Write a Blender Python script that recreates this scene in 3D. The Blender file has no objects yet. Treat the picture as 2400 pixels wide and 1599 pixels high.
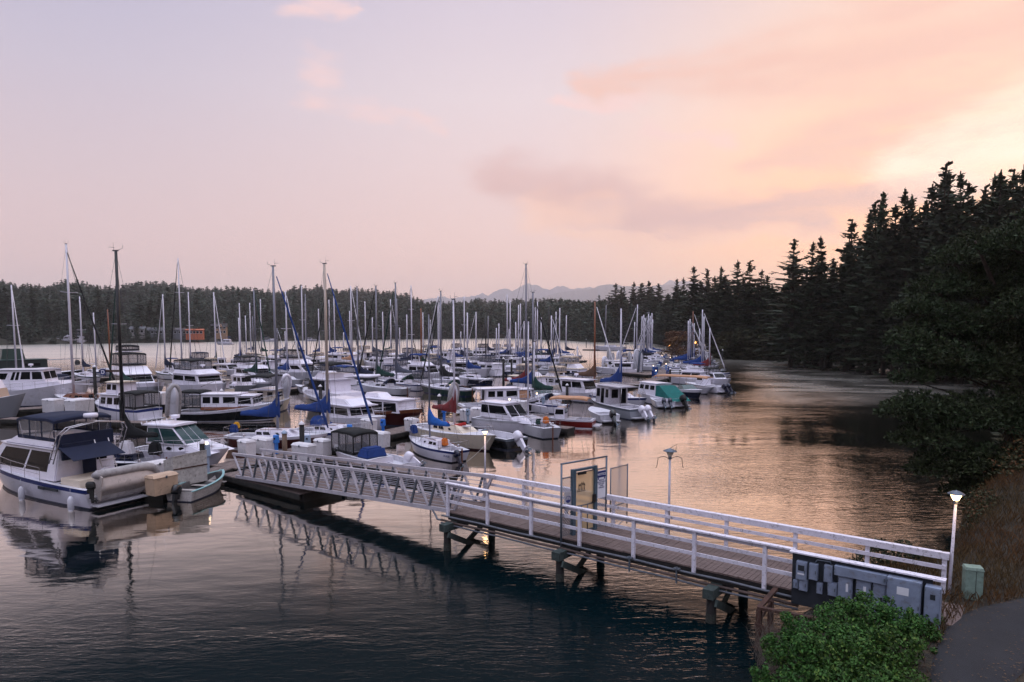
import bpy, bmesh, math, random
import numpy as np
from mathutils import Vector, Matrix
R = random.Random(7)
rad = math.radians
SC = bpy.context.scene
COL = SC.collection

# ---------------------------------------------------------------- camera
CAM_H = 8.0
FPX = 1600.0                       # focal length in units of the 2400 px wide photograph
PITCH = math.atan(130.0 / FPX)
cam_data = bpy.data.cameras.new("camera")
cam_data.sensor_width = 36.0
cam_data.lens = 24.0
cam_data.shift_y = 100.5 / 2400.0
cam_data.clip_start = 0.2
cam_data.clip_end = 60000.0
camera = bpy.data.objects.new("camera", cam_data)
COL.objects.link(camera)
camera.location = (0, 0, CAM_H)
camera.rotation_euler = (math.pi / 2 - PITCH, 0, 0)
SC.camera = camera

def W(px, py, z=0.0):
    """point of the horizontal plane z seen at a pixel of the 2400 px wide photograph"""
    a = (px - 1200) / FPX; b = -(py - 900) / FPX
    d = (a, math.cos(PITCH) + b * math.sin(PITCH), -math.sin(PITCH) + b * math.cos(PITCH))
    t = (z - CAM_H) / d[2]
    return Vector((d[0] * t, d[1] * t, z))

def HZ(py, Y):
    """height of something seen at pixel row py that stands at distance Y"""
    b = -(py - 900) / FPX
    return CAM_H + Y * (-math.sin(PITCH) + b * math.cos(PITCH)) / (math.cos(PITCH) + b * math.sin(PITCH))

def XP(px, Y, z=0.0):
    c = Y * math.cos(PITCH) - (z - CAM_H) * math.sin(PITCH)
    return (px - 1200) / FPX * c

# ---------------------------------------------------------------- render settings
SC.render.engine = 'CYCLES'
SC.cycles.use_denoising = True
SC.cycles.max_bounces = 6
SC.cycles.glossy_bounces = 3
SC.cycles.transmission_bounces = 4
SC.cycles.transparent_max_bounces = 8
SC.cycles.diffuse_bounces = 2
SC.cycles.volume_bounces = 2
SC.cycles.use_adaptive_sampling = True
SC.cycles.adaptive_threshold = 0.02
SC.cycles.sample_clamp_indirect = 6
SC.cycles.caustics_reflective = False
SC.cycles.caustics_refractive = False
SC.view_settings.view_transform = 'Standard'
SC.view_settings.look = 'None'
SC.view_settings.exposure = 0.07
SC.view_settings.gamma = 1.0

# ---------------------------------------------------------------- node helper
def s2l(c):
    return tuple(((x / 12.92) if x <= 0.04045 else ((x + 0.055) / 1.055) ** 2.4) for x in c)

class NT:
    def __init__(self, tree):
        self.t = tree
    def new(self, typ, **kw):
        n = self.t.nodes.new(typ)
        for k, v in kw.items():
            setattr(n, k, v)
        return n
    def link(self, a, b):
        self.t.links.new(a, b)
    def put(self, sock, v):
        if isinstance(v, bpy.types.NodeSocket):
            self.t.links.new(v, sock)
        else:
            sock.default_value = v
    def m(self, op, a, b=None, c=None, clamp=False):
        n = self.new('ShaderNodeMath', operation=op, use_clamp=clamp)
        self.put(n.inputs[0], a)
        if b is not None: self.put(n.inputs[1], b)
        if c is not None: self.put(n.inputs[2], c)
        return n.outputs[0]
    def mr(self, v, a, b, c=0.0, d=1.0, smooth=True):
        n = self.new('ShaderNodeMapRange', interpolation_type='SMOOTHSTEP' if smooth else 'LINEAR')
        self.put(n.inputs[0], v)
        for i, x in enumerate((a, b, c, d)): self.put(n.inputs[i + 1], x)
        return n.outputs[0]
    def mix(self, f, a, b, typ='MIX'):
        n = self.new('ShaderNodeMix', data_type='RGBA', blend_type=typ)
        self.put(n.inputs[0], f)
        for s, v in ((n.inputs[6], a), (n.inputs[7], b)):
            if not isinstance(v, bpy.types.NodeSocket): v = tuple(v) + (1,) if len(v) == 3 else v
            self.put(s, v)
        return n.outputs[2]
    def ramp(self, f, stops):
        n = self.new('ShaderNodeValToRGB')
        cr = n.color_ramp
        while len(cr.elements) < len(stops): cr.elements.new(0.5)
        for e, (p, c) in zip(cr.elements, stops):
            e.position = p; e.color = tuple(c) + (1,)
        self.put(n.inputs[0], f)
        return n.outputs[0]
    def noise(self, vec, scale, detail=3, rough=0.5, dist=0.0, out=0):
        n = self.new('ShaderNodeTexNoise')
        if vec is not None: self.put(n.inputs['Vector'], vec)
        n.inputs['Scale'].default_value = scale
        n.inputs['Detail'].default_value = detail
        n.inputs['Roughness'].default_value = rough
        n.inputs['Distortion'].default_value = dist
        return n.outputs[out]
    def comb(self, x, y, z):
        n = self.new('ShaderNodeCombineXYZ')
        for i, v in enumerate((x, y, z)): self.put(n.inputs[i], v)
        return n.outputs[0]

# ---------------------------------------------------------------- world: dusk sky
SUN_AZ = rad(46)                   # to the right of the view, behind the wooded bank
SUN_EL = rad(4.0)
world = bpy.data.worlds.new("World")
SC.world = world
world.use_nodes = True
wt = world.node_tree
wt.nodes.clear()
N = NT(wt)
geo = N.new('ShaderNodeTexCoord')
sep = N.new('ShaderNodeSeparateXYZ')
N.link(geo.outputs['Generated'], sep.inputs[0])
dx, dy, dz = sep.outputs
az = N.m('MULTIPLY', N.m('ARCTAN2', dx, dy), 180 / math.pi)          # degrees right of the view axis
el = N.m('MULTIPLY', N.m('ARCSINE', dz), 180 / math.pi)
e01 = N.m('DIVIDE', el, 60.0, clamp=True)
def stops(lst):
    return [(e / 60.0, s2l(c)) for e, c in lst]
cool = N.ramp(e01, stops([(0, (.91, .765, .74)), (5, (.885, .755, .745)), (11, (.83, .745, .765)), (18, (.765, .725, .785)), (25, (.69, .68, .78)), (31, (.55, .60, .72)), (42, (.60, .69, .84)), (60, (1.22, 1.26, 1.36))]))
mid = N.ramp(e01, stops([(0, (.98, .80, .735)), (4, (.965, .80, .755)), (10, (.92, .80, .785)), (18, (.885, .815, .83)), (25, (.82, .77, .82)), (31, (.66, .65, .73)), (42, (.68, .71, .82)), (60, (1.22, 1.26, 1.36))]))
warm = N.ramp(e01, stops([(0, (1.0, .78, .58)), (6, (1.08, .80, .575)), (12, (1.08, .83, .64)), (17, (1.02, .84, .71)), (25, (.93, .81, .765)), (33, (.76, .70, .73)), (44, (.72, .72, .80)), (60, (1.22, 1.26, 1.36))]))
t1 = N.mr(az, -36, 2)
t2 = N.mr(az, 0, 30)
back = N.mr(az, 80, 150, 1, 0)                                          # the glow dies out behind the viewer
t2b = N.m('MULTIPLY', t2, back)
t1b = N.m('MULTIPLY', t1, back)
sky = N.mix(t2b, N.mix(t1b, cool, mid), warm)
# unseen sky behind the viewer, shaped to light the boats: dim low, bright high
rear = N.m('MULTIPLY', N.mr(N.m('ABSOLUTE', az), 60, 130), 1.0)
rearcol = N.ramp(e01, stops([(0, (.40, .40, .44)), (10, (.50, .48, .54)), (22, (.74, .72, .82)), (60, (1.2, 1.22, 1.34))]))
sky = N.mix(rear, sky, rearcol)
# clouds: soft bands placed by azimuth / elevation, broken up with noise
def cvec(sx, sy, sz=0):
    return N.comb(N.m('MULTIPLY', az, sx), N.m('MULTIPLY', el, sy), sz)
warp = N.m('MULTIPLY', N.m('SUBTRACT', N.noise(cvec(.11, .3), 1.0, 4, .6), .5), 1.0)
warp2 = N.m('SUBTRACT', N.noise(cvec(.16, .36, 5), 1.0, 4, .6), .5)
azw = N.m('ADD', az, N.m('MULTIPLY', warp, 7.0))
elw = N.m('ADD', el, N.m('MULTIPLY', warp2, 4.0))
def PE(px, py):
    a = math.atan2(px - 1200, FPX)
    return math.degrees(a), math.degrees(math.atan((770 - py) / FPX * math.cos(a)))
def capsule(p, q, r0, r1, flat=1.0):
    """soft-edged streak from pixel p to pixel q, radii in degrees, squashed vertically"""
    (ax, ay), (bx, by) = PE(*p), PE(*q)
    ay *= flat; by *= flat
    bax, bay = bx - ax, by - ay
    L2 = bax * bax + bay * bay
    pax = N.m('SUBTRACT', azw, ax); pay = N.m('SUBTRACT', N.m('MULTIPLY', elw, flat), ay)
    h = N.m('DIVIDE', N.m('ADD', N.m('MULTIPLY', pax, bax), N.m('MULTIPLY', pay, bay)), L2, clamp=True)
    ddx = N.m('SUBTRACT', pax, N.m('MULTIPLY', h, bax)); ddy = N.m('SUBTRACT', pay, N.m('MULTIPLY', h, bay))
    d = N.m('SQRT', N.m('ADD', N.m('MULTIPLY', ddx, ddx), N.m('MULTIPLY', ddy, ddy)))
    r = N.m('ADD', r0, N.m('MULTIPLY', h, r1 - r0))
    return N.mr(N.m('DIVIDE', d, r), 1.25, 0.1)
def cmax(*a):
    o = a[0]
    for x in a[1:]: o = N.m('MAXIMUM', o, x)
    return o
tex = N.mr(N.noise(cvec(.10, .55, 2), 1.0, 5, .62), .30, .62)
bank = cmax(capsule((1190, 425), (1480, 500), 3.2, 4.0, 1.4), capsule((1350, 500), (1900, 520), 3.6, 2.4, 1.6), capsule((1500, 520), (2250, 440), 3.0, 2.0, 1.6))
band = cmax(capsule((1750, 400), (2300, 250), 1.6, 7.5, 1.3), capsule((1380, 215), (2200, 130), 1.6, 6.0, 1.3), capsule((2150, 110), (2500, 60), 8.0, 9.0, 1.0))
wisp = cmax(capsule((740, 245), (1030, 305), 1.6, 1.0, 1.6), capsule((760, 190), (800, 195), 1.8, 1.2, 1.2), capsule((1290, 260), (1500, 250), .9, 1.2, 1.6), capsule((1500, 310), (1700, 345), .9, .8, 1.6), capsule((720, 50), (820, 60), 1.5, .8, 1.3))
sky = N.mix(N.m('MULTIPLY', bank, N.m('ADD', .74, N.m('MULTIPLY', tex, .26))), sky, s2l((.85, .69, .67)))
glowb = cmax(capsule((1270, 510), (1420, 500), 2.6, 1.8, 1.2), capsule((1300, 560), (1950, 560), 1.2, 1.6, 2.0))
sky = N.mix(N.m('MULTIPLY', glowb, N.m('ADD', .3, N.m('MULTIPLY', tex, .4))), sky, s2l((.99, .80, .71)))
sky = N.mix(N.m('MULTIPLY', band, N.m('ADD', .42, N.m('MULTIPLY', tex, .5))), sky, s2l((.93, .745, .68)))
sky = N.mix(N.m('MULTIPLY', wisp, N.m('MULTIPLY', tex, .75)), sky, s2l((.955, .81, .79)))
# bright opening above the wood on the right
op = N.m('MULTIPLY', capsule((2080, 400), (2520, 330), 2.5, 6.5, 1.3), N.m('SUBTRACT', 1.1, N.m('MULTIPLY', tex, .35)))
sky = N.mix(N.m('MULTIPLY', op, .8), sky, (1.15, .95, .79))
below = N.mr(el, -0.5, -6)
sky = N.mix(below, sky, s2l((.30, .32, .36)))
nish = N.new('ShaderNodeTexSky', sky_type='NISHITA')
nish.sun_disc = False
nish.sun_elevation = SUN_EL
nish.sun_rotation = SUN_AZ
nish.altitude = 20; nish.dust_density = 2.0; nish.ozone_density = 2.0
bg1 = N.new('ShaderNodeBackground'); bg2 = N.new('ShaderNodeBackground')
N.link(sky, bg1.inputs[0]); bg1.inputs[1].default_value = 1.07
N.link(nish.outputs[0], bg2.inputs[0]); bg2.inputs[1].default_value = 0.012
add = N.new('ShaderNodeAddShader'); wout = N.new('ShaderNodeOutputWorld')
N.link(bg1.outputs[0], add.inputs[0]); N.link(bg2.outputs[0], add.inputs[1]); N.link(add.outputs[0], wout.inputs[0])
world.cycles.sampling_method = 'AUTOMATIC'

# ---------------------------------------------------------------- sun: last soft glow from behind the wood
sd = bpy.data.lights.new("sun", 'SUN')
sd.energy = 0.6; sd.angle = rad(12); sd.color = (1.0, .72, .50)
sun = bpy.data.objects.new("sun", sd); COL.objects.link(sun)
_dir = Vector((math.sin(SUN_AZ) * math.cos(SUN_EL), math.cos(SUN_AZ) * math.cos(SUN_EL), math.sin(SUN_EL)))
sun.rotation_euler = _dir.to_track_quat('Z', 'Y').to_euler()
sun.location = (60, 60, 40)

_ONES = 'zeroth first second third fourth fifth sixth seventh eighth ninth tenth eleventh twelfth thirteenth fourteenth fifteenth sixteenth seventeenth eighteenth nineteenth'.split()
_TENS = {2: 'twenty', 3: 'thirty', 4: 'forty', 5: 'fifty', 6: 'sixty', 7: 'seventy', 8: 'eighty', 9: 'ninety'}
def ordw(n):
    if n < 20: return _ONES[n]
    if n >= 100: return 'hundred-and-' + ordw(n - 100) if n > 100 else 'hundredth'
    t, u = divmod(n, 10)
    return (_TENS[t][:-1] + 'ieth') if u == 0 else _TENS[t] + '-' + _ONES[u]

# ---------------------------------------------------------------- object helpers
def tag(o, label=None, cat=None, group=None, kind=None):
    if label: o['label'] = label
    if cat: o['category'] = cat
    if group: o['group'] = group
    if kind: o['kind'] = kind
    return o
def empty(name, loc=(0, 0, 0), rz=0.0, label=None, cat=None, group=None):
    o = bpy.data.objects.new(name, None)
    o.empty_display_size = .3
    COL.objects.link(o); o.location = loc; o.rotation_euler = (0, 0, rz)
    return tag(o, label, cat, group)
def obj(name, me, mats=None, parent=None, smooth=False, loc=None, rz=0.0):
    if isinstance(me, bmesh.types.BMesh):
        bm = me
        me = bpy.data.meshes.new(name); bm.to_mesh(me); bm.free()
    if mats is not None and not me.materials:
        for m in (mats if isinstance(mats, (list, tuple)) else [mats]): me.materials.append(m)
    if smooth:
        me.polygons.foreach_set('use_smooth', [True] * len(me.polygons))
    o = bpy.data.objects.new(name, me); COL.objects.link(o)
    if parent: o.parent = parent
    if loc is not None: o.location = loc
    if rz: o.rotation_euler = (0, 0, rz)
    return o
def np_mesh(name, V, F, mats, mi=None, smooth=False):
    """V (n,3), F (m,k) numpy"""
    me = bpy.data.meshes.new(name)
    V = np.asarray(V, dtype=np.float32); F = np.asarray(F, dtype=np.int32)
    n, k = F.shape
    me.vertices.add(len(V)); me.vertices.foreach_set('co', V.ravel())
    me.loops.add(n * k); me.loops.foreach_set('vertex_index', F.ravel())
    me.polygons.add(n)
    me.polygons.foreach_set('loop_start', np.arange(0, n * k, k, dtype=np.int32))
    me.polygons.foreach_set('loop_total', np.full(n, k, dtype=np.int32))
    for m in mats: me.materials.append(m)
    if mi is not None: me.polygons.foreach_set('material_index', np.asarray(mi, dtype=np.int32))
    if smooth: me.polygons.foreach_set('use_smooth', np.ones(n, dtype=bool))
    me.update(calc_edges=True); me.validate()
    return me
def copy_tree(o, parent=None):
    c = o.copy(); COL.objects.link(c); c.parent = parent
    for ch in o.children: copy_tree(ch, c)
    return c

# mesh pieces -------------------------------------------------------------
def box(bm, x0, x1, y0, y1, z0, z1, mi=0, M=None, top=None):
    """box, optional top inset (dx0,dx1,dy) tapering the upper face"""
    a, b, c = top or (0, 0, 0)
    P = [(x0, y0, z0), (x1, y0, z0), (x1, y1, z0), (x0, y1, z0), (x0 + a, y0 + c, z1), (x1 - b, y0 + c, z1), (x1 - b, y1 - c, z1), (x0 + a, y1 - c, z1)]
    vs = [bm.verts.new((M @ Vector(p)) if M else p) for p in P]
    for f in ((3, 2, 1, 0), (4, 5, 6, 7), (0, 1, 5, 4), (1, 2, 6, 5), (2, 3, 7, 6), (3, 0, 4, 7)):
        fc = bm.faces.new([vs[i] for i in f]); fc.material_index = mi
    return vs
def bar(bm, p, q, w, h=None, mi=0, up=(0, 0, 1)):
    """rectangular bar from p to q"""
    p, q = Vector(p), Vector(q); h = h or w
    d = (q - p).normalized(); up = Vector(up)
    s = d.cross(up)
    if s.length < 1e-4: s = d.cross(Vector((1, 0, 0)))
    s.normalize(); u = s.cross(d).normalized()
    vs = []
    for e in (p, q):
        for a, b in ((-1, -1), (1, -1), (1, 1), (-1, 1)):
            vs.append(bm.verts.new(e + s * a * w / 2 + u * b * h / 2))
    for f in ((3, 2, 1, 0), (4, 5, 6, 7), (0, 1, 5, 4), (1, 2, 6, 5), (2, 3, 7, 6), (3, 0, 4, 7)):
        fc = bm.faces.new([vs[i] for i in f]); fc.material_index = mi
def tube(bm, pts, r, seg=6, mi=0, caps=True, r2=None):
    """tube along points; r may taper to r2"""
    pts = [Vector(p) for p in pts]
    n = len(pts); rings = []
    prev = None
    for i, p in enumerate(pts):
        d = (pts[min(i + 1, n - 1)] - pts[max(i - 1, 0)])
        if d.length < 1e-6: d = Vector((0, 0, 1))
        d.normalize()
        if prev is None:
            s = d.cross(Vector((0, 0, 1)))
            if s.length < .05: s = d.cross(Vector((1, 0, 0)))
        else:
            s = prev - d * prev.dot(d)
        s.normalize(); prev = s
        u = s.cross(d)
        rr = r if r2 is None else r + (r2 - r) * i / max(1, n - 1)
        if isinstance(r, (list, tuple)): rr = r[i]
        rings.append([bm.verts.new(p + (s * math.cos(2 * math.pi * k / seg) + u * math.sin(2 * math.pi * k / seg)) * rr) for k in range(seg)])
    for a, b in zip(rings, rings[1:]):
        for k in range(seg):
            f = bm.faces.new((a[k], a[(k + 1) % seg], b[(k + 1) % seg], b[k])); f.material_index = mi; f.smooth = True
    if caps:
        f = bm.faces.new(rings[0][::-1]); f.material_index = mi
        f = bm.faces.new(rings[-1]); f.material_index = mi
    return rings
def lathe(bm, prof, c=(0, 0, 0), seg=12, mi=0):
    """revolve (r,z) profile about z through c"""
    c = Vector(c); rings = []
    for r, z in prof:
        if r < 1e-5: rings.append([bm.verts.new(c + Vector((0, 0, z)))])
        else: rings.append([bm.verts.new(c + Vector((r * math.cos(2 * math.pi * k / seg), r * math.sin(2 * math.pi * k / seg), z))) for k in range(seg)])
    for a, b in zip(rings, rings[1:]):
        for k in range(seg):
            k2 = (k + 1) % seg
            if len(a) == 1 and len(b) == 1: continue
            if len(a) == 1: f = bm.faces.new((a[0], b[k], b[k2]))
            elif len(b) == 1: f = bm.faces.new((a[k], a[k2], b[0]))
            else: f = bm.faces.new((a[k], a[k2], b[k2], b[k]))
            f.material_index = mi; f.smooth = True
def quadpatch(bm, fn, nu, nv, mi=0, smooth=True):
    g = [[bm.verts.new(fn(i / nu, j / nv)) for j in range(nv + 1)] for i in range(nu + 1)]
    for i in range(nu):
        for j in range(nv):
            f = bm.faces.new((g[i][j], g[i + 1][j], g[i + 1][j + 1], g[i][j + 1])); f.material_index = mi; f.smooth = smooth
    return g
def panel(bm, C, u0, u1, v0, v1, off=.012, mi=0, flat=False, shear=0.0, th=.012):
    """thin slab lying on the quad C=[bottom0,bottom1,top1,top0], sunk 4 mm and standing `off` proud"""
    C = [Vector(c) for c in C]
    def P(u, v):
        return (C[0].lerp(C[1], u)).lerp(C[3].lerp(C[2], u), v)
    n = (C[1] - C[0]).cross(C[3] - C[0]).normalized()
    pts = [P(u0, v0), P(u1, v0), P(u1 - shear, v1), P(u0 + (0 if shear >= 0 else -shear), v1)] if not flat else [P(u0, v0), P(u1, v0), P(u1, v1), P(u0, v1)]
    a = [bm.verts.new(p - n * .004) for p in pts]; b = [bm.verts.new(p + n * off) for p in pts]
    f = bm.faces.new(b); f.material_index = mi
    for i in range(4):
        f = bm.faces.new((a[i], a[(i + 1) % 4], b[(i + 1) % 4], b[i])); f.material_index = mi

# ---------------------------------------------------------------- materials
MATS = {}
def mat(name, col, rough=.6, metal=0.0, var=0.0, vscale=3.0, bump=0.0, bscale=20.0, spec=.5, coat=0.0, stain=None, stain_amt=0.0, srgb=True, stretch=None, objrand=0.0):
    if name in MATS: return MATS[name]
    m = bpy.data.materials.new(name); m.use_nodes = True
    n = NT(m.node_tree); b = m.node_tree.nodes['Principled BSDF']
    c = s2l(col) if srgb else col
    cc = c
    tc = n.new('ShaderNodeTexCoord')
    vec = tc.outputs['Object']
    if stretch:
        mp = n.new('ShaderNodeMapping'); mp.inputs['Scale'].default_value = stretch
        n.link(vec, mp.inputs[0]); vec = mp.outputs[0]
    if var:
        f = n.mr(n.noise(vec, vscale, 5, .65), .3, .7)
        cc = n.mix(f, tuple(x * (1 - var) for x in c), tuple(min(1, x * (1 + var)) for x in c))
    if stain:
        f = n.mr(n.noise(vec, vscale * 1.7, 6, .7, .6), .52, .68, 0, stain_amt)
        cc = n.mix(f, cc if var else c, s2l(stain))
    if objrand:
        oi = n.new('ShaderNodeObjectInfo')
        k = n.m('ADD', 1 - objrand, n.m('MULTIPLY', oi.outputs['Random'], 2 * objrand))
        hs = n.new('ShaderNodeHueSaturation'); n.put(hs.inputs['Color'], cc if isinstance(cc, bpy.types.NodeSocket) else tuple(cc) + (1,)); n.link(k, hs.inputs['Value'])
        cc = hs.outputs[0]
    if isinstance(cc, bpy.types.NodeSocket): n.link(cc, b.inputs['Base Color'])
    else: b.inputs['Base Color'].default_value = tuple(c) + (1,)
    b.inputs['Roughness'].default_value = rough; b.inputs['Metallic'].default_value = metal
    b.inputs['Specular IOR Level'].default_value = spec; b.inputs['Coat Weight'].default_value = coat
    b.inputs['Coat Roughness'].default_value = .1
    if bump:
        bn = n.new('ShaderNodeBump'); bn.inputs['Strength'].default_value = bump; bn.inputs['Distance'].default_value = .02
        n.link(n.noise(vec, bscale, 4, .6), bn.inputs['Height']); n.link(bn.outputs[0], b.inputs['Normal'])
    MATS[name] = m
    return m
def emis(name, col, strength, base=(.9, .85, .7)):
    m = bpy.data.materials.new(name); m.use_nodes = True
    b = m.node_tree.nodes['Principled BSDF']
    b.inputs['Base Color'].default_value = base + (1,)
    b.inputs['Emission Color'].default_value = tuple(col) + (1,); b.inputs['Emission Strength'].default_value = strength
    MATS[name] = m
    return m
# ================================================================ water
def water_mat():
    m = bpy.data.materials.new("harbour_water"); m.use_nodes = True
    n = NT(m.node_tree); b = m.node_tree.nodes['Principled BSDF']
    b.inputs['Base Color'].default_value = (.0016, .0070, .0092, 1)
    b.inputs['Roughness'].default_value = .035; b.inputs['IOR'].default_value = 1.333
    tc = n.new('ShaderNodeTexCoord'); P = tc.outputs['Object']
    def mp(s, rz=0, loc=(0, 0, 0)):
        k = n.new('ShaderNodeMapping'); k.inputs['Scale'].default_value = s; k.inputs['Rotation'].default_value = (0, 0, rz); k.inputs['Location'].default_value = loc
        n.link(P, k.inputs[0]); return k.outputs[0]
    # breeze patches: calm lanes among the boats, ruffled water in the open bay and channel
    patch = n.mr(n.noise(mp((.020, .05, 1), rad(20)), 1, 4, .6, .6), .42, .60)
    patch2 = n.mr(n.noise(mp((.09, .16, 1), rad(-25)), 1, 3, .55, .5), .35, .65)
    ripple = n.noise(mp((1.3, 3.9, 1), rad(-16)), 1, 3, .55, .35)
    ripple2 = n.noise(mp((4.2, 10, 1), rad(8)), 1, 3, .5, .2)
    swell = n.noise(mp((.35, .8, 1), rad(-30)), 1, 2, .5)
    chop = n.noise(mp((.55, .9, 1), rad(15)), 1, 6, .62, .3)
    sepn = n.new('ShaderNodeSeparateXYZ'); n.link(P, sepn.inputs[0])
    X, Y = sepn.outputs[0], sepn.outputs[1]
    amt = n.m('MULTIPLY', n.m('ADD', .22, n.m('MULTIPLY', patch, .55)), n.m('ADD', .5, n.m('MULTIPLY', patch2, .7)))
    shl = n.m('MULTIPLY', n.mr(n.m('SUBTRACT', X, n.m('MULTIPLY', Y, .12)), -9, 8, 1.0, 0.0), n.mr(Y, 15, 24))      # sheltered basin among the boats
    ch = n.m('SUBTRACT', 1.0, n.m('MULTIPLY', shl, .84))
    amt = n.m('MULTIPLY', n.m('MULTIPLY', amt, ch), n.mr(Y, 18, 34, 1.0, .62))
    far = n.m('MAXIMUM', n.mr(Y, 85, 210, 0, 1.0), n.m('MULTIPLY', n.m('MULTIPLY', n.mr(Y, 50, 85), n.mr(n.m('SUBTRACT', X, n.m('MULTIPLY', Y, .30)), 0, 9)), n.m('ADD', .55, n.m('MULTIPLY', patch2, .4))))
    h = n.m('ADD', n.m('MULTIPLY', ripple, 1.15), n.m('MULTIPLY', ripple2, .38))
    h = n.m('ADD', n.m('MULTIPLY', h, amt), n.m('MULTIPLY', swell, .35))
    h = n.m('ADD', h, n.m('MULTIPLY', chop, n.m('MULTIPLY', far, n.m('ADD', 2.6, n.m('MULTIPLY', patch, 3.2)))))
    bn = n.new('ShaderNodeBump'); bn.inputs['Strength'].default_value = 1.0; bn.inputs['Distance'].default_value = .055
    n.link(h, bn.inputs['Height']); n.link(bn.outputs[0], b.inputs['Normal'])
    # reflectance by viewing angle: nearly black looking down, mirror-like at a graze
    b.inputs['Specular IOR Level'].default_value = 0.0
    lw = n.new('ShaderNodeLayerWeight'); lw.inputs['Blend'].default_value = .5; n.link(bn.outputs[0], lw.inputs['Normal'])
    rf = n.ramp(lw.outputs['Facing'], [(0, (.008,) * 3), (.50, (.012,) * 3), (.59, (.020,) * 3), (.645, (.095,) * 3), (.70, (.37,) * 3), (.76, (.78,) * 3), (.84, (.95,) * 3), (1, (.99,) * 3)])
    gl = n.new('ShaderNodeBsdfGlossy'); gl.inputs['Roughness'].default_value = .03; n.link(bn.outputs[0], gl.inputs['Normal'])
    gl.inputs['Color'].default_value = (1, .915, .81, 1)
    n.link(n.m('ADD', .03, n.m('MULTIPLY', far, .27)), gl.inputs['Roughness'])
    mx = n.new('ShaderNodeMixShader'); n.link(rf, mx.inputs[0]); n.link(b.outputs[0], mx.inputs[1]); n.link(gl.outputs[0], mx.inputs[2])
    n.link(mx.outputs[0], m.node_tree.nodes['Material Output'].inputs[0])
    return m
bm = bmesh.new()
for a in [(-15000, 15000, -300, 22000)]:
    vs = [bm.verts.new(p) for p in ((a[0], a[2], 0), (a[1], a[2], 0), (a[1], a[3], 0), (a[0], a[3], 0))]
    bm.faces.new(vs)
tag(obj('water', bm, water_mat()), 'rippled dusk water of the marina basin and channel', 'water', kind='structure')

# ================================================================ ground materials
def ground_mat(name, c1, c2, c3, sc=.25, bump=.6):
    m = bpy.data.materials.new(name); m.use_nodes = True
    n = NT(m.node_tree); b = m.node_tree.nodes['Principled BSDF']
    tc = n.new('ShaderNodeTexCoord'); P = tc.outputs['Object']
    f1 = n.mr(n.noise(P, sc, 6, .65), .35, .65); f2 = n.mr(n.noise(P, sc * 9, 5, .7), .45, .7)
    n.link(n.mix(f2, n.mix(f1, c1, c2), c3), b.inputs['Base Color'])
    b.inputs['Roughness'].default_value = .95
    bn = n.new('ShaderNodeBump'); bn.inputs['Strength'].default_value = bump; bn.inputs['Distance'].default_value = .1
    n.link(n.noise(P, sc * 22, 5, .7), bn.inputs['Height']); n.link(bn.outputs[0], b.inputs['Normal'])
    return m
M_wood_floor = ground_mat("forest_floor", (.016, .018, .010), (.030, .026, .016), (.045, .038, .024))
M_bank = ground_mat("bank_soil", (.016, .013, .008), (.036, .026, .014), (.060, .042, .022), .5)

def strip(name, shore, prof, mats, label, cat='shore', seed=1, rough=1.0, cap=None):
    """land rising inland from a shoreline. shore: list of (x,y,scale,ox,oy) inland direction (ox,oy); prof: (dist, height)"""
    rr = random.Random(seed)
    S = []
    for (a, b) in zip(shore, shore[1:]):
        L = math.hypot(a[0] - b[0], a[1] - b[1]); k = max(1, int(L / max(3.0, math.hypot(a[0], a[1]) * .03)))
        for i in range(k):
            t = i / k; S.append(tuple(u + (v - u) * t for u, v in zip(a, b)))
    S.append(shore[-1])
    V = []; nj = len(prof)
    for i, s in enumerate(S):
        l = math.hypot(s[3], s[4])
        for d, h in prof:
            jit = (math.sin(i * 1.7 + d * .13) + math.sin(i * .61 + d * .05)) * .12 * rough
            x_, y_, h_ = s[0] + s[3] / l * d, s[1] + s[4] / l * d, h * s[2] * (1 + jit) if h > 0 else h
            V.append((x_, y_, cap(x_, y_, h_) if cap else h_))
    F = []
    for i in range(len(S) - 1):
        for j in range(nj - 1):
            F.append((i * nj + j, (i + 1) * nj + j, (i + 1) * nj + j + 1, i * nj + j + 1))
    me = np_mesh(name, V, F, mats, smooth=True)
    o = tag(obj(name, me), label, cat, kind='structure')
    return S, np.array(V).reshape(len(S), nj, 3)

# far shore across the bay (pixel column, waterline row)
far_px = [(-420, 818), (-150, 813), (60, 808), (300, 805), (600, 800), (900, 796), (1200, 793), (1340, 799), (1420, 803), (1500, 801), (1580, 812)]
far_shore = []
for px, py in far_px:
    p = W(px, py)
    hs = 1.0 if px < 950 else (.62 if px < 1250 else .7)
    far_shore.append((p.x, p.y, hs, p.x, p.y))
FAR_PROF = [(-6, -1.2), (0, -.1), (4, 1.2), (14, 3), (45, 5), (110, 9), (240, 18), (450, 36), (700, 58), (950, 74), (1250, 66)]
_sk = [(-500, 650), (0, 657), (200, 668), (330, 672), (400, 668), (600, 677), (840, 680), (960, 694), (1050, 706), (1200, 704), (1400, 712), (1600, 715)]
def _cap(x, y, h):
    return min(h, HZ(np.interp(1200 + FPX * x / max(y, 1), [a for a, b in _sk], [b for a, b in _sk]) + 24, y))
S_far, G_far = strip('far_shore_hill', far_shore, FAR_PROF, [M_wood_floor], 'low wooded hill on the far shore of the bay', 'hill', cap=_cap)

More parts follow.
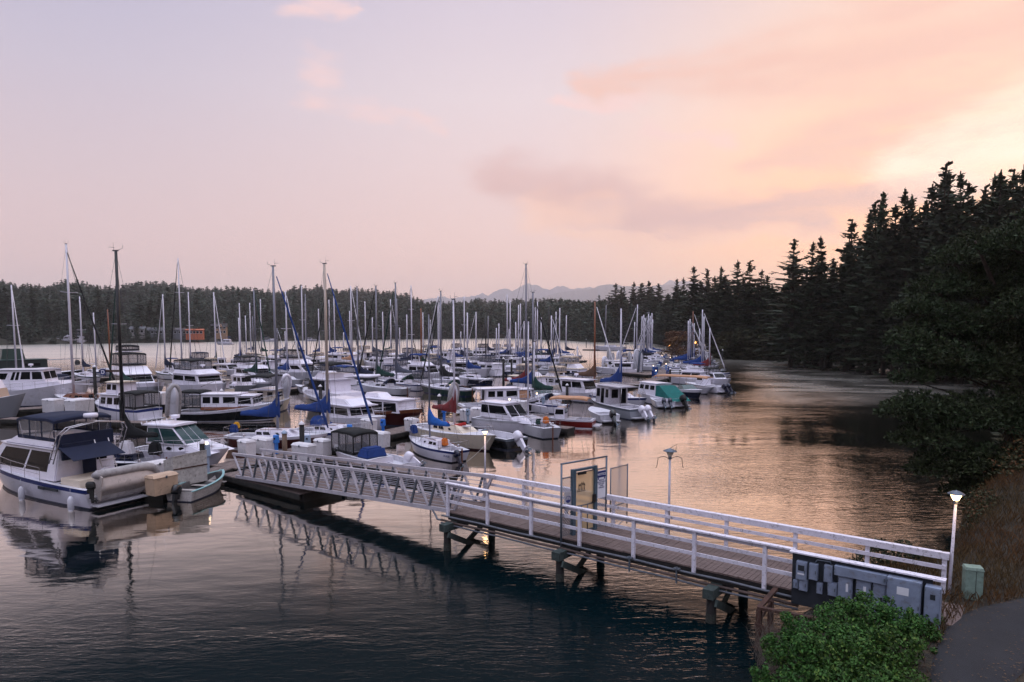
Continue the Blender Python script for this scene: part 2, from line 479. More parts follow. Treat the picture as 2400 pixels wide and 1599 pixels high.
# wooded right-hand bank (inland = to the right)
rb_px = [(1500, 801), (1575, 814), (1640, 829), (1700, 842), (1860, 847), (2060, 853), (2190, 870)]
right_shore = []
for i, (px, py) in enumerate(rb_px):
    p = W(px, py)
    hs = [.55, .6, .7, .8, 1.0, 1.15, 1.3][i]
    right_shore.append((p.x, p.y, hs, .80, .60))
for (x, y, hs) in [(86, 108, 1.2), (62, 74, 1.0), (42, 53, .8), (29, 39, .55), (21.5, 30, .40)]:
    right_shore.append((x, y, hs, .86, .42))
R_PROF = [(-4, -1.2), (0, -.1), (2.5, .9), (7, 2.2), (18, 5), (40, 11), (75, 18), (120, 24), (200, 30), (320, 30)]
S_right, G_right = strip('right_bank', right_shore, R_PROF, [M_wood_floor], 'steep wooded bank rising along the right side of the channel', 'hill', seed=3)

def ground_h(x, y):
    """height of the near bank around the pier head"""
    # signed distance inland of the near shore line (polyline)
    pts = [(21.5, 30), (17.5, 26), (14.4, 21.8), (11.8, 20.6), (10.2, 20.0), (8.6, 18.6), (7.0, 17.2), (5.7, 15.0), (4.2, 11.0), (3.0, 5.0), (2.5, -5.0)]
    best = 1e9; sgn = 1
    for (ax, ay), (bx, by) in zip(pts, pts[1:]):
        ex, ey = bx - ax, by - ay
        t = max(0, min(1, ((x - ax) * ex + (y - ay) * ey) / (ex * ex + ey * ey)))
        qx, qy = ax + ex * t, ay + ey * t
        d = math.hypot(x - qx, y - qy)
        if d < best:
            best = d; sgn = 1 if (ex * (y - qy) - ey * (x - qx)) > 0 else -1
    d = best * sgn
    if d < 0: return max(-1.5, d * .8)
    base = 1.28 * (1 - math.exp(-d / .55))
    rise = 0.0
    rx = (x - 15.5) * .62 + (y - 17) * .35
    if rx > 0: rise = min(6, rx * .15 + rx * rx * .006)
    return base + rise + .05 * math.sin(x * 1.3) * math.cos(y * 1.1) * min(1, d)
gx = np.linspace(2, 44, 106); gy = np.linspace(-6, 38, 111)
V = []; F = []
for i, x in enumerate(gx):
    for j, y in enumerate(gy): V.append((x, y, ground_h(x, y)))
nj = len(gy)
for i in range(len(gx) - 1):
    for j in range(nj - 1): F.append((i * nj + j, (i + 1) * nj + j, (i + 1) * nj + j + 1, i * nj + j + 1))
tag(obj('near_bank_ground', np_mesh('near_bank_ground', V, F, [M_bank], smooth=True)), 'dry grassy bank at the landward end of the white pier', 'ground', kind='structure')

# asphalt path: drapes the bank, 3 cm above it
M_path = mat("path_asphalt", (.125, .125, .14), .9, var=.25, vscale=1.2, bump=.5, bscale=60, stain=(.10, .10, .115), stain_amt=.7)  # base colour lowered to take in the shade of nearby trees
pc = [(24.5, 21.5, 1.3), (19.5, 18.6, 1.3), (15.5, 16.7, 1.15), (12.9, 15.6, 1.05), (11.0, 14.7, 1.0), (9.5, 13.4, .78), (8.2, 11.8, .52), (7.5, 9.0, .5), (7.3, 5.0, .6), (7.1, 0.0, .6)]
def spline(pts, n=8):
    out = []
    P = [Vector(p) for p in pts]
    for i in range(len(P) - 1):
        p0, p1, p2, p3 = P[max(i - 1, 0)], P[i], P[i + 1], P[min(i + 2, len(P) - 1)]
        for k in range(n):
            t = k / n
            out.append(.5 * ((2 * p1) + (p2 - p0) * t + (2 * p0 - 5 * p1 + 4 * p2 - p3) * t * t + (3 * p1 - p0 - 3 * p2 + p3) * t ** 3))
    out.append(P[-1]); return out
sp = spline(pc, 8)
V = []; F = []
for i, p in enumerate(sp):
    a = sp[max(i - 1, 0)]; b = sp[min(i + 1, len(sp) - 1)]
    t = Vector((b.x - a.x, b.y - a.y, 0)).normalized(); nrm = Vector((-t.y, t.x, 0))
    for k in range(9):
        u = -1 + k / 4
        q = p + nrm * (u * p.z * .5 * 1.9)
        V.append((q.x, q.y, ground_h(q.x, q.y) + .10 - (.10 if abs(u) == 1 else 0)))
for i in range(len(sp) - 1):
    for k in range(8): F.append((i * 9 + k, i * 9 + k + 1, (i + 1) * 9 + k + 1, (i + 1) * 9 + k))
tag(obj('path', np_mesh('path', V, F, [M_path], smooth=True)), 'dark asphalt footpath leading up to the white pier', 'path', kind='structure')

# ================================================================ mountains
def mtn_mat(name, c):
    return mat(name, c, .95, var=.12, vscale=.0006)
def ridge(name, Y, pts, depth, m, label, seed, jag):
    rr = random.Random(seed)
    xs = []; 
    for (a, b) in zip(pts, pts[1:]):
        k = max(1, int((b[0] - a[0]) / 4))
        for i in range(k):
            t = i / k; y = a[1] + (b[1] - a[1]) * t + rr.uniform(-jag, jag) * (1 if i else .2)
            xs.append((a[0] + (b[0] - a[0]) * t, y))
    xs.append(pts[-1])
    V = []; rows = [(-depth, .0), (-depth * .55, .42), (-depth * .2, .8), (0, 1.0), (depth * .8, .35), (depth * 1.6, 0)]
    for px, py in xs:
        h = HZ(py, Y)
        for d, k in rows:
            Yd = Y + d; hh = h * k * (1 + (rr.uniform(-.10, .10) if 0 < k < 1 else 0))
            V.append((XP(px, Y) * (Yd / Y if d < 0 else 1), Yd, hh - (3 if k == 0 else 0)))
    nj = len(rows); F = []
    for i in range(len(xs) - 1):
        for j in range(nj - 1): F.append((i * nj + j, (i + 1) * nj + j, (i + 1) * nj + j + 1, i * nj + j + 1))
    tag(obj(name, np_mesh(name, V, F, [m])), label, 'mountain', kind='structure')
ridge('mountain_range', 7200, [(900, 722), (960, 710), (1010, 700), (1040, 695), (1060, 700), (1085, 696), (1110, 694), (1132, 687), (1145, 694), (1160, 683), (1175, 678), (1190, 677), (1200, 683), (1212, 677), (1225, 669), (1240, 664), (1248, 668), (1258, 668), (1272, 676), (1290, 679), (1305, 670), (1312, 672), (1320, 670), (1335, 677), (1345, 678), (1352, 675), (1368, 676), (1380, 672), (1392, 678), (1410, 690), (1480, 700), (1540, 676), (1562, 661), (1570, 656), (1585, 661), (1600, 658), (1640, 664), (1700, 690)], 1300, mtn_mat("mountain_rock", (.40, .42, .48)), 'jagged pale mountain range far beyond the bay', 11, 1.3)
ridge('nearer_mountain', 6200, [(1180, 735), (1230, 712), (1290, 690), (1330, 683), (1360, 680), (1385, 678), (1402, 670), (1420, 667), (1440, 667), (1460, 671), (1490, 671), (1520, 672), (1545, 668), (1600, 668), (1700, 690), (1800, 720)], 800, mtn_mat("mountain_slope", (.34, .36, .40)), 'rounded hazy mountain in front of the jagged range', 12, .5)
# ================================================================ vegetation
def foliage_mat(name, c, var=.5, objr=.25, trans=0.0):
    m = bpy.data.materials.new(name); m.use_nodes = True
    n = NT(m.node_tree); b = m.node_tree.nodes['Principled BSDF']
    g = n.new('ShaderNodeNewGeometry'); oi = n.new('ShaderNodeObjectInfo'); tc = n.new('ShaderNodeTexCoord')
    k = n.m('ADD', 1 - var * .5, n.m('MULTIPLY', g.outputs['Random Per Island'], var))
    k = n.m('MULTIPLY', k, n.m('ADD', 1 - objr, n.m('MULTIPLY', oi.outputs['Random'], 2 * objr)))
    hs = n.new('ShaderNodeHueSaturation')
    hue = n.m('ADD', .485, n.m('MULTIPLY', oi.outputs['Random'], .03)); n.link(hue, hs.inputs['Hue'])
    n.link(n.mix(n.mr(n.noise(tc.outputs['Object'], .35, 3), .35, .65), c, tuple(a * f for a, f in zip(c, (1.25, .95, .9)))), hs.inputs['Color'])
    n.link(k, hs.inputs['Value']); n.link(hs.outputs[0], b.inputs['Base Color'])
    b.inputs['Roughness'].default_value = .7; b.inputs['Specular IOR Level'].default_value = .25
    return m
M_bark = mat("bark", (.20, .155, .12), .95, var=.4, vscale=4, bump=.8, bscale=12)
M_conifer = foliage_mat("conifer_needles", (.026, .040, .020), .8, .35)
M_conifer_far = foliage_mat("far_needles_hazed", (.050, .078, .056), 1.0, .3)  # lighter than the near needles, with some distance haze put into the colour
M_leafy = foliage_mat("broadleaf", (.030, .034, .013), .7)
M_rust = foliage_mat("rusty_leaves", (.075, .032, .012), .6)
M_pine = foliage_mat("pine_needles", (.022, .040, .014), 1.2, .1)
M_bush = foliage_mat("bush_leaves", (.032, .082, .014), 1.3, .1)
M_bush2 = foliage_mat("bush_leaves_yellow", (.075, .13, .022), .9, .1)

def conifer_arrays(seed, nwh=30, R0=.17, leafw=.012, detail=7, bare=.04, irregular=.3, droop=.25):
    """unit-height conifer: returns trunk (V,F) and foliage (V,F) arrays"""
    r = random.Random(seed); V = []; F = []
    def quad(p, a, b):
        i = len(V); V.extend([p - a - b, p + a - b, p + a + b, p - a + b]); F.append((i, i + 1, i + 2, i + 3))
    lean = (r.uniform(-.02, .02), r.uniform(-.02, .02))
    ph = r.uniform(0, 6)
    for w in range(nwh):
        t = (w + r.random() * .7) / nwh
        z = bare + (1 - bare) * t
        prof = R0 * (1 - t) ** .78 * (1 - .55 * max(0, .22 - t) / .22) + .006
        nb = 6 if t < .85 else 4
        for k in range(nb):
            a = ph + w * 2.4 + k * 2 * math.pi / nb + r.uniform(-.4, .4)
            L = prof * (1 + r.uniform(-irregular, irregular * .9))
            if r.random() < irregular * .4: L *= .45
            zk = z + r.uniform(-1.3, 1.3) / nwh * (1 - t * .6)
            ca, sa = math.cos(a), math.sin(a)
            up = .25 * t - droop * (1 - t)
            nn = max(2, int(detail * (L / R0) + 1.5))
            for q in range(nn):
                s = (q + r.random() * .8 + .25) / nn
                zz = zk + L * (up * s + .12 * s * s) + r.uniform(-1, 1) * leafw * .5
                p = Vector((lean[0] * z + ca * L * s, lean[1] * z + sa * L * s, zz))
                wdt = leafw * (1.1 - .6 * s) * (1.0 if t < .8 else .65) * r.uniform(.5, 1.5)
                ln = L / nn * .75 + leafw * .5
                d = Vector((ca, sa, up + .2 * s + r.uniform(-.25, .25))).normalized()
                sd_ = Vector((-sa, ca, r.uniform(-.7, .7))).normalized()
                quad(p, d * ln, sd_ * wdt)
                if r.random() < .6:
                    quad(p + sd_ * wdt * r.uniform(-1.5, 1.5) + Vector((0, 0, -leafw * .5)), (sd_ * .8 + d * .6).normalized() * wdt * 1.6, Vector((r.uniform(-.3, .3), r.uniform(-.3, .3), -1)).normalized() * wdt * .7)
    for k in range(6):
        quad(Vector((lean[0], lean[1], 1 - .012 * k)), Vector((math.cos(k * 2), math.sin(k * 2), .6)) * (.003 + .0022 * k), Vector((0, 0, .012)))
    bm = bmesh.new(); tube(bm, [(0, 0, -.04), (lean[0] * .5, lean[1] * .5, .5), (lean[0] * .97, lean[1] * .97, .985)], .0135, 6, r2=.0015)
    return bm, np.array([tuple(v) for v in V], dtype=np.float32), np.array(F, dtype=np.int32)

def make_tree_protos():
    out = []
    specs = [dict(seed=1, R0=.175, irregular=.40), dict(seed=2, R0=.185, irregular=.42, nwh=26), dict(seed=3, R0=.15, irregular=.4, nwh=34), dict(seed=4, R0=.21, irregular=.5, nwh=24, bare=.07), dict(seed=5, R0=.19, irregular=.45, droop=.4), dict(seed=6, R0=.115, irregular=.55, nwh=30, bare=.12)]
    for s in specs:
        bm, V, F = conifer_arrays(detail=8, leafw=.0125, **s)
        tm = bpy.data.meshes.new('trunk'); bm.to_mesh(tm); bm.free(); tm.materials.append(M_bark)
        cm = np_mesh('crown', V, F, [M_conifer])
        out.append((tm, cm))
    return out
CON = make_tree_protos()
def thing_tree(name, tm, cm, loc, h, w, rz, label, cat, group):
    e = empty(name, loc, rz, label, cat, group); e.scale = (h * w, h * w, h)
    e.rotation_euler[0] = math.sin(loc[0] * 12.9) * .035; e.rotation_euler[1] = math.sin(loc[1] * 7.7) * .035
    a = bpy.data.objects.new('trunk', tm); COL.objects.link(a); a.parent = e
    b = bpy.data.objects.new('crown', cm); COL.objects.link(b); b.parent = e
    return e

def grid_h(S, G, x, y):
    """height of a shore strip under a point (nearest grid vertex, inverse distance of 3)"""
    P = G.reshape(-1, 3)
    d = (P[:, 0] - x) ** 2 + (P[:, 1] - y) ** 2
    i = np.argpartition(d, 3)[:3]; w = 1 / (d[i] + .5)
    return float((P[i, 2] * w).sum() / w.sum())

# --- broadleaf crowns -----------------------------------------------------
def leafy_mesh(name, lobes, n, size, m, seed, gap=.0, up=.3, mats2=None, f2=0.0, shell=.55):
    """cloud of leaf faces over ellipsoid lobes [(c, r)]"""
    r = np.random.RandomState(seed)
    vols = np.array([l[1][0] * l[1][1] * l[1][2] for l in lobes]) ** .67
    idx = r.choice(len(lobes), n, p=vols / vols.sum())
    C = np.array([l[0] for l in lobes])[idx]; Rr = np.array([l[1] for l in lobes])[idx]
    d = r.normal(size=(n, 3)); d /= np.linalg.norm(d, axis=1)[:, None]
    rad_ = shell + (1 - shell) * r.random(n) ** .6
    rad_ *= 1 + .10 * np.sin(d[:, 0] * 7 + idx) * np.cos(d[:, 2] * 6 + idx * 2)
    P = C + d * Rr * rad_[:, None]
    nrm = d * .6 + r.normal(size=(n, 3)) * .6 + np.array([0, 0, up]); nrm /= np.linalg.norm(nrm, axis=1)[:, None]
    t = np.cross(nrm, r.normal(size=(n, 3))); t /= np.linalg.norm(t, axis=1)[:, None]
    b = np.cross(nrm, t)
    s = size * (.6 + .8 * r.random(n))[:, None]
    V = np.stack([P - t * s, P + b * s * .55, P + t * s, P - b * s * .55], axis=1).reshape(-1, 3)
    F = np.arange(4 * n).reshape(n, 4)
    mi = (r.random(n) < f2).astype(int) if mats2 else None
    return np_mesh(name, V, F, [m] + ([mats2] if mats2 else []), mi)
def branchy(bm, base, tip, r0, seed, n=7, spread=1.0):
    r = random.Random(seed); base, tip = Vector(base), Vector(tip)
    tube(bm, [base, base.lerp(tip, .35) + Vector((r.uniform(-.2, .2), r.uniform(-.2, .2), 0)), base.lerp(tip, .7), tip], r0, 7, r2=r0 * .25)
    for i in range(n):
        s = .25 + .7 * i / n; p = base.lerp(tip, s); a = r.uniform(0, 6.28); L = spread * (1.1 - s) * r.uniform(.7, 1.3)
        q = p + Vector((math.cos(a) * L, math.sin(a) * L, L * r.uniform(.1, .6)))
        tube(bm, [p, p.lerp(q, .5) + Vector((0, 0, -.06 * L)), q], r0 * .4 * (1.1 - s), 5, r2=r0 * .08)

_lv = []
for k in range(3):
    r_ = random.Random(40 + k); lb = []
    for i in range(11):
        a = r_.uniform(0, 6.28); z = r_.uniform(.3, .92); rr_ = .30 * math.sin(math.pi * min(1, z)) ** .6
        lb.append(((math.cos(a) * rr_, math.sin(a) * rr_, z), (r_.uniform(.12, .2), r_.uniform(.12, .2), r_.uniform(.10, .17))))
    bm = bmesh.new(); branchy(bm, (0, 0, -.04), (0, 0, .85), .022, k, 8, .33)
    tm = bpy.data.meshes.new('trunk'); bm.to_mesh(tm); bm.free(); tm.materials.append(M_bark)
    _lv.append((tm, lb))
leaf_dark = [leafy_mesh('crown', l[1], 2600, .020, M_leafy, i) for i, l in enumerate(_lv)]
leaf_rust = leafy_mesh('crown', _lv[0][1], 2600, .020, M_rust, 9)
# --- skyline conifers of the right-hand wood, placed one by one: (px, top row, distance, width factor)
SKY = [(1442, 665, 215, 1.1), (1478, 661, 230, .9), (1500, 664, 225, 1.3), (1520, 660, 222, 1.2), (1542, 666, 228, 1.1), (1565, 690, 190, 1.2), (1584, 655, 205, 1.0),
       (1606, 652, 195, .9), (1630, 626, 180, 1.25), (1650, 632, 178, 1.2), (1675, 640, 172, .8), (1694, 625, 168, .95), (1722, 613, 160, 1.2), (1755, 612, 158, 1.2), (1776, 634, 150, 1.0), (1800, 648, 150, 1.3),
       (1852, 566, 140, 1.25), (1889, 570, 137, 1.0), (1925, 556, 134, .9), (1982, 516, 128, 1.25), (2036, 497, 122, 1.15), (2069, 448, 117, .9), (2098, 478, 116, 1.0), (2121, 437, 112, 1.15), (2150, 470, 110, 1.0),
       (2186, 390, 105, 1.1), (2212, 406, 106, 1.1), (2250, 404, 101, .95), (2288, 417, 98, 1.1), (2300, 414, 101, .8), (2324, 403, 95, 1.1), (2352, 403, 96, 1.05), (2374, 396, 93, .9), (2402, 386, 90, 1.0), (2450, 360, 88, 1.1), (2520, 340, 84, 1.1), (2600, 330, 80, 1.2)]
_shape = ['slender', 'broad', 'narrow', 'ragged', 'drooping', 'thin-crowned']
rr = random.Random(5)
_ysh = lambda px: np.interp(px, [1340, 1440, 1500, 1575, 1640, 1700, 1860], [W(q, r).y for q, r in ((1340, 799), (1440, 802), (1500, 801), (1575, 814), (1640, 829), (1700, 842), (1860, 847))])
for i, (px, py, Y, wf) in enumerate(SKY):
    if px < 1850: Y = float(max(Y, _ysh(px) * 1.03 + 6))
    X = XP(px, Y); g = grid_h(S_right, G_right, X, Y) if px > 1560 else grid_h(S_far, G_far, X, Y); g = max(g, 1)
    h = HZ(py, Y) - g + .4
    v = [0, 1, 2, 4, 3, 5][i % 6] if wf > 1 else [2, 5, 0][i % 3]
    lbl = '%s dark conifer, %s skyline tree of the right-hand wood counted from its far end' % (_shape[v], ordw(i + 1))
    thing_tree('conifer', CON[v][0], CON[v][1], (X, Y, g - .3), h, max(19.0, Y * .085) / h * wf * 1.7, rr.uniform(0, 6.28), lbl, 'tree', 'tall conifers on the skyline of the right-hand wood')
_nn = []
for (px, py, Y, wf) in SKY:
    for k in range(2): _nn.append((px + rr.uniform(-28, 28), py + rr.uniform(12, 60), Y + rr.uniform(2, 14), wf * rr.uniform(.9, 1.2)))
for i, (px, py, Y, wf) in enumerate(_nn):
    if px < 1850: Y = float(max(Y, _ysh(px) * 1.03 + 8))
    X = XP(px, Y); g = max(1, grid_h(S_right, G_right, X, Y) if px > 1560 else grid_h(S_far, G_far, X, Y)); h = HZ(py, Y) - g
    if h < 6: continue
    v = rr.randrange(6)
    e = thing_tree('conifer', CON[v][0], CON[v][1], (X, Y, g - .3), h, max(19.0, Y * .085) / h * wf * 1.9, rr.uniform(0, 6.28), 'dark conifer filling a gap just under the skyline of the right-hand wood', 'tree', 'conifers filling the skyline gaps of the right-hand wood')
    e.rotation_euler[0] = rr.uniform(-.03, .03); e.rotation_euler[1] = rr.uniform(-.03, .03)
# --- the wood below the skyline
cnt = 0; tries = 0
placed = []
while cnt < 215 and tries < 6000:
    tries += 1
    i = rr.randrange(len(G_right) - 1); t = rr.random()
    j = rr.choices([2, 3, 4, 5, 6, 7], [3, 6, 7, 6, 4, 2])[0]; u = rr.random()
    a = G_right[i, j] * (1 - u) + G_right[i, j + 1] * u if j + 1 < G_right.shape[1] else G_right[i, j]
    b = G_right[i + 1, j] * (1 - u) + G_right[i + 1, j + 1] * u if j + 1 < G_right.shape[1] else G_right[i + 1, j]
    p = a * (1 - t) + b * t
    X, Y, g = float(p[0]), float(p[1]), float(p[2])
    if Y < 48: continue
    px = 1200 + FPX * X / Y
    if px > 2560 or px < 1440: continue
    if any((X - q[0]) ** 2 + (Y - q[1]) ** 2 < (3.2 if px > 1560 else 5) ** 2 for q in placed): continue
    # keep under the photographed skyline
    sk = np.interp(px, [1440, 1500, 1560, 1630, 1700, 1780, 1850, 1930, 2000, 2070, 2130, 2190, 2260, 2400, 2560], [705, 690, 680, 655, 655, 665, 640, 640, 600, 560, 540, 480, 470, 455, 430])
    hmax = HZ(sk + rr.uniform(0, 60), Y) - g
    h = min(hmax, rr.uniform(13, 26))
    if h < 5: continue
    v = rr.randrange(6)
    placed.append((X, Y)); cnt += 1
    if cnt % 4 == 0:
        k = rr.randrange(3); h = min(h, rr.uniform(10, 17))
        thing_tree('broadleaf_tree', _lv[k][0], leaf_dark[k], (X, Y, g - .3), h, rr.uniform(.8, 1.15), rr.uniform(0, 6.28), 'rounded dark broadleaf tree among the conifers of the right-hand wood', 'tree', 'broadleaf trees among the conifers of the right-hand wood')
        continue
    thing_tree('conifer', CON[v][0], CON[v][1], (X, Y, g - .3), h, rr.uniform(17, 23) / h * 1.5 * (1 if h > 10 else h / 10), rr.uniform(0, 6.28),
               'dark conifer standing among the crowded trunks of the right-hand wood', 'tree', 'conifers crowded below the skyline of the right-hand wood')

# low broadleaf trees along the right waterline
cnt = 0; tries = 0
while cnt < 46 and tries < 3000:
    tries += 1
    i = rr.randrange(len(G_right) - 1); t = rr.random()
    p = G_right[i, 2] * (1 - t) + G_right[i + 1, 2] * t + (G_right[i, 3] - G_right[i, 2]) * rr.random()
    X, Y, g = map(float, p); px = 1200 + FPX * X / Y
    if Y < 40 or px < 1600 or px > 2500: continue
    h = rr.uniform(3.5, 8); k = rr.randrange(3); cnt += 1
    thing_tree('broadleaf_tree', _lv[k][0], leaf_dark[k], (X, Y, g - .3), h, rr.uniform(1.1, 1.6), rr.uniform(0, 6.28),
               'low dark broadleaf tree leaning over the right-hand waterline', 'tree', 'low trees along the right-hand waterline')
for (px, Y, h, lb) in ((1578, 150, 5.0, 'rounded rust-brown tree beside the footbridge lamp on the far bank'), (1605, 146, 5.6, 'wider rust-brown tree right of the orange footbridge lamp'), (1590, 168, 6.5, 'rust-tinted tree behind the footbridge on the far bank')):
    X = XP(px, Y); thing_tree('broadleaf_tree', _lv[0][0], leaf_rust, (X, Y, .8), h, 1.7, px, lb, 'tree', 'rust-brown trees by the footbridge')

# --- far shore: individual waterside trees, then the hill's forest as one mass
far_c = [(8, 676, 0, 1.2), (28, 668, 1, 1.4), (84, 664, 2, 1.1), (120, 700, 1, 1.3), (140, 705, 3, 1.3), (168, 690, 0, 1.4), (205, 690, 4, 1.2), (240, 666, 3, 1.0), (262, 690, 1, 1.2), (330, 688, 3, 1.5), (348, 700, 1, 1.4), (380, 685, 2, 1.2), (368, 716, 1, 1.6), (405, 712, 4, 1.3), (547, 706, 3, 1.2), (575, 710, 3, 1.1), (600, 716, 1, 1.3), (625, 716, 4, 1.4), (656, 700, 5, 1.0), (640, 712, 1, 1.4), (690, 722, 1, 1.4),
         (742, 738, 1, 1.2), (790, 722, 3, 1.3), (812, 715, 1, 1.3), (850, 706, 3, 1.3), (872, 704, 1, 1.4), (905, 700, 4, 1.3), (930, 702, 1, 1.3), (962, 702, 3, 1.4), (985, 708, 1, 1.3), (1010, 720, 4, 1.3),
         (1330, 712, 1, 1.3), (1352, 708, 3, 1.2), (1372, 702, 1, 1.4), (1388, 706, 2, 1.2), (1405, 690, 3, 1.1), (1415, 700, 1, 1.2), (1450, 672, 1, 1.2), (1462, 670, 2, 1.0)]
for i, (px, py, v, wf) in enumerate(far_c):
    ys = np.interp(px, [a for a, b in far_px], [b for a, b in far_px])
    Y0 = W(px, ys).y; Y = Y0 + rr.uniform(12, 40)
    X = XP(px, Y); g = grid_h(S_far, G_far, X, Y)
    h = HZ(py, Y) - g
    if h < 6: h = 6
    thing_tree('conifer', CON[v][0], CON[v][1], (X, Y, g - .5), h, wf * 1.25, rr.uniform(0, 6.28),
               '%s waterside conifer of the far shore, %s from the left edge' % (_shape[v], ordw(i + 1)), 'tree', 'waterside conifers on the far shore')
def forest_mass(name, spots, label, m, seed):
    """spots: (x,y,z,h,w); low-detail conifers merged into one far-off wood"""
    protos = []
    for s in range(4):
        bm, V, F = conifer_arrays(100 + s, nwh=13, R0=.19, leafw=.030, detail=3, bare=.03, irregular=.4)
        bm.free(); protos.append((V, F))
    r = np.random.RandomState(seed); VV = []; FF = []; off = 0
    for (x, y, z, h, w) in spots:
        V, F = protos[r.randint(4)]
        a = r.uniform(0, 6.28); c, s = math.cos(a), math.sin(a)
        A = np.array([[c * h * w, -s * h * w, 0], [s * h * w, c * h * w, 0], [0, 0, h]], dtype=np.float32)
        VV.append(V @ A.T + np.array([x, y, z], dtype=np.float32)); FF.append(F + off); off += len(V)
    o = obj(name, np_mesh(name, np.concatenate(VV), np.concatenate(FF), [m]))
    return tag(o, label, 'forest', kind='stuff')
spots = []
rs = random.Random(77)
skl = lambda px: np.interp(px, [-400, 0, 60, 200, 230, 270, 330, 400, 480, 520, 600, 680, 760, 840, 900, 960, 1000, 1050, 1120, 1200, 1300, 1400, 1500], [650, 657, 664, 666, 676, 676, 670, 664, 672, 675, 677, 677, 676, 680, 686, 694, 701, 706, 702, 702, 711, 710, 712])
for _ in range(8200):
    i = rs.randrange(len(G_far) - 1); t = rs.random(); j = rs.choices(range(1, 9), [.8, 1.6, 2.5, 3.5, 5, 7, 8, 8])[0]; u = rs.random()
    a = G_far[i, j] * (1 - u) + G_far[i, j + 1] * u; b = G_far[i + 1, j] * (1 - u) + G_far[i + 1, j + 1] * u
    p = a * (1 - t) + b * t
    X, Y, g = map(float, p); px = 1200 + FPX * X / Y
    if px < -160 or px > 1640: continue
    if px > 1300 and j > 6: continue
    row = 770 - (g + 0 - CAM_H) * FPX / Y
    tall = rs.random() < .12
    hmax = HZ(skl(px) + (rs.uniform(-9, -1) if tall else rs.uniform(0, 9)) + 9 * math.sin(px * .023) * math.sin(px * .0113), Y) - g
    h = min(hmax, rs.uniform(20, 30) if tall else rs.uniform(9, 20) * (1.0 if Y < 700 else 1.2))
    if j <= 3 and px < 820: h = min(h, rs.uniform(5, 13))
    if h < 3: continue
    spots.append((X, Y, g - .6, h, rs.uniform(.9, 1.35) * (1.0 if h > 8 else 1.3) * (1 if Y < 700 else 1.5)))
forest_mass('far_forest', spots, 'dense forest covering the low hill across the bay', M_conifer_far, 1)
spots = []
for _ in range(2600):                                    # understorey of the right-hand wood
    i = rs.randrange(len(G_right) - 1); t = rs.random(); j = rs.choice((1, 1, 2, 2, 2, 3, 3, 4, 5, 6, 7, 8)); u = rs.random()
    j2 = min(j + 1, G_right.shape[1] - 1)
    p = (G_right[i, j] * (1 - u) + G_right[i, j2] * u) * (1 - t) + (G_right[i + 1, j] * (1 - u) + G_right[i + 1, j2] * u) * t
    X, Y, g = map(float, p); px = 1200 + FPX * X / Y
    if Y < 44 or px < 1430 or px > 2700: continue
    h = rs.uniform(2, 4.5) if j < 2 else rs.uniform(3, 9)
    if HZ(np.interp(px, [1440, 1560, 1640, 1700, 1850, 2190, 2560], [715, 700, 675, 670, 650, 500, 430]), Y) - g < h: continue
    spots.append((X, Y, g - .4, h, rs.uniform(1.3, 2.0)))
forest_mass('undergrowth', spots, 'dark undergrowth filling the right-hand wood', M_conifer, 2)

spots = []
for _ in range(1500):
    i = rs.randrange(len(G_right) - 1); t = rs.random(); u = rs.random(); j = rs.choice((1, 1, 2, 3))
    p = (G_right[i, j] * (1 - u) + G_right[i, j + 1] * u) * (1 - t) + (G_right[i + 1, j] * (1 - u) + G_right[i + 1, j + 1] * u) * t
    X, Y, g = map(float, p); px = 1200 + FPX * X / Y
    if Y < 46 or px < 1560 or px > 2600: continue
    spots.append((X, Y, g - .4, rs.uniform(2.0, 7.5), rs.uniform(1.6, 2.6)))
forest_mass('shore_thicket', spots, 'dense dark thicket along the foot of the right-hand wood', M_leafy, 3)

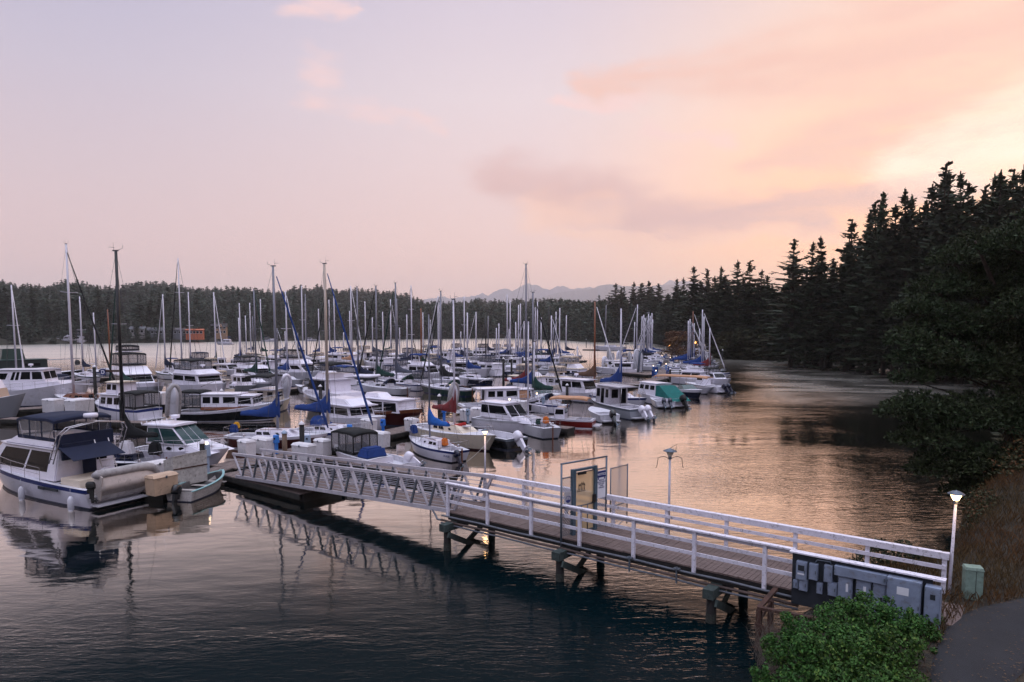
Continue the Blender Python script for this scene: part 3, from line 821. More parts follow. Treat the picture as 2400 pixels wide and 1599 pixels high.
# --- the big dark pine overhanging the water on the right
def big_pine(name, base, lobes, n, seed, label, leaf=.11):
    e = empty(name, base, 0, label, 'tree')
    bm = bmesh.new(); rb = random.Random(seed)
    top = max(l[0][2] for l in lobes)
    cx_ = sum(l[0][0] for l in lobes) / len(lobes); cy_ = sum(l[0][1] for l in lobes) / len(lobes)
    tube(bm, [(0, 0, -.5), (.2, 0, top * .3), (cx_ * .6, cy_ * .6, top * .65), (cx_, cy_, top)], .34, 9, r2=.05)
    for (c, r) in lobes:
        z0 = max(.5, c[2] * .55); b0 = Vector((cx_ * z0 / top * .8, cy_ * z0 / top * .8, z0)); c = Vector(c)
        tube(bm, [b0, b0.lerp(c, .5) + Vector((rb.uniform(-.4, .4), rb.uniform(-.4, .4), -.3)), c], .10, 6, r2=.02)
        for q in range(5):
            d = Vector((rb.uniform(-1, 1), rb.uniform(-1, 1), rb.uniform(-.3, .7))); d.normalize()
            tube(bm, [c - d * .2, c + Vector((d.x * r[0], d.y * r[1], d.z * r[2])) * .9], .03, 4, r2=.008)
    obj('trunk', bm, M_bark, e)
    # needle tufts: small fans of blades gathered in clumps on the lobes
    r = np.random.RandomState(seed)
    nt = n; idx = r.choice(len(lobes), nt, p=(lambda v: v / v.sum())(np.array([l[1][0] * l[1][1] for l in lobes])))
    C = np.array([l[0] for l in lobes])[idx]; Rr = np.array([l[1] for l in lobes])[idx]
    d = r.normal(size=(nt, 3)); d /= np.linalg.norm(d, axis=1)[:, None]
    d[:, 2] = np.abs(d[:, 2]) * .8 + d[:, 2] * .2
    T = C + d * Rr * (.55 + .5 * r.random(nt))[:, None]
    k = 7
    P = np.repeat(T, k, axis=0); D = np.repeat(d, k, axis=0)
    ax = D * .5 + r.normal(size=P.shape) * .55 + np.array([0, 0, .25]); ax /= np.linalg.norm(ax, axis=1)[:, None]
    sd_ = np.cross(ax, r.normal(size=P.shape)); sd_ /= np.linalg.norm(sd_, axis=1)[:, None]
    L = leaf * (1.2 + 1.2 * r.random(len(P)))[:, None]; wd = leaf * .33
    V = np.stack([P - sd_ * wd * .5, P + ax * L * .6 - sd_ * wd, P + ax * L, P + ax * L * .6 + sd_ * wd], axis=1).reshape(-1, 3)
    F = np.arange(len(V)).reshape(-1, 4)
    obj('crown', np_mesh('crown', V, F, [M_pine]), parent=e)
    return e
def lobes_px(items, base):
    out = []
    for (px, py, Y, rx, rz) in items:
        z = HZ(py, Y); x = XP(px, Y, z)
        out.append(((x - base[0], Y - base[1], z - base[2]), (rx, rx * .9, rz)))
    return out
b1 = (27.5, 34.5, 2.0)
it = [(2300, 585, 34, 1.5, 1.0), (2240, 620, 33, 1.3, .9), (2340, 640, 33.5, 2.0, 1.3), (2200, 690, 32.5, 1.5, 1.0), (2290, 700, 33, 2.2, 1.4), (2390, 680, 34, 2.2, 1.6), (2160, 740, 31.5, 1.4, .9), (2230, 780, 31.5, 2.0, 1.3), (2330, 800, 32, 2.3, 1.6), (2130, 805, 30.5, 1.0, .8), (2180, 850, 30, 1.7, 1.1), (2270, 880, 30.5, 2.2, 1.5), (2380, 880, 31, 2.4, 1.8),
      (2140, 895, 29.5, .9, .6), (2110, 975, 28.6, 1.0, .6), (2150, 960, 29, 1.4, .8), (2220, 990, 29, 2.0, 1.2), (2320, 1000, 29.5, 2.3, 1.5), (2170, 1040, 28.5, 1.5, .8), (2250, 1090, 28.5, 1.7, 1.1), (2200, 1110, 28.2, 1.2, .8), (2340, 1110, 28.5, 2.0, 1.3), (2430, 1000, 29.5, 2.6, 2.2), (2440, 800, 32, 2.6, 2.2), (2290, 1160, 28, 1.3, .8), (2460, 640, 34, 2.6, 2)]
big_pine('pine_tree', b1, lobes_px(it, b1), 15000, 3, 'large dark pine overhanging the water at the right edge')
b2 = (31.5, 33.0, 3.0)
it = [(2395, 590, 30, 1.8, 1.0), (2450, 560, 31, 2.0, 1.4), (2400, 740, 29, 1.4, 1.2), (2480, 700, 31, 2.4, 2.0)]
big_pine('pine_tree', b2, lobes_px(it, b2), 3000, 4, 'second pine cut by the right edge, behind the large overhanging pine')
# bare grey branches and leafy shrub at the foot of the pine
def shrub(name, base, lobes, n, size, m, seed, label, m2=None, f2=0, cat='shrub', group=None, stems=9):
    e = empty(name, base, 0, label, cat, group)
    obj('crown', leafy_mesh('crown', lobes, n, size, m, seed, mats2=m2, f2=f2, shell=.45), parent=e)
    bm = bmesh.new(); rb = random.Random(seed)
    for i in range(stems):
        c = Vector(rb.choice(lobes)[0]); p0 = Vector((c.x * .35, c.y * .35, -.1))
        tube(bm, [p0, p0.lerp(c, .5) + Vector((rb.uniform(-.1, .1), rb.uniform(-.1, .1), .05)), c], .022, 5, r2=.006)
    obj('stem', bm, M_bark, e)
    return e
shrub('shrub', (19.0, 26.4, .4), [((0, 0, .8), (1.1, 1.0, .8)), ((1.2, .8, 1.6), (1.3, 1.2, 1.0)), ((2.5, 1.0, 2.2), (1.5, 1.3, 1.2)), ((-.9, -.5, .5), (.6, .6, .5)), ((.2, -1.4, .5), (.8, .8, .6))], 6500, .065, M_leafy, 5, 'brownish leafy shrub on the bank below the large pine', M_rust, .25)
shrub('shrub', (11.6, 20.6, .5), [((-.45, .1, .35), (.55, .5, .35)), ((.35, .0, .45), (.6, .5, .42)), ((1.0, -.2, .25), (.6, .5, .35)), ((-1.0, .1, .15), (.4, .35, .22)), ((-.1, .3, .75), (.35, .3, .22)), ((.55, .1, .8), (.28, .26, .18)), ((1.5, -.4, .1), (.5, .5, .35))], 3600, .048, M_leafy, 6, 'dark shrub growing behind the far white railing', M_conifer, .4)
shrub('shrub', (21.5, 27.5, 1.0), [((0, 0, .9), (1.5, 1.3, 1.0)), ((1.6, .3, 1.6), (1.6, 1.4, 1.3)), ((3.2, .6, 2.2), (1.6, 1.4, 1.4)), ((-1.0, -.6, .5), (.9, .8, .7))], 7000, .07, M_leafy, 15, 'dark rounded shrub at the right edge under the large pine', M_rust, .12)
shrub('shrub', (16.2, 23.2, .7), [((0, 0, .3), (.5, .45, .45)), ((.5, .5, .6), (.6, .5, .5)), ((.9, 1.1, .9), (.7, .6, .6))], 2200, .05, M_leafy, 16, 'small ragged shrub on the waterline right of the pier lamp', M_rust, .3)
# the big green bush in the foreground
bl = []
rb = random.Random(31)
for (px, py, z, r) in [(1880, 1450, 1.75, .5), (1960, 1420, 1.95, .6), (2040, 1410, 2.0, .6), (2110, 1430, 1.9, .55), (1830, 1500, 1.4, .45), (1920, 1500, 1.8, .6), (2010, 1480, 1.95, .65), (2100, 1490, 1.85, .6), (2170, 1460, 1.6, .45), (2180, 1520, 1.35, .4), (1800, 1580, .95, .4), (1880, 1560, 1.4, .5), (1960, 1560, 1.6, .6), (2050, 1560, 1.65, .6), (2130, 1570, 1.5, .5), (1780, 1640, .7, .5), (1880, 1660, 1.1, .6), (2000, 1670, 1.3, .65), (2100, 1680, 1.2, .6), (2190, 1420, 1.7, .28)]:
    p = W(px, py, z); bl.append(((p.x - 7.2, p.y - 14.0, z - 1.30), (r * .82, r * .82, r * .62)))
for _ in range(70):
    c, r = rb.choice(bl[:19]); a = rb.uniform(0, 6.28)
    bl.append(((c[0] + math.cos(a) * r[0] * .8, c[1] + math.sin(a) * r[0] * .8, c[2] + rb.uniform(.05, .38)), (r[0] * .36, r[0] * .36, r[0] * .30)))
for _ in range(60):
    c, r = rb.choice(bl[:19]); a = rb.uniform(0, 6.28); q = rb.uniform(.2, .95)
    bl.append(((c[0] + math.cos(a) * r[0] * q, c[1] + math.sin(a) * r[0] * q, c[2] + r[2] * (1.1 - q * .5)), (.07, .07, rb.uniform(.14, .26))))
shrub('bush', (7.2, 14.0, 1.0), bl, 46000, .034, M_bush, 8, 'big bright green leafy bush in front of the electrical panel', M_bush2, .12, cat='bush', stems=30)
# twiggy bare brush left of the green bush
bm = bmesh.new(); rb = random.Random(90)
for i in range(230):
    p = W(rb.uniform(1770, 1900), rb.uniform(1500, 1620), .4)
    a = rb.uniform(0, 6.28); L = rb.uniform(.35, .95)
    q = p + Vector((math.cos(a) * L * .45, math.sin(a) * L * .45, L))
    mid_ = p.lerp(q, .5) + Vector((rb.uniform(-.08, .08), rb.uniform(-.08, .08), .03))
    tube(bm, [p, mid_, q], .006, 3, r2=.002, caps=False)
    for k in range(4):
        s = rb.uniform(.3, .95); b0 = p.lerp(q, s); a2 = rb.uniform(0, 6.28); l2 = L * .3
        tube(bm, [b0, b0 + Vector((math.cos(a2) * l2 * .7, math.sin(a2) * l2 * .7, l2 * .7))], .003, 3, r2=.001, caps=False)
tag(obj('dead_brush', bm, mat('dead_twig', (.42, .38, .34), .95)), 'pale leafless brush at the left side of the green bush', 'brush')
# dry grass tufts on the bank
def grass(name, fn, n, h, m, label, seed):
    r = random.Random(seed); V = []; F = []
    for _ in range(n):
        x, y = fn(r); z = ground_h(x, y)
        if z < .25: continue
        if any((x - p.x) ** 2 + (y - p.y) ** 2 < (p.z * .9) ** 2 for p in sp[::2]): continue
        a = r.uniform(0, 6.28); l = h * r.uniform(.4, 1.1); w = .0045
        bx, by = math.cos(a) * w, math.sin(a) * w; tx, ty = r.uniform(-.5, .5) * l, r.uniform(-.5, .5) * l
        i = len(V); V.extend([(x - bx, y - by, z - .02), (x + bx, y + by, z - .02), (x + tx * .4 + bx * .7, y + ty * .4 + by * .7, z + l * .6), (x + tx, y + ty, z + l)])
        F.append((i, i + 1, i + 2, i + 3))
    return tag(obj(name, np_mesh(name, V, F, [m])), label, 'grass', kind='stuff')
grass('grass', lambda r: (r.uniform(9, 30), r.uniform(13, 32)), 90000, .27, foliage_mat('dry_grass', (.075, .047, .020), 1.1), 'dry brown grass covering the bank beside the path', 4)
grass('leaf_litter', lambda r: (r.uniform(6, 16), r.uniform(6, 15.5)), 14000, .09, foliage_mat('dead_leaves', (.10, .06, .035), .9), 'dead leaves and short weeds beside the asphalt path', 5)

# fallen leaves on the path
V = []; F = []; r_ = random.Random(12)
for _ in range(900):
    k = r_.randrange(len(sp) - 1); p = sp[k].lerp(sp[k + 1], r_.random()); a = r_.uniform(0, 6.28); q = r_.choice((-1, 1)) * p.z * .95 * r_.random() ** .45
    t = (sp[k + 1] - sp[k]); t.z = 0; t.normalize(); x, y = p.x - t.y * q, p.y + t.x * q; z = ground_h(x, y) + .108; s_ = r_.uniform(.012, .035)
    i = len(V); V.extend([(x - math.cos(a) * s_, y - math.sin(a) * s_, z), (x + math.sin(a) * s_ * .6, y - math.cos(a) * s_ * .6, z + .008), (x + math.cos(a) * s_, y + math.sin(a) * s_, z + .004), (x - math.sin(a) * s_ * .6, y + math.cos(a) * s_ * .6, z + .01)]); F.append((i, i + 1, i + 2, i + 3))
tag(obj('fallen_leaves', np_mesh('fallen_leaves', V, F, [MATS['dead_leaf'] if 'dead_leaf' in MATS else mat('dead_leaf', (.36, .27, .18), .9)])), 'fallen leaves scattered along the edges of the asphalt path', 'leaves', kind='stuff')
# ================================================================ pier, gangway, gate
PU = Vector((.786, -.618, 0)); PN = Vector((.618, .786, 0)); PO = Vector((-2.36, 24.67, 0))
def PP(s, n, z): return PO + PU * s + PN * n + Vector((0, 0, z))
P_ANG = math.atan2(PU.y, PU.x)
M_white = mat("white_paint_wood", (.88, .86, .90), .55, var=.06, vscale=6, stain=(.46, .43, .42), stain_amt=.75, bump=.3, bscale=30)
M_deck = mat("weathered_planks", (.42, .355, .335), .85, var=.28, vscale=2.2, bump=.4, bscale=18, stain=(.27, .22, .20), stain_amt=.6, stretch=(1, 6, 1))
M_dark_timber = mat("creosote_timber", (.13, .12, .115), .9, var=.4, vscale=4, bump=.5, bscale=14)
M_green_timber = mat("mossy_timber", (.22, .26, .25), .9, var=.35, vscale=5, bump=.5, bscale=14, stain=(.13, .16, .15), stain_amt=.8)
M_alu = mat("aluminium", (.72, .70, .73), .42, metal=.2, var=.12, vscale=5)
M_galv = mat("galvanised_steel", (.40, .43, .47), .5, metal=.6, var=.2, vscale=7)
M_bluegrey = mat("blue_grey_paint", (.25, .33, .38), .5, var=.2, vscale=6, stain=(.45, .42, .4), stain_amt=.3)
M_pipe = mat("pipe_grey", (.36, .37, .40), .6, var=.25, vscale=3)
M_pipe_rust = mat("pipe_brown", (.30, .24, .22), .7, var=.3, vscale=3)
M_brown = mat("rust_brown_timber", (.27, .175, .14), .85, var=.3, vscale=4, bump=.3)
M_cabgrey = mat("cabinet_grey", (.52, .56, .64), .55, metal=.15, var=.15, vscale=3.5, stain=(.42, .40, .40), stain_amt=.6)
M_board = mat("panel_backboard", (.12, .14, .17), .8, var=.3, vscale=3)
M_black = mat("black_rubber", (.035, .035, .04), .6)
M_lampw = emis("lamp_glow", (1.0, .62, .26), 9.0)
M_lampoff = mat("lamp_glass_unlit", (.72, .66, .58), .3)
M_pale = mat("label_white", (.86, .86, .88), .6)

pier = empty('pier', PP(0, 0, 0), P_ANG, 'timber pier with brown plank deck on dark braced piles', 'pier')
# everything below is built in pier axes: x along the pier to the shore, y across (away from the camera)
L_P = 15.7; WD = 2.0; ZD = 1.30
bm = bmesh.new(); rr = random.Random(2)
x = 0.0
while x < L_P:
    w = .14; dz = rr.uniform(-.004, .004)
    box(bm, x, x + w - .012, -.02 + rr.uniform(-.01, .01), WD + .02 + rr.uniform(-.01, .01), ZD - .045 + dz, ZD + dz)
    x += w
obj('deck', bm, M_deck, pier)
bm = bmesh.new()
for y in (0.06, .62, 1.35, WD - .06): box(bm, 0, L_P, y - .05, y + .05, ZD - .32, ZD - .05)
for x in (0.05, 2, 5.9, 9, 12, 14.8): box(bm, x, x + .08, .12, WD - .12, ZD - .36, ZD - .06)
obj('stringer', bm, M_dark_timber, pier)
BENTS = [.30, 5.22, 10.2]
for bx in BENTS:
    bm = bmesh.new(); box(bm, bx - .15, bx + .15, -.62, WD + .40, ZD - .585, ZD - .323); obj('pile_cap', bm, M_green_timber, pier)
    for y in (-.36, WD + .15):
        bm = bmesh.new(); tube(bm, [(bx, y, -1.5), (bx + .01, y, .2), (bx, y, ZD - .585)], .14, 10, r2=.13); pl = obj('pile', bm, M_dark_timber, pier)
        bm = bmesh.new(); tube(bm, [(bx + .003, y, -.3), (bx + .004, y, .26)], .1415, 10, caps=False); obj('tide_band', bm, mat('barnacle_band', (.20, .21, .19), .95, var=.5, vscale=22, bump=1, bscale=60), pl)
    for (y0, z0, y1, z1, dx) in ((-.50, .62, WD + .1, -.72, .19), (WD + .25, .62, -.35, -.72, -.19)):
        bm = bmesh.new(); bar(bm, (bx + dx, y0, z0), (bx + dx, y1, z1), .20, .07, up=(1, 0, 0)); obj('brace', bm, M_green_timber, pier)
for (y, z, r, m, wob) in ((-.12, ZD - .16, .035, M_pipe, .0), (-.14, ZD - .34, .042, M_pipe_rust, .0), (-.16, ZD - .44, .03, M_pipe, .0)):
    bm = bmesh.new(); tube(bm, [(i * .9 - .2, y, z + .012 * math.sin(i * 1.9 + z * 9)) for i in range(15)], r, 7); obj('pipe', bm, m, pier)
bm = bmesh.new()
tube(bm, [(-.2, -.14, ZD - .34), (-.45, -.1, ZD - .36), (-.62, .0, ZD - .28), (-.9, .1, ZD - .12)], .035, 7)
obj('pipe', bm, M_pipe, pier)
bm = bmesh.new()
for x in (9.1, 7.6):
    box(bm, x - .02, x + .02, -.22, -.17, ZD - .52, ZD - .05)
    box(bm, x - .09, x + .09, -.26, -.12, ZD - .10, ZD - .085)
obj('pipe_hanger', bm, M_galv, pier)

def railing(label, y, posts, x0, x1, side, gaps=()):
    """white rail; side=-1 towards the camera"""
    e = empty('white_railing', PP(0, 0, 0), P_ANG, label, 'railing')
    for x in posts:
        bm = bmesh.new()
        box(bm, x - .05, x + .05, y - .045, y + .045, ZD - .20, ZD + 1.04)
        obj('post', bm, M_white, e)
    yo = y + side * 0.0
    segs = [x0] + [p for p in posts if x0 < p < x1] + [x1]
    for (za, zb, t) in ((.66, .76, .035), (.32, .42, .035)):
        bm = bmesh.new()
        box(bm, x0 + .0, x1, y - .045 - t if side < 0 else y + .0455, y - .0455 if side < 0 else y + .045 + t, ZD + za, ZD + zb)
        obj('rail', bm, M_white, e)
    bm = bmesh.new()
    box(bm, x0 - .05, x1 + .05, y - .08, y + .08, ZD + 1.04, ZD + 1.085)
    box(bm, x0 - .05, x1 + .05, y - .045 - .035, y - .046, ZD + .92, ZD + 1.037) if side < 0 else box(bm, x0 - .05, x1 + .05, y + .046, y + .08, ZD + .92, ZD + 1.037)
    obj('top_rail', bm, M_white, e)
    return e
# near rail faces the camera with its boards on the deck side: the posts stand in front
near_posts = [.05, 1.95, 3.85, 5.75, 7.65, 9.55, 11.5]
railing('white timber railing on the near side of the pier', -.05, near_posts, 0, 12.2, 1)
far_posts = [.1, 2.0, 3.9, 5.8, 7.75, 9.7, 11.7, 13.55, 15.3]
railing('white timber railing on the channel side of the pier', WD - .02, far_posts, .1, 15.35, -1)

# ---- gangway ---------------------------------------------------------
GL = 15.2; GX0 = -15.0
gang = empty('gangway', PP(0, 0, 0), P_ANG, 'grey aluminium truss gangway sloping from the pier down to the float', 'gangway')
def gz(x): return .52 + (ZD - .42 + .36 - .52) * (x - GX0) / GL       # bottom chord height
bm = bmesh.new()
for i in range(int(GL / .15)):
    x = GX0 + .1 + i * .15
    box(bm, x, x + .135, .32, 1.70, gz(x) + .035, gz(x) + .06)
obj('deck', bm, M_deck, gang)
for y in (.25, 1.77):
    bm = bmesh.new()
    for (dz, w, h) in ((0, .09, .15), (1.13, .09, .12)):
        bar(bm, (GX0 - (.25 if dz else 0), y, gz(GX0) + dz), (GX0 + GL + (.55 if dz else -.1), y, gz(GX0 + GL) + dz), w, h)
    obj('chord', bm, M_alu, gang)
    bm = bmesh.new(); bm2 = bmesh.new()
    n = 15; p = GL / n
    for i in range(n):
        xa = GX0 + p * i
        # bright leaning channel with its flanges, dark web on the other side
        bar(bm, (xa + (.02 if i else -.15), y, gz(xa) + 1.07), (xa + p * .56, y, gz(xa) + .07), .095, .045, up=(1, 0, 0))
        bar(bm2, (xa + p * .60, y, gz(xa) + .07), (xa + p * .97, y, gz(xa + p) + 1.07), .07, .07, up=(1, 0, 0))
    bar(bm, (GX0 + GL + .42, y, gz(GX0 + GL) + 1.07), (GX0 + GL - .1, y, gz(GX0 + GL) + .05), .09, .09)
    obj('diagonal', bm, M_alu, gang); obj('diagonal', bm2, M_galv, gang)
    bm = bmesh.new()
    for dz in (.16, .30, .44, .60, .76, .92):
        yy = y + (.06 if y < 1 else -.06)
        tube(bm, [(GX0 + .05, yy, gz(GX0) + dz), (GX0 + GL + .25, yy, gz(GX0 + GL) + dz)], .013, 5)
    obj('handrail', bm, M_alu, gang)
bm = bmesh.new()
for i in range(16): box(bm, GX0 + i * GL / 15.2, GX0 + i * GL / 15.2 + .06, .3, 1.72, gz(GX0 + i) - .06, gz(GX0 + i) + .02)
obj('crossbeam', bm, M_galv, gang)

# ---- gate ------------------------------------------------------------
ga = Vector((5.1, -.12, 0)); gb = Vector((5.55, WD - .08, 0))
gd = (gb - ga); GW = gd.length; gang_ = math.atan2(gd.y, gd.x)
gate = empty('security_gate', PP(ga.x, ga.y, ZD), P_ANG + gang_, 'steel framed security gate with tan door panel across the pier', 'gate')
# local: x across the pier, z up, -y faces the shore and the camera
bm = bmesh.new()
for x in (0, GW): tube(bm, [(x, 0, -.55 if x == 0 else -.3), (x, 0, 2.40)], .033, 8)
tube(bm, [(-.03, 0, 2.40), (GW + .03, 0, 2.40)], .030, 8)
tube(bm, [(0, 0, 1.93), (.50, 0, 1.93)], .022, 7); tube(bm, [(1.58, 0, 2.02), (GW, 0, 2.02)], .022, 7)
obj('pipe_frame', bm, M_galv, gate)
bm = bmesh.new()
box(bm, .46, .60, -.06, .06, -.02, 2.16); box(bm, 1.47, 1.60, -.06, .06, -.02, 2.16); box(bm, .603, 1.467, -.05, .05, 2.08, 2.155)
dframe = obj('door_frame', bm, M_bluegrey, gate)
def wire_panel(bm, x0, x1, z0, z1, st=.10, y=0.0, r=.0045):
    """chain link: two families of slanted wires clipped to the rectangle"""
    for sgn in (1, -1):
        w, h = x1 - x0, z1 - z0
        k = -h
        while k < w:
            if sgn > 0: a = (max(k, 0), max(-k, 0)); b = (min(w, k + h), min(h, w - k))
            else: a = (max(k, 0), h - max(-k, 0)); b = (min(w, k + h), h - min(h, w - k))
            if abs(b[0] - a[0]) > .01: bar(bm, (x0 + a[0], y, z0 + a[1]), (x0 + b[0], y, z0 + b[1]), r * 2)
            k += st
bm = bmesh.new(); wire_panel(bm, .03, .46, .03, 1.92); wire_panel(bm, 1.61, GW - .03, .03, 2.0)
obj('chain_link_mesh', bm, M_galv, gate)
pm = bpy.data.materials.new("tan_clear_panel"); pm.use_nodes = True
_n = NT(pm.node_tree); _b = pm.node_tree.nodes['Principled BSDF']; _b.inputs['Base Color'].default_value = s2l((.85, .76, .60)) + (1,); _b.inputs['Roughness'].default_value = .35
_t = _n.new('ShaderNodeBsdfTransparent'); _t.inputs[0].default_value = (.95, .88, .78, 1); _x = _n.new('ShaderNodeMixShader'); _x.inputs[0].default_value = .50
_n.link(_t.outputs[0], _x.inputs[1]); _n.link(_b.outputs[0], _x.inputs[2]); _n.link(_x.outputs[0], pm.node_tree.nodes['Material Output'].inputs[0])
bm = bmesh.new(); box(bm, .61, 1.46, -.006, .006, .05, 2.04)
door = obj('door', bm, pm, gate)
bm = bmesh.new()
for (a, b) in (((.62, .07), (1.45, .07)), ((.62, .92), (1.45, .92)), ((.90, .07), (.90, .92)), ((1.18, .07), (1.18, .92)), ((.62, 2.03), (1.45, 2.03))):
    tube(bm, [(a[0], -.02, a[1]), (b[0], -.02, b[1])], .017, 6)
obj('door_bar', bm, M_galv, door)
bm = bmesh.new(); box(bm, 1.36, 1.50, -.10, -.061, .95, 1.22); box(bm, 1.30, 1.48, -.13, -.101, .97, 1.0)
obj('lock', bm, M_black, door)
bm = bmesh.new(); box(bm, .70, 1.05, -.08, -.03, 1.96, 2.04); obj('door_closer', bm, M_black, gate)
# emblem on the door: a fan of five sail-like blades over a hull line
bm = bmesh.new()
ex, ez = .90, 1.42
for k in range(5):
    x0 = ex - .15 + k * .062; h = .24 + (.05 if k in (2, 3) else 0)
    P = [(x0 + .01 * k - .03, ez), (x0 + .035 + .012 * k - .03, ez + .003), (x0 + .045 + .004 * k - .01, ez + h)]
    f = [bm.verts.new((p[0], y, p[1])) for y in (-.012, -.008) for p in P]
    bm.faces.new((f[0], f[1], f[2])); bm.faces.new((f[5], f[4], f[3]))
    for i in range(3): bm.faces.new((f[i], f[(i + 1) % 3], f[3 + (i + 1) % 3], f[3 + i]))
    # mountain-like cap joining the blade tops
    P = [(x0 + .005, ez + h * .72), (x0 + .075, ez + h * .55), (x0 + .035, ez + h + .012)]
    f = [bm.verts.new((p[0], -.0135, p[1])) for p in P]; bm.faces.new(f)
box(bm, ex - .19, ex + .20, -.0125, -.008, ez - .03, ez - .012)
obj('emblem', bm, M_black, door)

def text_mesh(txt, size, m, parent, loc, name='lettering', align='CENTER', rx=math.pi / 2, rz=0, sx=1.0, ext=.001, bold=0.0):
    cu = bpy.data.curves.new('t', 'FONT'); cu.body = txt; cu.size = size; cu.align_x = align; cu.extrude = ext; cu.offset = bold; cu.space_line = .95
    to = bpy.data.objects.new('t', cu); COL.objects.link(to)
    dg = bpy.context.evaluated_depsgraph_get(); me = bpy.data.meshes.new_from_object(to.evaluated_get(dg)); bpy.data.objects.remove(to); bpy.data.curves.remove(cu)
    me.materials.clear(); me.materials.append(m)
    o = bpy.data.objects.new(name, me); COL.objects.link(o); o.parent = parent; o.location = loc; o.rotation_euler = (rx, 0, rz); o.scale = (sx, 1, 1)
    return o
M_navy = mat("sign_navy", (.10, .16, .40), .5)
gm = gate.matrix_basis.copy()
def gate_pt(x, y, z):
    a = P_ANG + gang_
    p = PP(ga.x, ga.y, ZD); return Vector((p.x + math.cos(a) * x - math.sin(a) * y, p.y + math.sin(a) * x + math.cos(a) * y, p.z + z))
sg = empty('notice_sign', gate_pt(1.80, -.045, 1.50), P_ANG + gang_, 'white and navy notice sign wired to the gate beside the door', 'sign')
bm = bmesh.new(); box(bm, -.20, .20, -.004, .004, -.46, .46); obj('plate', bm, M_pale, sg)
bm = bmesh.new(); box(bm, -.197, .197, -.0075, -.0042, .235, .455); obj('header', bm, M_navy, sg)
text_mesh("NOTICE", .115, M_pale, sg, (0, -.009, .305), bold=.002)
text_mesh("MARINA AND\nADJACENT PROPERTY\nPROTECTED BY\n24 HOUR\nSURVEILLANCE", .066, M_navy, sg, (0, -.0055, .12), bold=.0012, sx=.62).scale = (.60, 1, 1)
for sx_ in (-1, 1):
    bm = bmesh.new(); box(bm, sx_ * .15 - .03, sx_ * .15 + .03, -.0075, -.0042, .17, .232, top=(.012, .012, 0)); obj('camera_symbol', bm, M_navy, sg)
s2 = empty('round_emblem_sign', gate_pt(.24, -.045, 1.23), P_ANG + gang_, 'small grey sign with round blue emblem left of the gate door', 'sign')
bm = bmesh.new(); box(bm, -.15, .15, -.004, .004, -.25, .25); obj('plate', bm, mat("weathered_sign", (.66, .65, .66), .6, var=.2, vscale=9, stain=(.4, .36, .33), stain_amt=.6), s2)
bm = bmesh.new()
def ring(bm, cx, cz, r0, r1, y, a0=0, a1=360, n=28):
    v = []
    for i in range(n + 1):
        a = rad(a0 + (a1 - a0) * i / n); v.append((bm.verts.new((cx + r0 * math.cos(a), y, cz + r0 * math.sin(a))), bm.verts.new((cx + r1 * math.cos(a), y, cz + r1 * math.sin(a)))))
    for a, b in zip(v, v[1:]): bm.faces.new((a[0], b[0], b[1], a[1]))
ring(bm, .02, 0, .095, .118, -.0055); ring(bm, .02, -.01, .0, .09, -.0055, 190, 350)
bar(bm, (-.05, -.006, -.07), (.08, -.006, .10), .018, .002, up=(0, 1, 0))
obj('emblem', bm, M_navy, s2)
wing = empty('chain_link_wing', PP(gb.x + .04, gb.y + .22, ZD), P_ANG + gang_ + .10, 'chain link wing fence reaching out over the water beside the gate', 'fence')
bm = bmesh.new()
for x in (0, .98): tube(bm, [(x, 0, .35 if x == 0 else -.15), (x, 0, 1.98)], .022, 7)
for z in (1.95, .62): tube(bm, [(0, 0, z), (.98, 0, z)], .018, 6)
tube(bm, [(.98, 0, .1), (.2, 0, -.22)], .016, 6)
obj('pipe_frame', bm, M_galv, wing)
bm = bmesh.new(); wire_panel(bm, .02, .96, .02, 1.94); obj('chain_link_mesh', bm, M_galv, wing)

# ---- electrical panel ----------------------------------------------------
ep = empty('electrical_panel', PP(12.25, -.22, ZD), P_ANG, 'row of grey electrical cabinets on a dark board at the shore end', 'electrical panel')
bm = bmesh.new(); box(bm, 0, 3.05, -.02, .02, -.28, 1.05); obj('backboard', bm, M_board, ep)
bm = bmesh.new(); box(bm, -.06, 3.3, -.10, .12, 1.053, 1.085); obj('cap_board', bm, M_white, ep)
def cabinet(name, x0, x1, z0, z1, d, door=True, lab=None, win=None, knob=True):
    bm = bmesh.new(); box(bm, x0, x1, -.021 - d, -.021, z0, z1, top=(0, 0, 0)); 
    c = obj(name, bm, M_cabgrey, ep)
    if door:
        bm = bmesh.new(); box(bm, x0 + .02, x1 - .02, -.021 - d - .012, -.021 - d - .001, z0 + .02, z1 - .02); obj('door', bm, M_cabgrey, c)
    bm = bmesh.new(); box(bm, x1 - .05, x1 - .03, -.021 - d - .03, -.021 - d - .0125, (z0 + z1) / 2 - .04, (z0 + z1) / 2 + .04)
    for k in (z0 + .05, z1 - .09): box(bm, x0 - .004, x0 + .018, -.021 - d - .02, -.021 - d - .0125, k, k + .04)
    obj('latch', bm, M_galv, c)
    if lab:
        bm = bmesh.new(); box(bm, lab[0], lab[1], -.021 - d - .0165, -.021 - d - .0125, lab[2], lab[3]); obj('label_plate', bm, M_pale, c)
    if win:
        bm = bmesh.new(); box(bm, win[0], win[1], -.021 - d - .0165, -.021 - d - .0125, win[2], win[3]); obj('window', bm, M_board, c)
    return c
cabinet('meter_box', .13, .38, .42, .88, .14, win=(.18, .33, .66, .80), lab=(.17, .33, .56, .60))
cabinet('meter_box', .43, .63, .48, .88, .12); cabinet('meter_box', .78, .97, .50, .92, .12)
cabinet('meter_box', .05, .17, .16, .36, .08); cabinet('meter_box', .20, .40, .14, .44, .10)
cabinet('meter_box', .62, .75, .16, .42, .10); cabinet('meter_box', .88, 1.08, .18, .50, .11)
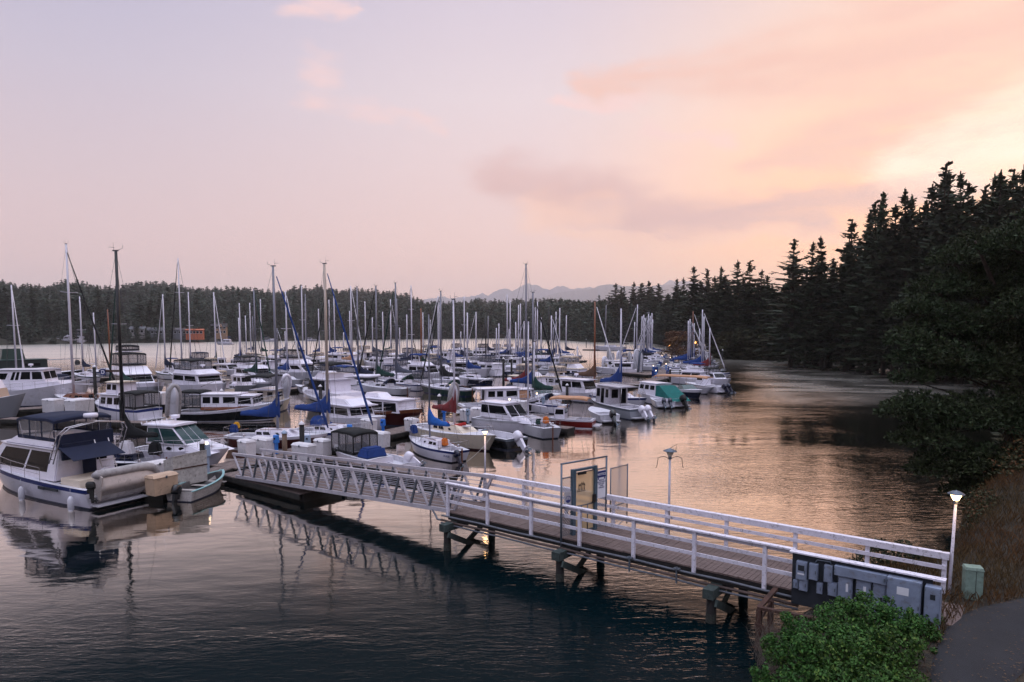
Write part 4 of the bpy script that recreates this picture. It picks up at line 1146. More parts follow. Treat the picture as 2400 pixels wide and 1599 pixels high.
cabinet('wireway', 1.02, 2.15, .74, .96, .16, door=False)
cabinet('breaker_cabinet', 1.10, 1.42, .08, .71, .09, lab=(1.28, 1.33, .36, .56)); cabinet('breaker_cabinet', 1.50, 1.82, .06, .71, .09, lab=(1.66, 1.72, .36, .58)); cabinet('breaker_cabinet', 1.86, 2.13, .02, .71, .09, win=(2.02, 2.07, .18, .40))
cabinet('large_cabinet', 2.17, 2.86, -.20, .97, .24, lab=(2.38, 2.62, .62, .80)); cabinet('end_cabinet', 2.93, 3.24, -.25, .93, .26, win=(3.04, 3.14, .66, .78))
bm = bmesh.new()
tube(bm, [(.86, -.05, .50), (.86, -.05, .30), (.92, -.05, .24)], .018, 6); tube(bm, [(.55, -.06, .9), (.6, -.06, .98), (.9, -.06, 1.0), (.92, -.06, .93)], .02, 6)
obj('conduit', bm, M_galv, ep)
# brown timber stand under the panel
st = empty('timber_stand', PP(11.75, -1.15, 0), P_ANG, 'rust-brown timber stand below the electrical panel', 'stand')
bm = bmesh.new()
for (x, y) in ((0, 0), (.05, .75), (1.9, 0)): box(bm, x - .06, x + .06, y - .06, y + .06, -.6, 1.02)
obj('post', bm, M_brown, st)
bm = bmesh.new(); bar(bm, (-.05, .0, 1.06), (2.6, .35, 1.06), .12, .07); bar(bm, (0, 0, 1.06), (.10, .95, 1.28), .12, .07); bar(bm, (-.08, -.08, .62), (2.0, -.08, .50), .04, .12); bar(bm, (0, 0, .72), (.05, .75, .98), .05, .08); bar(bm, (-.08, -.08, .05), (.6, -.05, .05), .05, .10)
obj('beam', bm, M_brown, st)
# utility pedestal past the end of the pier
p = W(2277, 1404, 1.28); ub = empty('utility_pedestal', (p.x, p.y, ground_h(p.x, p.y) - .02), rad(-20), 'pale green utility pedestal box beside the dry grass bank', 'utility box')
M_gbox = mat("utility_green", (.47, .55, .50), .6, var=.15, vscale=6, stain=(.25, .28, .24), stain_amt=.6)
bm = bmesh.new(); box(bm, -.19, .19, -.15, .15, 0, .76); obj('body', bm, M_gbox, ub)
bm = bmesh.new(); box(bm, -.205, .205, -.165, .165, .763, .83, top=(.02, .02, .02)); obj('lid', bm, M_gbox, ub)
bm = bmesh.new(); box(bm, .03, .04, -.155, -.151, .04, .74); obj('seam', bm, M_dark_timber, ub)

# ---- lamp posts -----------------------------------------------------------
def lamp_post(loc, h, lit, label, arms=False, r=.045, hat=.26, tilt=(0, 0)):
    e = empty('lamp_post', loc, 0, label, 'lamp post')
    bm = bmesh.new(); tube(bm, [(0, 0, -.2), (tilt[0] * h, tilt[1] * h, h)], r, 10, r2=r * .8); obj('pole', bm, M_alu if not lit else M_white, e)
    c = (tilt[0] * h, tilt[1] * h, h)
    bm = bmesh.new(); lathe(bm, [(.05, -.06), (.06, 0), (.055, .03)], c, 12); obj('collar', bm, M_galv, e)
    bm = bmesh.new(); lathe(bm, [(.0, .031), (.062, .035), (.125, .17), (.13, .185), (0, .19)], c, 16); obj('lamp_glass', bm, M_lampw if lit else M_lampoff, e)
    bm = bmesh.new(); lathe(bm, [(.0, .192), (hat, .195), (hat, .205), (.10, .26), (.02, .285), (0, .30)], c, 18); obj('lamp_shade', bm, M_galv, e)
    if arms:
        bm = bmesh.new()
        for s in (-1, 1):
            tube(bm, [(0, 0, h - .12)] + [(s * (.02 + .20 * (1 - math.cos(a))), 0, h - .12 + .14 * math.sin(a)) for a in (.5, 1.0, 1.5, 2.0, 2.5)] + [(s * .40, 0, h - .22), (s * .42, 0, h - .33), (s * .46, 0, h - .34)], .010, 5)
        tube(bm, [(0, 0, h + .29), (.22, 0, h + .42), (.18, 0, h + .22)], .008, 4)
        obj('wire_arm', bm, M_dark_timber, e)
    if lit:
        ld = bpy.data.lights.new('lamp_light', 'POINT'); ld.energy = 7; ld.color = (1, .6, .28); ld.shadow_soft_size = .1
        lo = bpy.data.objects.new('lamp_light', ld); COL.objects.link(lo); lo.parent = e; lo.location = (c[0], c[1], c[2] + .02)
        lo.location = (c[0] - .0, c[1] - .28, c[2] + .0)
    return e
q = PP(7.75, WD + .13, ZD - .2); lamp_post(q, HZ(1063, q.y) - q.z - .12, False, 'unlit lamp post with two curved wire arms on the pier', True, .042, .22)
q = PP(15.42, WD + .10, ZD - .1); lamp_post(q, HZ(1165, q.y) - q.z - .12, True, 'lit white lamp post at the shore end of the pier', False, .042, .19, (.02, 0))
q = W(1137, 1100, .9); lamp_post(Vector((q.x, q.y, .4)), HZ(1012, q.y) - .55, True, 'lit white lamp post beside the top of the gangway', False, .05, .22)
# ================================================================ boat kit
M_gel = mat("white_gelcoat", (.90, .88, .92), .28, var=.05, vscale=.8, coat=.3, stain=(.70, .68, .68), stain_amt=.35)
M_gel2 = mat("grey_white_gelcoat", (.78, .77, .80), .35, var=.07, vscale=.8, coat=.2, stain=(.6, .58, .56), stain_amt=.4)
M_cream = mat("cream_gelcoat", (.86, .80, .72), .35, var=.06, vscale=.9, coat=.2, stain=(.66, .6, .52), stain_amt=.3)
M_hullgrey = mat("grey_hull", (.56, .57, .60), .4, var=.08, vscale=.7, coat=.15)
M_hullblack = mat("black_hull", (.055, .065, .085), .25, var=.2, vscale=.8, coat=.3)
M_hullnavy = mat("navy_hull", (.07, .10, .20), .25, var=.2, vscale=.8, coat=.3)
M_maroon = mat("maroon_hull", (.26, .085, .085), .3, var=.15, vscale=.8, coat=.25)
M_hullgreen = mat("green_hull", (.08, .22, .20), .3, var=.15, vscale=.8, coat=.2)
M_redhull = mat("red_hull", (.45, .10, .09), .3, var=.15, vscale=.8, coat=.2)
M_teak = mat("varnished_teak", (.45, .25, .15), .45, var=.3, vscale=3, stretch=(1, 5, 5), coat=.2)
M_deckgrey = mat("deck_nonskid", (.80, .79, .82), .7, var=.08, vscale=2.5, stain=(.6, .58, .57), stain_amt=.4)
M_antifoul = mat("antifouling", (.06, .08, .13), .7)
M_boot = mat("boot_stripe", (.08, .11, .22), .5)
M_bluestripe = mat("blue_stripe", (.10, .17, .42), .4)
M_glass = mat("dark_window", (.03, .045, .06), .12, spec=.12)
M_glass2 = mat("green_tinted_window", (.16, .27, .27), .08, spec=.8)
M_inox = mat("stainless_tube", (.74, .72, .73), .22, metal=.8)
M_mastw = mat("mast_white", (.84, .82, .86), .35, coat=.2)
M_mastg = mat("mast_grey", (.50, .50, .54), .4, metal=.4)
M_mastb = mat("mast_black", (.05, .05, .06), .35)
M_mastbr = mat("mast_varnished", (.50, .28, .16), .4, coat=.2)
M_masttan = mat("mast_champagne", (.68, .62, .57), .35, metal=.3)
M_wire = mat("rigging_wire", (.30, .29, .31), .5, metal=.5)
CANV = {}
for k, c in dict(blue=(.07, .20, .44), navy=(.05, .09, .20), green=(.04, .20, .17), teal=(.03, .38, .36), maroon=(.42, .12, .13), grey=(.30, .31, .36), black=(.035, .04, .05), tan=(.72, .54, .42), brightblue=(.09, .34, .64), white=(.84, .82, .84), red=(.62, .12, .10), beige=(.76, .68, .60), brown=(.36, .26, .20)).items():
    CANV[k] = mat("canvas_" + k, c, .9, var=.16, vscale=3.5, bump=.35, bscale=7)
M_vinyl = bpy.data.materials.new("clear_vinyl"); M_vinyl.use_nodes = True
_n = NT(M_vinyl.node_tree); _b = M_vinyl.node_tree.nodes['Principled BSDF']; _b.inputs['Base Color'].default_value = (.28, .28, .30, 1); _b.inputs['Roughness'].default_value = .12
_t = _n.new('ShaderNodeBsdfTransparent'); _t.inputs[0].default_value = (.92, .9, .9, 1); _x = _n.new('ShaderNodeMixShader'); _x.inputs[0].default_value = .42
_n.link(_t.outputs[0], _x.inputs[1]); _n.link(_b.outputs[0], _x.inputs[2]); _n.link(_x.outputs[0], M_vinyl.node_tree.nodes['Material Output'].inputs[0])
M_rubber = mat("inflatable_grey", (.62, .60, .60), .65, var=.2, vscale=3, stain=(.42, .36, .34), stain_amt=.7)
M_bulb = emis("dock_light_glow", (1.0, .70, .42), 5.0)
M_orange = mat("orange_plastic", (.80, .42, .12), .6)
M_yellow = mat("yellow_plastic", (.85, .62, .08), .6)

def halfbreadth(t, kind, B):
    if kind == 'sail':
        k = .62 + .38 * math.sin(min(1, t / .42) * math.pi / 2) if t < .42 else (1 - ((t - .42) / .58) ** 2.1)
    elif kind == 'double':
        k = (.12 + .88 * math.sin(min(1, t / .45) * math.pi / 2)) if t < .45 else (1 - ((t - .45) / .55) ** 2.2)
    elif kind == 'tug':
        k = .86 + .14 * math.sin(min(1, t / .4) * math.pi / 2) if t < .45 else (1 - ((t - .45) / .55) ** 3.0)
    else:
        k = .90 + .10 * math.sin(min(1, t / .4) * math.pi / 2) if t < .4 else (1 - ((t - .4) / .6) ** 2.4)
    return max(.0, k) * B / 2
def sheer(t, fs, fb, kind):
    if kind in ('sail', 'double'): return fs + (fb - fs) * t - .10 * math.sin(math.pi * t) * (fb + fs) / 2
    if kind == 'tug': return fs + (fb - fs) * max(0, (t - .25) / .75) ** 1.4
    return fs + (fb - fs) * t ** 1.6
def hull_pts(t, q, L, B, fs, fb, kind, rake, flare, sink=.35):
    """q: 0 keel .. 1 waterline .. 2 sheer ; returns x, y, z with x=0 stern, L bow"""
    zs = sheer(t, fs, fb, kind); b = halfbreadth(t, kind, B)
    if q <= 1: z = -sink * (1 - q); f = .55 * q + (.30 if kind != 'motor' else .35) ; f = min(f, .9)
    else: z = zs * (q - 1); f = .85 + .15 * (q - 1) ** .7
    fl = flare * t ** 2 * (1 - max(0, q - 1))
    y = b * max(0.0, f - fl)
    x = t * L
    x -= rake * (t ** 5) * (1 - max(0, q - 1)) * 1.0 + (rake * .5 * t ** 5 * (1 - q) if q < 1 else 0)
    if kind == 'sail': x += .05 * L * (1 - t) ** 6 * (1 - max(0, q - 1)) + (.12 * L * (1 - t) ** 4 * (1 - q) if q < 1 else 0)
    if kind == 'double': x += .08 * L * (1 - t) ** 6 * (1 - max(0, q - 1))
    return x, y, z
def make_hull(parent, L, B, fs, fb, kind='motor', top=None, boot=None, stripe=None, bottom=None, rake=None, flare=.35, deckm=None, ns=14, cockpit=None, bulwark=.0, stripe2=None):
    """hull part + deck part. cockpit=(t0,t1,depth,wfrac) leaves an open well"""
    top = top or M_gel; rake = L * .10 if rake is None else rake
    mats = [top, boot or M_boot, stripe or top, bottom or M_antifoul, stripe2 or top]
    qs = [0, .55, 1.0, 1.03, 1.10, 1.45, 1.70, 1.80, 1.93, 2.0]
    mi = [3, 3, 3, 1, 0, 0, 4, 2, 2]
    bm = bmesh.new(); G = []
    for i in range(ns + 1):
        t = i / ns; t = t ** .85
        row = []
        for s in (-1, 1):
            row.append([bm.verts.new((lambda p: (p[0], s * p[1], p[2]))(hull_pts(t, q, L, B, fs, fb, kind, rake, flare))) for q in qs])
        G.append(row)
    for i in range(ns):
        for si, s in enumerate((-1, 1)):
            for j in range(len(qs) - 1):
                v = [G[i][si][j], G[i + 1][si][j], G[i + 1][si][j + 1], G[i][si][j + 1]]
                if s > 0: v = v[::-1]
                f = bm.faces.new(v); f.material_index = mi[j]; f.smooth = True
    for j in range(len(qs) - 1):
        f = bm.faces.new((G[0][1][j], G[0][0][j], G[0][0][j + 1], G[0][1][j + 1])); f.material_index = mi[j] if mi[j] in (1, 3) else (0 if mi[j] != 2 else 2)
    # inner bulwark / toe rail
    bmesh.ops.remove_doubles(bm, verts=bm.verts, dist=1e-4)
    h = obj('hull', bm, mats, parent)
    bm = bmesh.new(); D = []
    ts = [(i / ns) ** .85 for i in range(ns + 1)]
    if cockpit: ts = sorted(set(ts + [cockpit[0], cockpit[1]]))
    for t in ts:
        x, y, z = hull_pts(t, 2, L, B, fs, fb, kind, rake, flare)
        z -= bulwark
        D.append((t, x, max(0, y - .02), z))
    def well(t): return cockpit and cockpit[0] - 1e-6 <= t <= cockpit[1] + 1e-6
    for a, b in zip(D, D[1:]):
        inw = well(a[0]) and well(b[0])
        if not inw:
            v = [bm.verts.new(p) for p in ((a[1], -a[2], a[3]), (b[1], -b[2], b[3]), (b[1], 0, b[3] + b[2] * .04), (a[1], 0, a[3] + a[2] * .04))]; bm.faces.new(v)
            v = [bm.verts.new(p) for p in ((a[1], 0, a[3] + a[2] * .04), (b[1], 0, b[3] + b[2] * .04), (b[1], b[2], b[3]), (a[1], a[2], a[3]))]; bm.faces.new(v)
        else:
            w = cockpit[3]; dz = cockpit[2]
            for s in (-1, 1):
                P = [(a[1], s * a[2], a[3]), (b[1], s * b[2], b[3]), (b[1], s * b[2] * w, b[3]), (a[1], s * a[2] * w, a[3])]
                v = [bm.verts.new(p) for p in P]; bm.faces.new(v if s < 0 else v[::-1])
                P = [(a[1], s * a[2] * w, a[3]), (b[1], s * b[2] * w, b[3]), (b[1], s * b[2] * w * .96, b[3] - dz), (a[1], s * a[2] * w * .96, a[3] - dz)]
                v = [bm.verts.new(p) for p in P]; bm.faces.new(v if s < 0 else v[::-1])
            v = [bm.verts.new(p) for p in ((a[1], -a[2] * w, a[3] - dz), (b[1], -b[2] * w, b[3] - dz), (b[1], b[2] * w, b[3] - dz), (a[1], a[2] * w, a[3] - dz))]; bm.faces.new(v)
    if cockpit:
        for tt, sg in ((cockpit[0], 1), (cockpit[1], -1)):
            d = [q for q in D if abs(q[0] - tt) < 1e-6][0]; w = cockpit[3]
            bm.faces.new([bm.verts.new(p) for p in ((d[1], -d[2] * w, d[3] - cockpit[2]), (d[1], d[2] * w, d[3] - cockpit[2]), (d[1], d[2] * w, d[3]), (d[1], -d[2] * w, d[3]))])
    bmesh.ops.remove_doubles(bm, verts=bm.verts, dist=1e-4)
    obj('deck', bm, deckm or M_deckgrey, parent)
    return h
def edge(L, B, fs, fb, kind, t, inset=.0, rake=None):
    rake = L * .10 if rake is None else rake
    x, y, z = hull_pts(t, 2, L, B, fs, fb, kind, rake, .35); return Vector((x, max(0, y - inset), z))
def make_rails(parent, L, B, fs, fb, kind, t0, t1, h=.6, n=7, mid=True, r=.016, rake=None, name='guard_rail', closed=True):
    bm = bmesh.new()
    for s in (-1, 1):
        pts = []
        for i in range(n + 1):
            t = t0 + (t1 - t0) * i / n
            p = edge(L, B, fs, fb, kind, t, .06, rake); p.y *= s
            q = p + Vector((.04 if t > .8 else 0, 0, h)); pts.append(q)
            tube(bm, [p, q], r * .85, 4, caps=False)
        tube(bm, pts, r, 5, caps=False)
        if mid: tube(bm, [p - Vector((0, 0, h * .48)) for p in pts], r * .6, 4, caps=False)
    if closed:
        a = edge(L, B, fs, fb, kind, t1, .06, rake); b = Vector((min(L * 1.01, a.x + a.y * .9), 0, a.z + h + .04))
        tube(bm, [Vector((a.x + .04, -a.y, a.z + h)), b, Vector((a.x + .04, a.y, a.z + h))], r, 5, caps=False)
    return obj(name, bm, M_inox, parent)
def house(parent, x0, x1, w, z0, h, rf=.3, ra=.1, tum=.12, m=None, wins=(), front=None, back=None, roof=None, gm=None, name='cabin', wrap=None):
    """deck house. wins: [(u0,u1,v0,v1)] on both sides (u from aft to fore); front/back: list of (u0,u1,v0,v1). roof=(over_front, over_aft, side, thickness, material)"""
    bm = bmesh.new(); m = m or M_gel
    A = [Vector(p) for p in ((x0, -w / 2, z0), (x1, -w / 2, z0), (x1, w / 2, z0), (x0, w / 2, z0))]
    T = [Vector(p) for p in ((x0 + ra, -w / 2 + tum, z0 + h), (x1 - rf, -w / 2 + tum, z0 + h), (x1 - rf, w / 2 - tum, z0 + h), (x0 + ra, w / 2 - tum, z0 + h))]
    va = [bm.verts.new(p) for p in A]; vt = [bm.verts.new(p) for p in T]
    bm.faces.new(vt)
    for i in range(4): bm.faces.new((va[i], va[(i + 1) % 4], vt[(i + 1) % 4], vt[i]))
    bmesh.ops.bevel(bm, geom=[e for e in bm.edges], offset=min(.05, h * .12), segments=2, affect='EDGES')
    c = obj(name, bm, m, parent, smooth=False)
    F = {'S': [A[0], A[1], T[1], T[0]], 'P': [A[2], A[3], T[3], T[2]], 'F': [A[1], A[2], T[2], T[1]], 'B': [A[3], A[0], T[0], T[3]]}
    gm = gm or M_glass
    for (u0, u1, v0, v1) in wins:
        for side in 'SP':
            bm = bmesh.new()
            a, b = (u0, u1) if side == 'S' else (1 - u1, 1 - u0)
            panel(bm, F[side], a, b, v0, v1, .010, flat=True); obj('window', bm, gm, c)
    for key, lst in (('F', front or ()), ('B', back or ())):
        for (u0, u1, v0, v1) in lst:
            bm = bmesh.new(); panel(bm, F[key], u0, u1, v0, v1, .010, flat=True); obj('window', bm, gm, c)
    if roof:
        of, oa, os_, th, rm = roof
        bm = bmesh.new()
        X0, X1, Wd = x0 + ra - oa, x1 - rf + of, w / 2 - tum + os_
        def fn(u, v):
            x = X0 + (X1 - X0) * u; y = -Wd + 2 * Wd * v
            k = 1 - .10 * max(0, (u - .8) / .2) ** 2
            return (x, y * k, z0 + h + .003 + th + .06 * (1 - (2 * v - 1) ** 2))
        g = quadpatch(bm, fn, 6, 6)
        ed = [g[i][0] for i in range(7)] + [g[6][j] for j in range(1, 7)] + [g[i][6] for i in range(5, -1, -1)] + [g[0][j] for j in range(5, 0, -1)]
        lo = [bm.verts.new((v.co.x, v.co.y, z0 + h + .003)) for v in ed]
        for i in range(len(ed)):
            j = (i + 1) % len(ed); bm.faces.new((lo[i], lo[j], ed[j], ed[i]))
        bm.faces.new(lo[::-1])
        obj('roof', bm, rm or m, c)
    return c
def bimini(parent, x0, x1, w, z0, z1, m, enclosed=0, sag=.04, name='bimini', skirt=.0, frame=True, tilt=0.0):
    """canvas top on tube bows; enclosed adds clear vinyl sides with canvas seams down to z0"""
    e = None
    bm = bmesh.new()
    def fn(u, v):
        x = x0 + (x1 - x0) * u; y = -w / 2 + w * v
        return (x, y, z1 + tilt * (u - .5) + .10 * (1 - (2 * v - 1) ** 2) - .12 * abs(2 * u - 1) ** 3 + (sag * math.sin(u * 9.4) * .5))
    g = quadpatch(bm, fn, 10, 6)
    ed = [g[i][0] for i in range(11)] + [g[10][j] for j in range(1, 7)] + [g[i][6] for i in range(9, -1, -1)] + [g[0][j] for j in range(5, 0, -1)]
    lo = [bm.verts.new((v.co.x, v.co.y * 1.01, v.co.z - .12 - skirt)) for v in ed]
    for i in range(len(ed)): bm.faces.new((lo[i], lo[(i + 1) % len(ed)], ed[(i + 1) % len(ed)], ed[i]))
    top = obj(name, bm, m, parent)
    if frame:
        bm = bmesh.new()
        for u in (.04, .5, .96):
            x = x0 + (x1 - x0) * u; xb = x0 + (x1 - x0) * (.5 + (u - .5) * .75)
            for s in (-1, 1): tube(bm, [(xb, s * w / 2 * .99, z0), (x, s * w / 2 * .98, z1 - .1)], .016, 5, caps=False)
        obj('tube_frame', bm, M_inox, top)
    if enclosed:
        bm = bmesh.new(); bs = bmesh.new()
        C = [(x0 + .05, -w / 2 * .985), (x1 - .05, -w / 2 * .985), (x1 - .05, w / 2 * .985), (x0 + .05, w / 2 * .985)]
        Z = [z1 - .14 - tilt * .5, z1 - .14 + tilt * .5, z1 - .14 + tilt * .5, z1 - .14 - tilt * .5]
        for i in range(4):
            if i == 3 and enclosed == 2: continue
            a, b = C[i], C[(i + 1) % 4]
            za, zb = Z[i], Z[(i + 1) % 4]
            v = [bm.verts.new(p) for p in ((a[0], a[1], z0), (b[0], b[1], z0), (b[0], b[1], zb), (a[0], a[1], za))]; bm.faces.new(v)
            n = 3
            for k in range(n + 1):
                t = k / n; px, py = a[0] + (b[0] - a[0]) * t, a[1] + (b[1] - a[1]) * t
                bar(bs, (px, py, z0), (px, py, za + (zb - za) * t), .055, .03)
            bar(bs, (a[0], a[1], z0 + .07), (b[0], b[1], z0 + .07), .03, .16)
        obj('vinyl_panel', bm, M_vinyl, top); obj('canvas_seam', bs, m, top)
    return top
def outboard(parent, x, y, z, s=1.0, m=None, tilt=0.0, rz=math.pi, name='outboard'):
    """x towards aft in its own frame; tilt lifts the leg"""
    e = bpy.data.objects.new(name, None); COL.objects.link(e); e.parent = parent; e.location = (x, y, z); e.rotation_euler = (0, -tilt, rz); e.scale = (s, s, s)
    bm = bmesh.new()
    prof = [(-.02, .05, .16, .22), (.0, .10, .19, .30), (.18, .12, .20, .34), (.36, .11, .19, .33), (.46, .08, .15, .26), (.50, .03, .09, .16)]
    rings = []
    for (zz, xa, hw, ln) in prof:
        r_ = []
        for k in range(12):
            a = 2 * math.pi * k / 12; cx_, sy = math.cos(a), math.sin(a)
            r_.append(bm.verts.new((.16 + ln * .95 * math.copysign(abs(cx_) ** .7, cx_) - zz * .10, hw * math.copysign(abs(sy) ** .7, sy), zz)))
        rings.append(r_)
    for a, b in zip(rings, rings[1:]):
        for k in range(12):
            f = bm.faces.new((a[k], a[(k + 1) % 12], b[(k + 1) % 12], b[k])); f.smooth = True
    bm.faces.new(rings[0][::-1]); bm.faces.new(rings[-1])
    obj('cowling', bm, m or M_black, e)
    bm = bmesh.new(); box(bm, .06, .30, -.06, .06, -.75, -.021, top=(-.02, -.04, -.03)); box(bm, .02, .52, -.10, .10, -.68, -.66); box(bm, -.08, .05, -.09, .09, -.30, -.03)
    lathe(bm, [(0, -.18), (.05, -.08), (.06, .05), (.05, .18), (0, .22)], (0, 0, 0), 8)
    vs = bm.verts[-34:] if False else None
    obj('leg', bm, m if m else M_black, e)
    bm = bmesh.new()
    tube(bm, [(.10, 0, -.86), (.46, 0, -.86)], [.05, .055], 8)
    box(bm, .12, .30, -.015, .015, -1.02, -.74)
    for k in range(3):
        a = k * 2.094; bar(bm, (.50, .02 * math.cos(a), -.86 + .02 * math.sin(a)), (.50, .15 * math.cos(a), -.86 + .15 * math.sin(a)), .03, .09)
    obj('propeller', bm, M_black if m is None else M_galv, e)
    return e
def fender(parent, p, m=None, s=1.0):
    bm = bmesh.new(); p = Vector(p)
    lathe(bm, [(0, -.32 * s), (.07 * s, -.28 * s), (.10 * s, -.2 * s), (.10 * s, .12 * s), (.06 * s, .2 * s), (.02, .24 * s)], p, 10); tube(bm, [p + Vector((0, 0, .22 * s)), p + Vector((0, 0, .65))], .008, 4)
    return obj('fender', bm, m or M_gel2, parent)
def radar(parent, x, y, z, s=1.0, dome=False):
    bm = bmesh.new()
    if dome: lathe(bm, [(.0, 0), (.10, .0), (.19, .06), (.20, .14), (.14, .24), (0, .29)], (x, y, z), 12)
    else: lathe(bm, [(.05, -.14), (.06, 0), (.26 * s, .02), (.28 * s, .10), (.26 * s, .20), (0, .22)], (x, y, z), 14)
    return obj('radar', bm, M_gel, parent)
def antenna(parent, x, y, z, h, r=.012, m=None):
    bm = bmesh.new(); tube(bm, [(x, y, z), (x + .02, y, z + h)], r, 4, r2=r * .5); return obj('antenna', bm, m or M_gel, parent)
def name_on(parent, txt, x, y, z, size, m, rz=0.0, sx=1.0):
    return text_mesh(txt, size, m, parent, (x, y, z), 'boat_name', rz=rz, sx=sx)

# ---------------------------------------------------------------- rig
def make_rig(parent, L, B, x, z0, H, mm, cover=None, boomL=None, jib=None, jibx=None, spread=(.55,), lod=0, r=None, dz=.9, coverh=1.0, covertop=1.3, radarz=None, back=True, boomz=None, shroud=True):
    """mast at x from deck height z0 to height H above water"""
    r = r or (.055 + .004 * L)
    bm = bmesh.new(); seg = 8 if lod == 0 else 6
    tube(bm, [(x, 0, z0), (x, 0, z0 + (H - z0) * .6), (x - .02 * L * .2, 0, H)], r, seg, r2=r * .72)
    mast = obj('mast', bm, mm, parent)
    bm = bmesh.new()
    for sp_ in spread:
        zz = z0 + (H - z0) * sp_; w = B * .36 * (1.1 - sp_ * .35)
        tube(bm, [(x - .12, -w, zz + .03), (x, 0, zz), (x - .12, w, zz + .03)], .02 if lod < 2 else .028, 4)
    if spread: obj('spreader', bm, mm, mast)
    if lod < 2:
        bm = bmesh.new()
        box(bm, x - .16, x + .16, -.03, .03, H, H + .07)
        tube(bm, [(x - .1, 0, H + .05), (x - .42, .05, H + .14), (x - .44, .05, H + .32)], .011, 4); tube(bm, [(x + .1, 0, H + .05), (x + .12, 0, H + .5)], .008, 3)
        tube(bm, [(x + .05, 0, H + .2), (x + .34, .08, H + .22)], .010, 3)
        obj('wind_vane', bm, M_wire, mast)
    if radarz: radar(mast, x + .28, 0, radarz, .8)
    # wires
    if shroud:
        bm = bmesh.new(); w = B * .46; wr = .009 if lod == 0 else (.013 if lod == 1 else .021)
        sp0 = spread[-1] if spread else .6; zz = z0 + (H - z0) * sp0; ws = B * .36 * (1.1 - sp0 * .35)
        for s in (-1, 1):
            tube(bm, [(x - .1, s * w, z0 - .1), (x - .12, s * ws, zz + .03), (x, 0, H - .1)], wr, 3, caps=False)
            if lod < 2: tube(bm, [(x - .35, s * w, z0 - .1), (x, 0, zz - .1)], wr, 3, caps=False)
        if back: tube(bm, [(x, 0, H), (.02 * L, 0, z0 - .35)], wr, 3, caps=False)
        if not jib: tube(bm, [(x, 0, H - .15), (L * .985, 0, z0 - .2)], wr, 3, caps=False)
        obj('rigging', bm, M_wire, mast)
    if jib:
        jx = jibx if jibx is not None else L * .97
        bm = bmesh.new(); a = Vector((jx, 0, z0 + .15)); b = Vector((x + r, 0, H - .35))
        jr = .045 + .0035 * L
        tube(bm, [a, a.lerp(b, .06), a.lerp(b, .3), a.lerp(b, .7), a.lerp(b, .97)], [jr * .6, jr * 1.3, jr * 1.15, jr * .85, jr * .45], 7)
        obj('furled_jib', bm, CANV[jib] if isinstance(jib, str) else jib, mast)
    bl = boomL or L * .34
    bz = boomz if boomz else z0 + dz
    bm = bmesh.new(); tube(bm, [(x - r, 0, bz), (x - bl, 0, bz + .10)], .055, 6); boom = obj('boom', bm, mm, mast)
    if cover:
        # draped sail cover: tall at the mast, tapering aft, with soft folds
        bm = bmesh.new(); n = 14; rings = []
        for i in range(n + 1):
            u = i / n; xx = x + r * 1.6 - (bl + .15) * u
            hgt = (covertop * math.exp(-u * 4.6) + .44 * (1 - u * .40)) * coverh + .03 * math.sin(u * 17 + L)
            wid = .10 + .09 * math.sin(min(1, u * 3) * math.pi / 2) * (1 - .5 * u)
            if u < .08: wid *= .9
            zc = bz + .10 * u - .10
            rg = []
            for (cy_, cz_) in ((-.55, 0), (-1, .18), (-.95, .42), (-.35, .85), (0, 1.0), (.35, .85), (.95, .42), (1, .18), (.55, 0)):
                rg.append(bm.verts.new((xx, cy_ * wid, zc + cz_ * hgt)))
            rings.append(rg)
        for a, b in zip(rings, rings[1:]):
            k = len(a)
            for q in range(k):
                f = bm.faces.new((a[q], b[q], b[(q + 1) % k], a[(q + 1) % k])); f.smooth = True
        bm.faces.new(rings[0]); bm.faces.new(rings[-1][::-1])
        obj('sail_cover', bm, CANV[cover] if isinstance(cover, str) else cover, mast)
    return mast

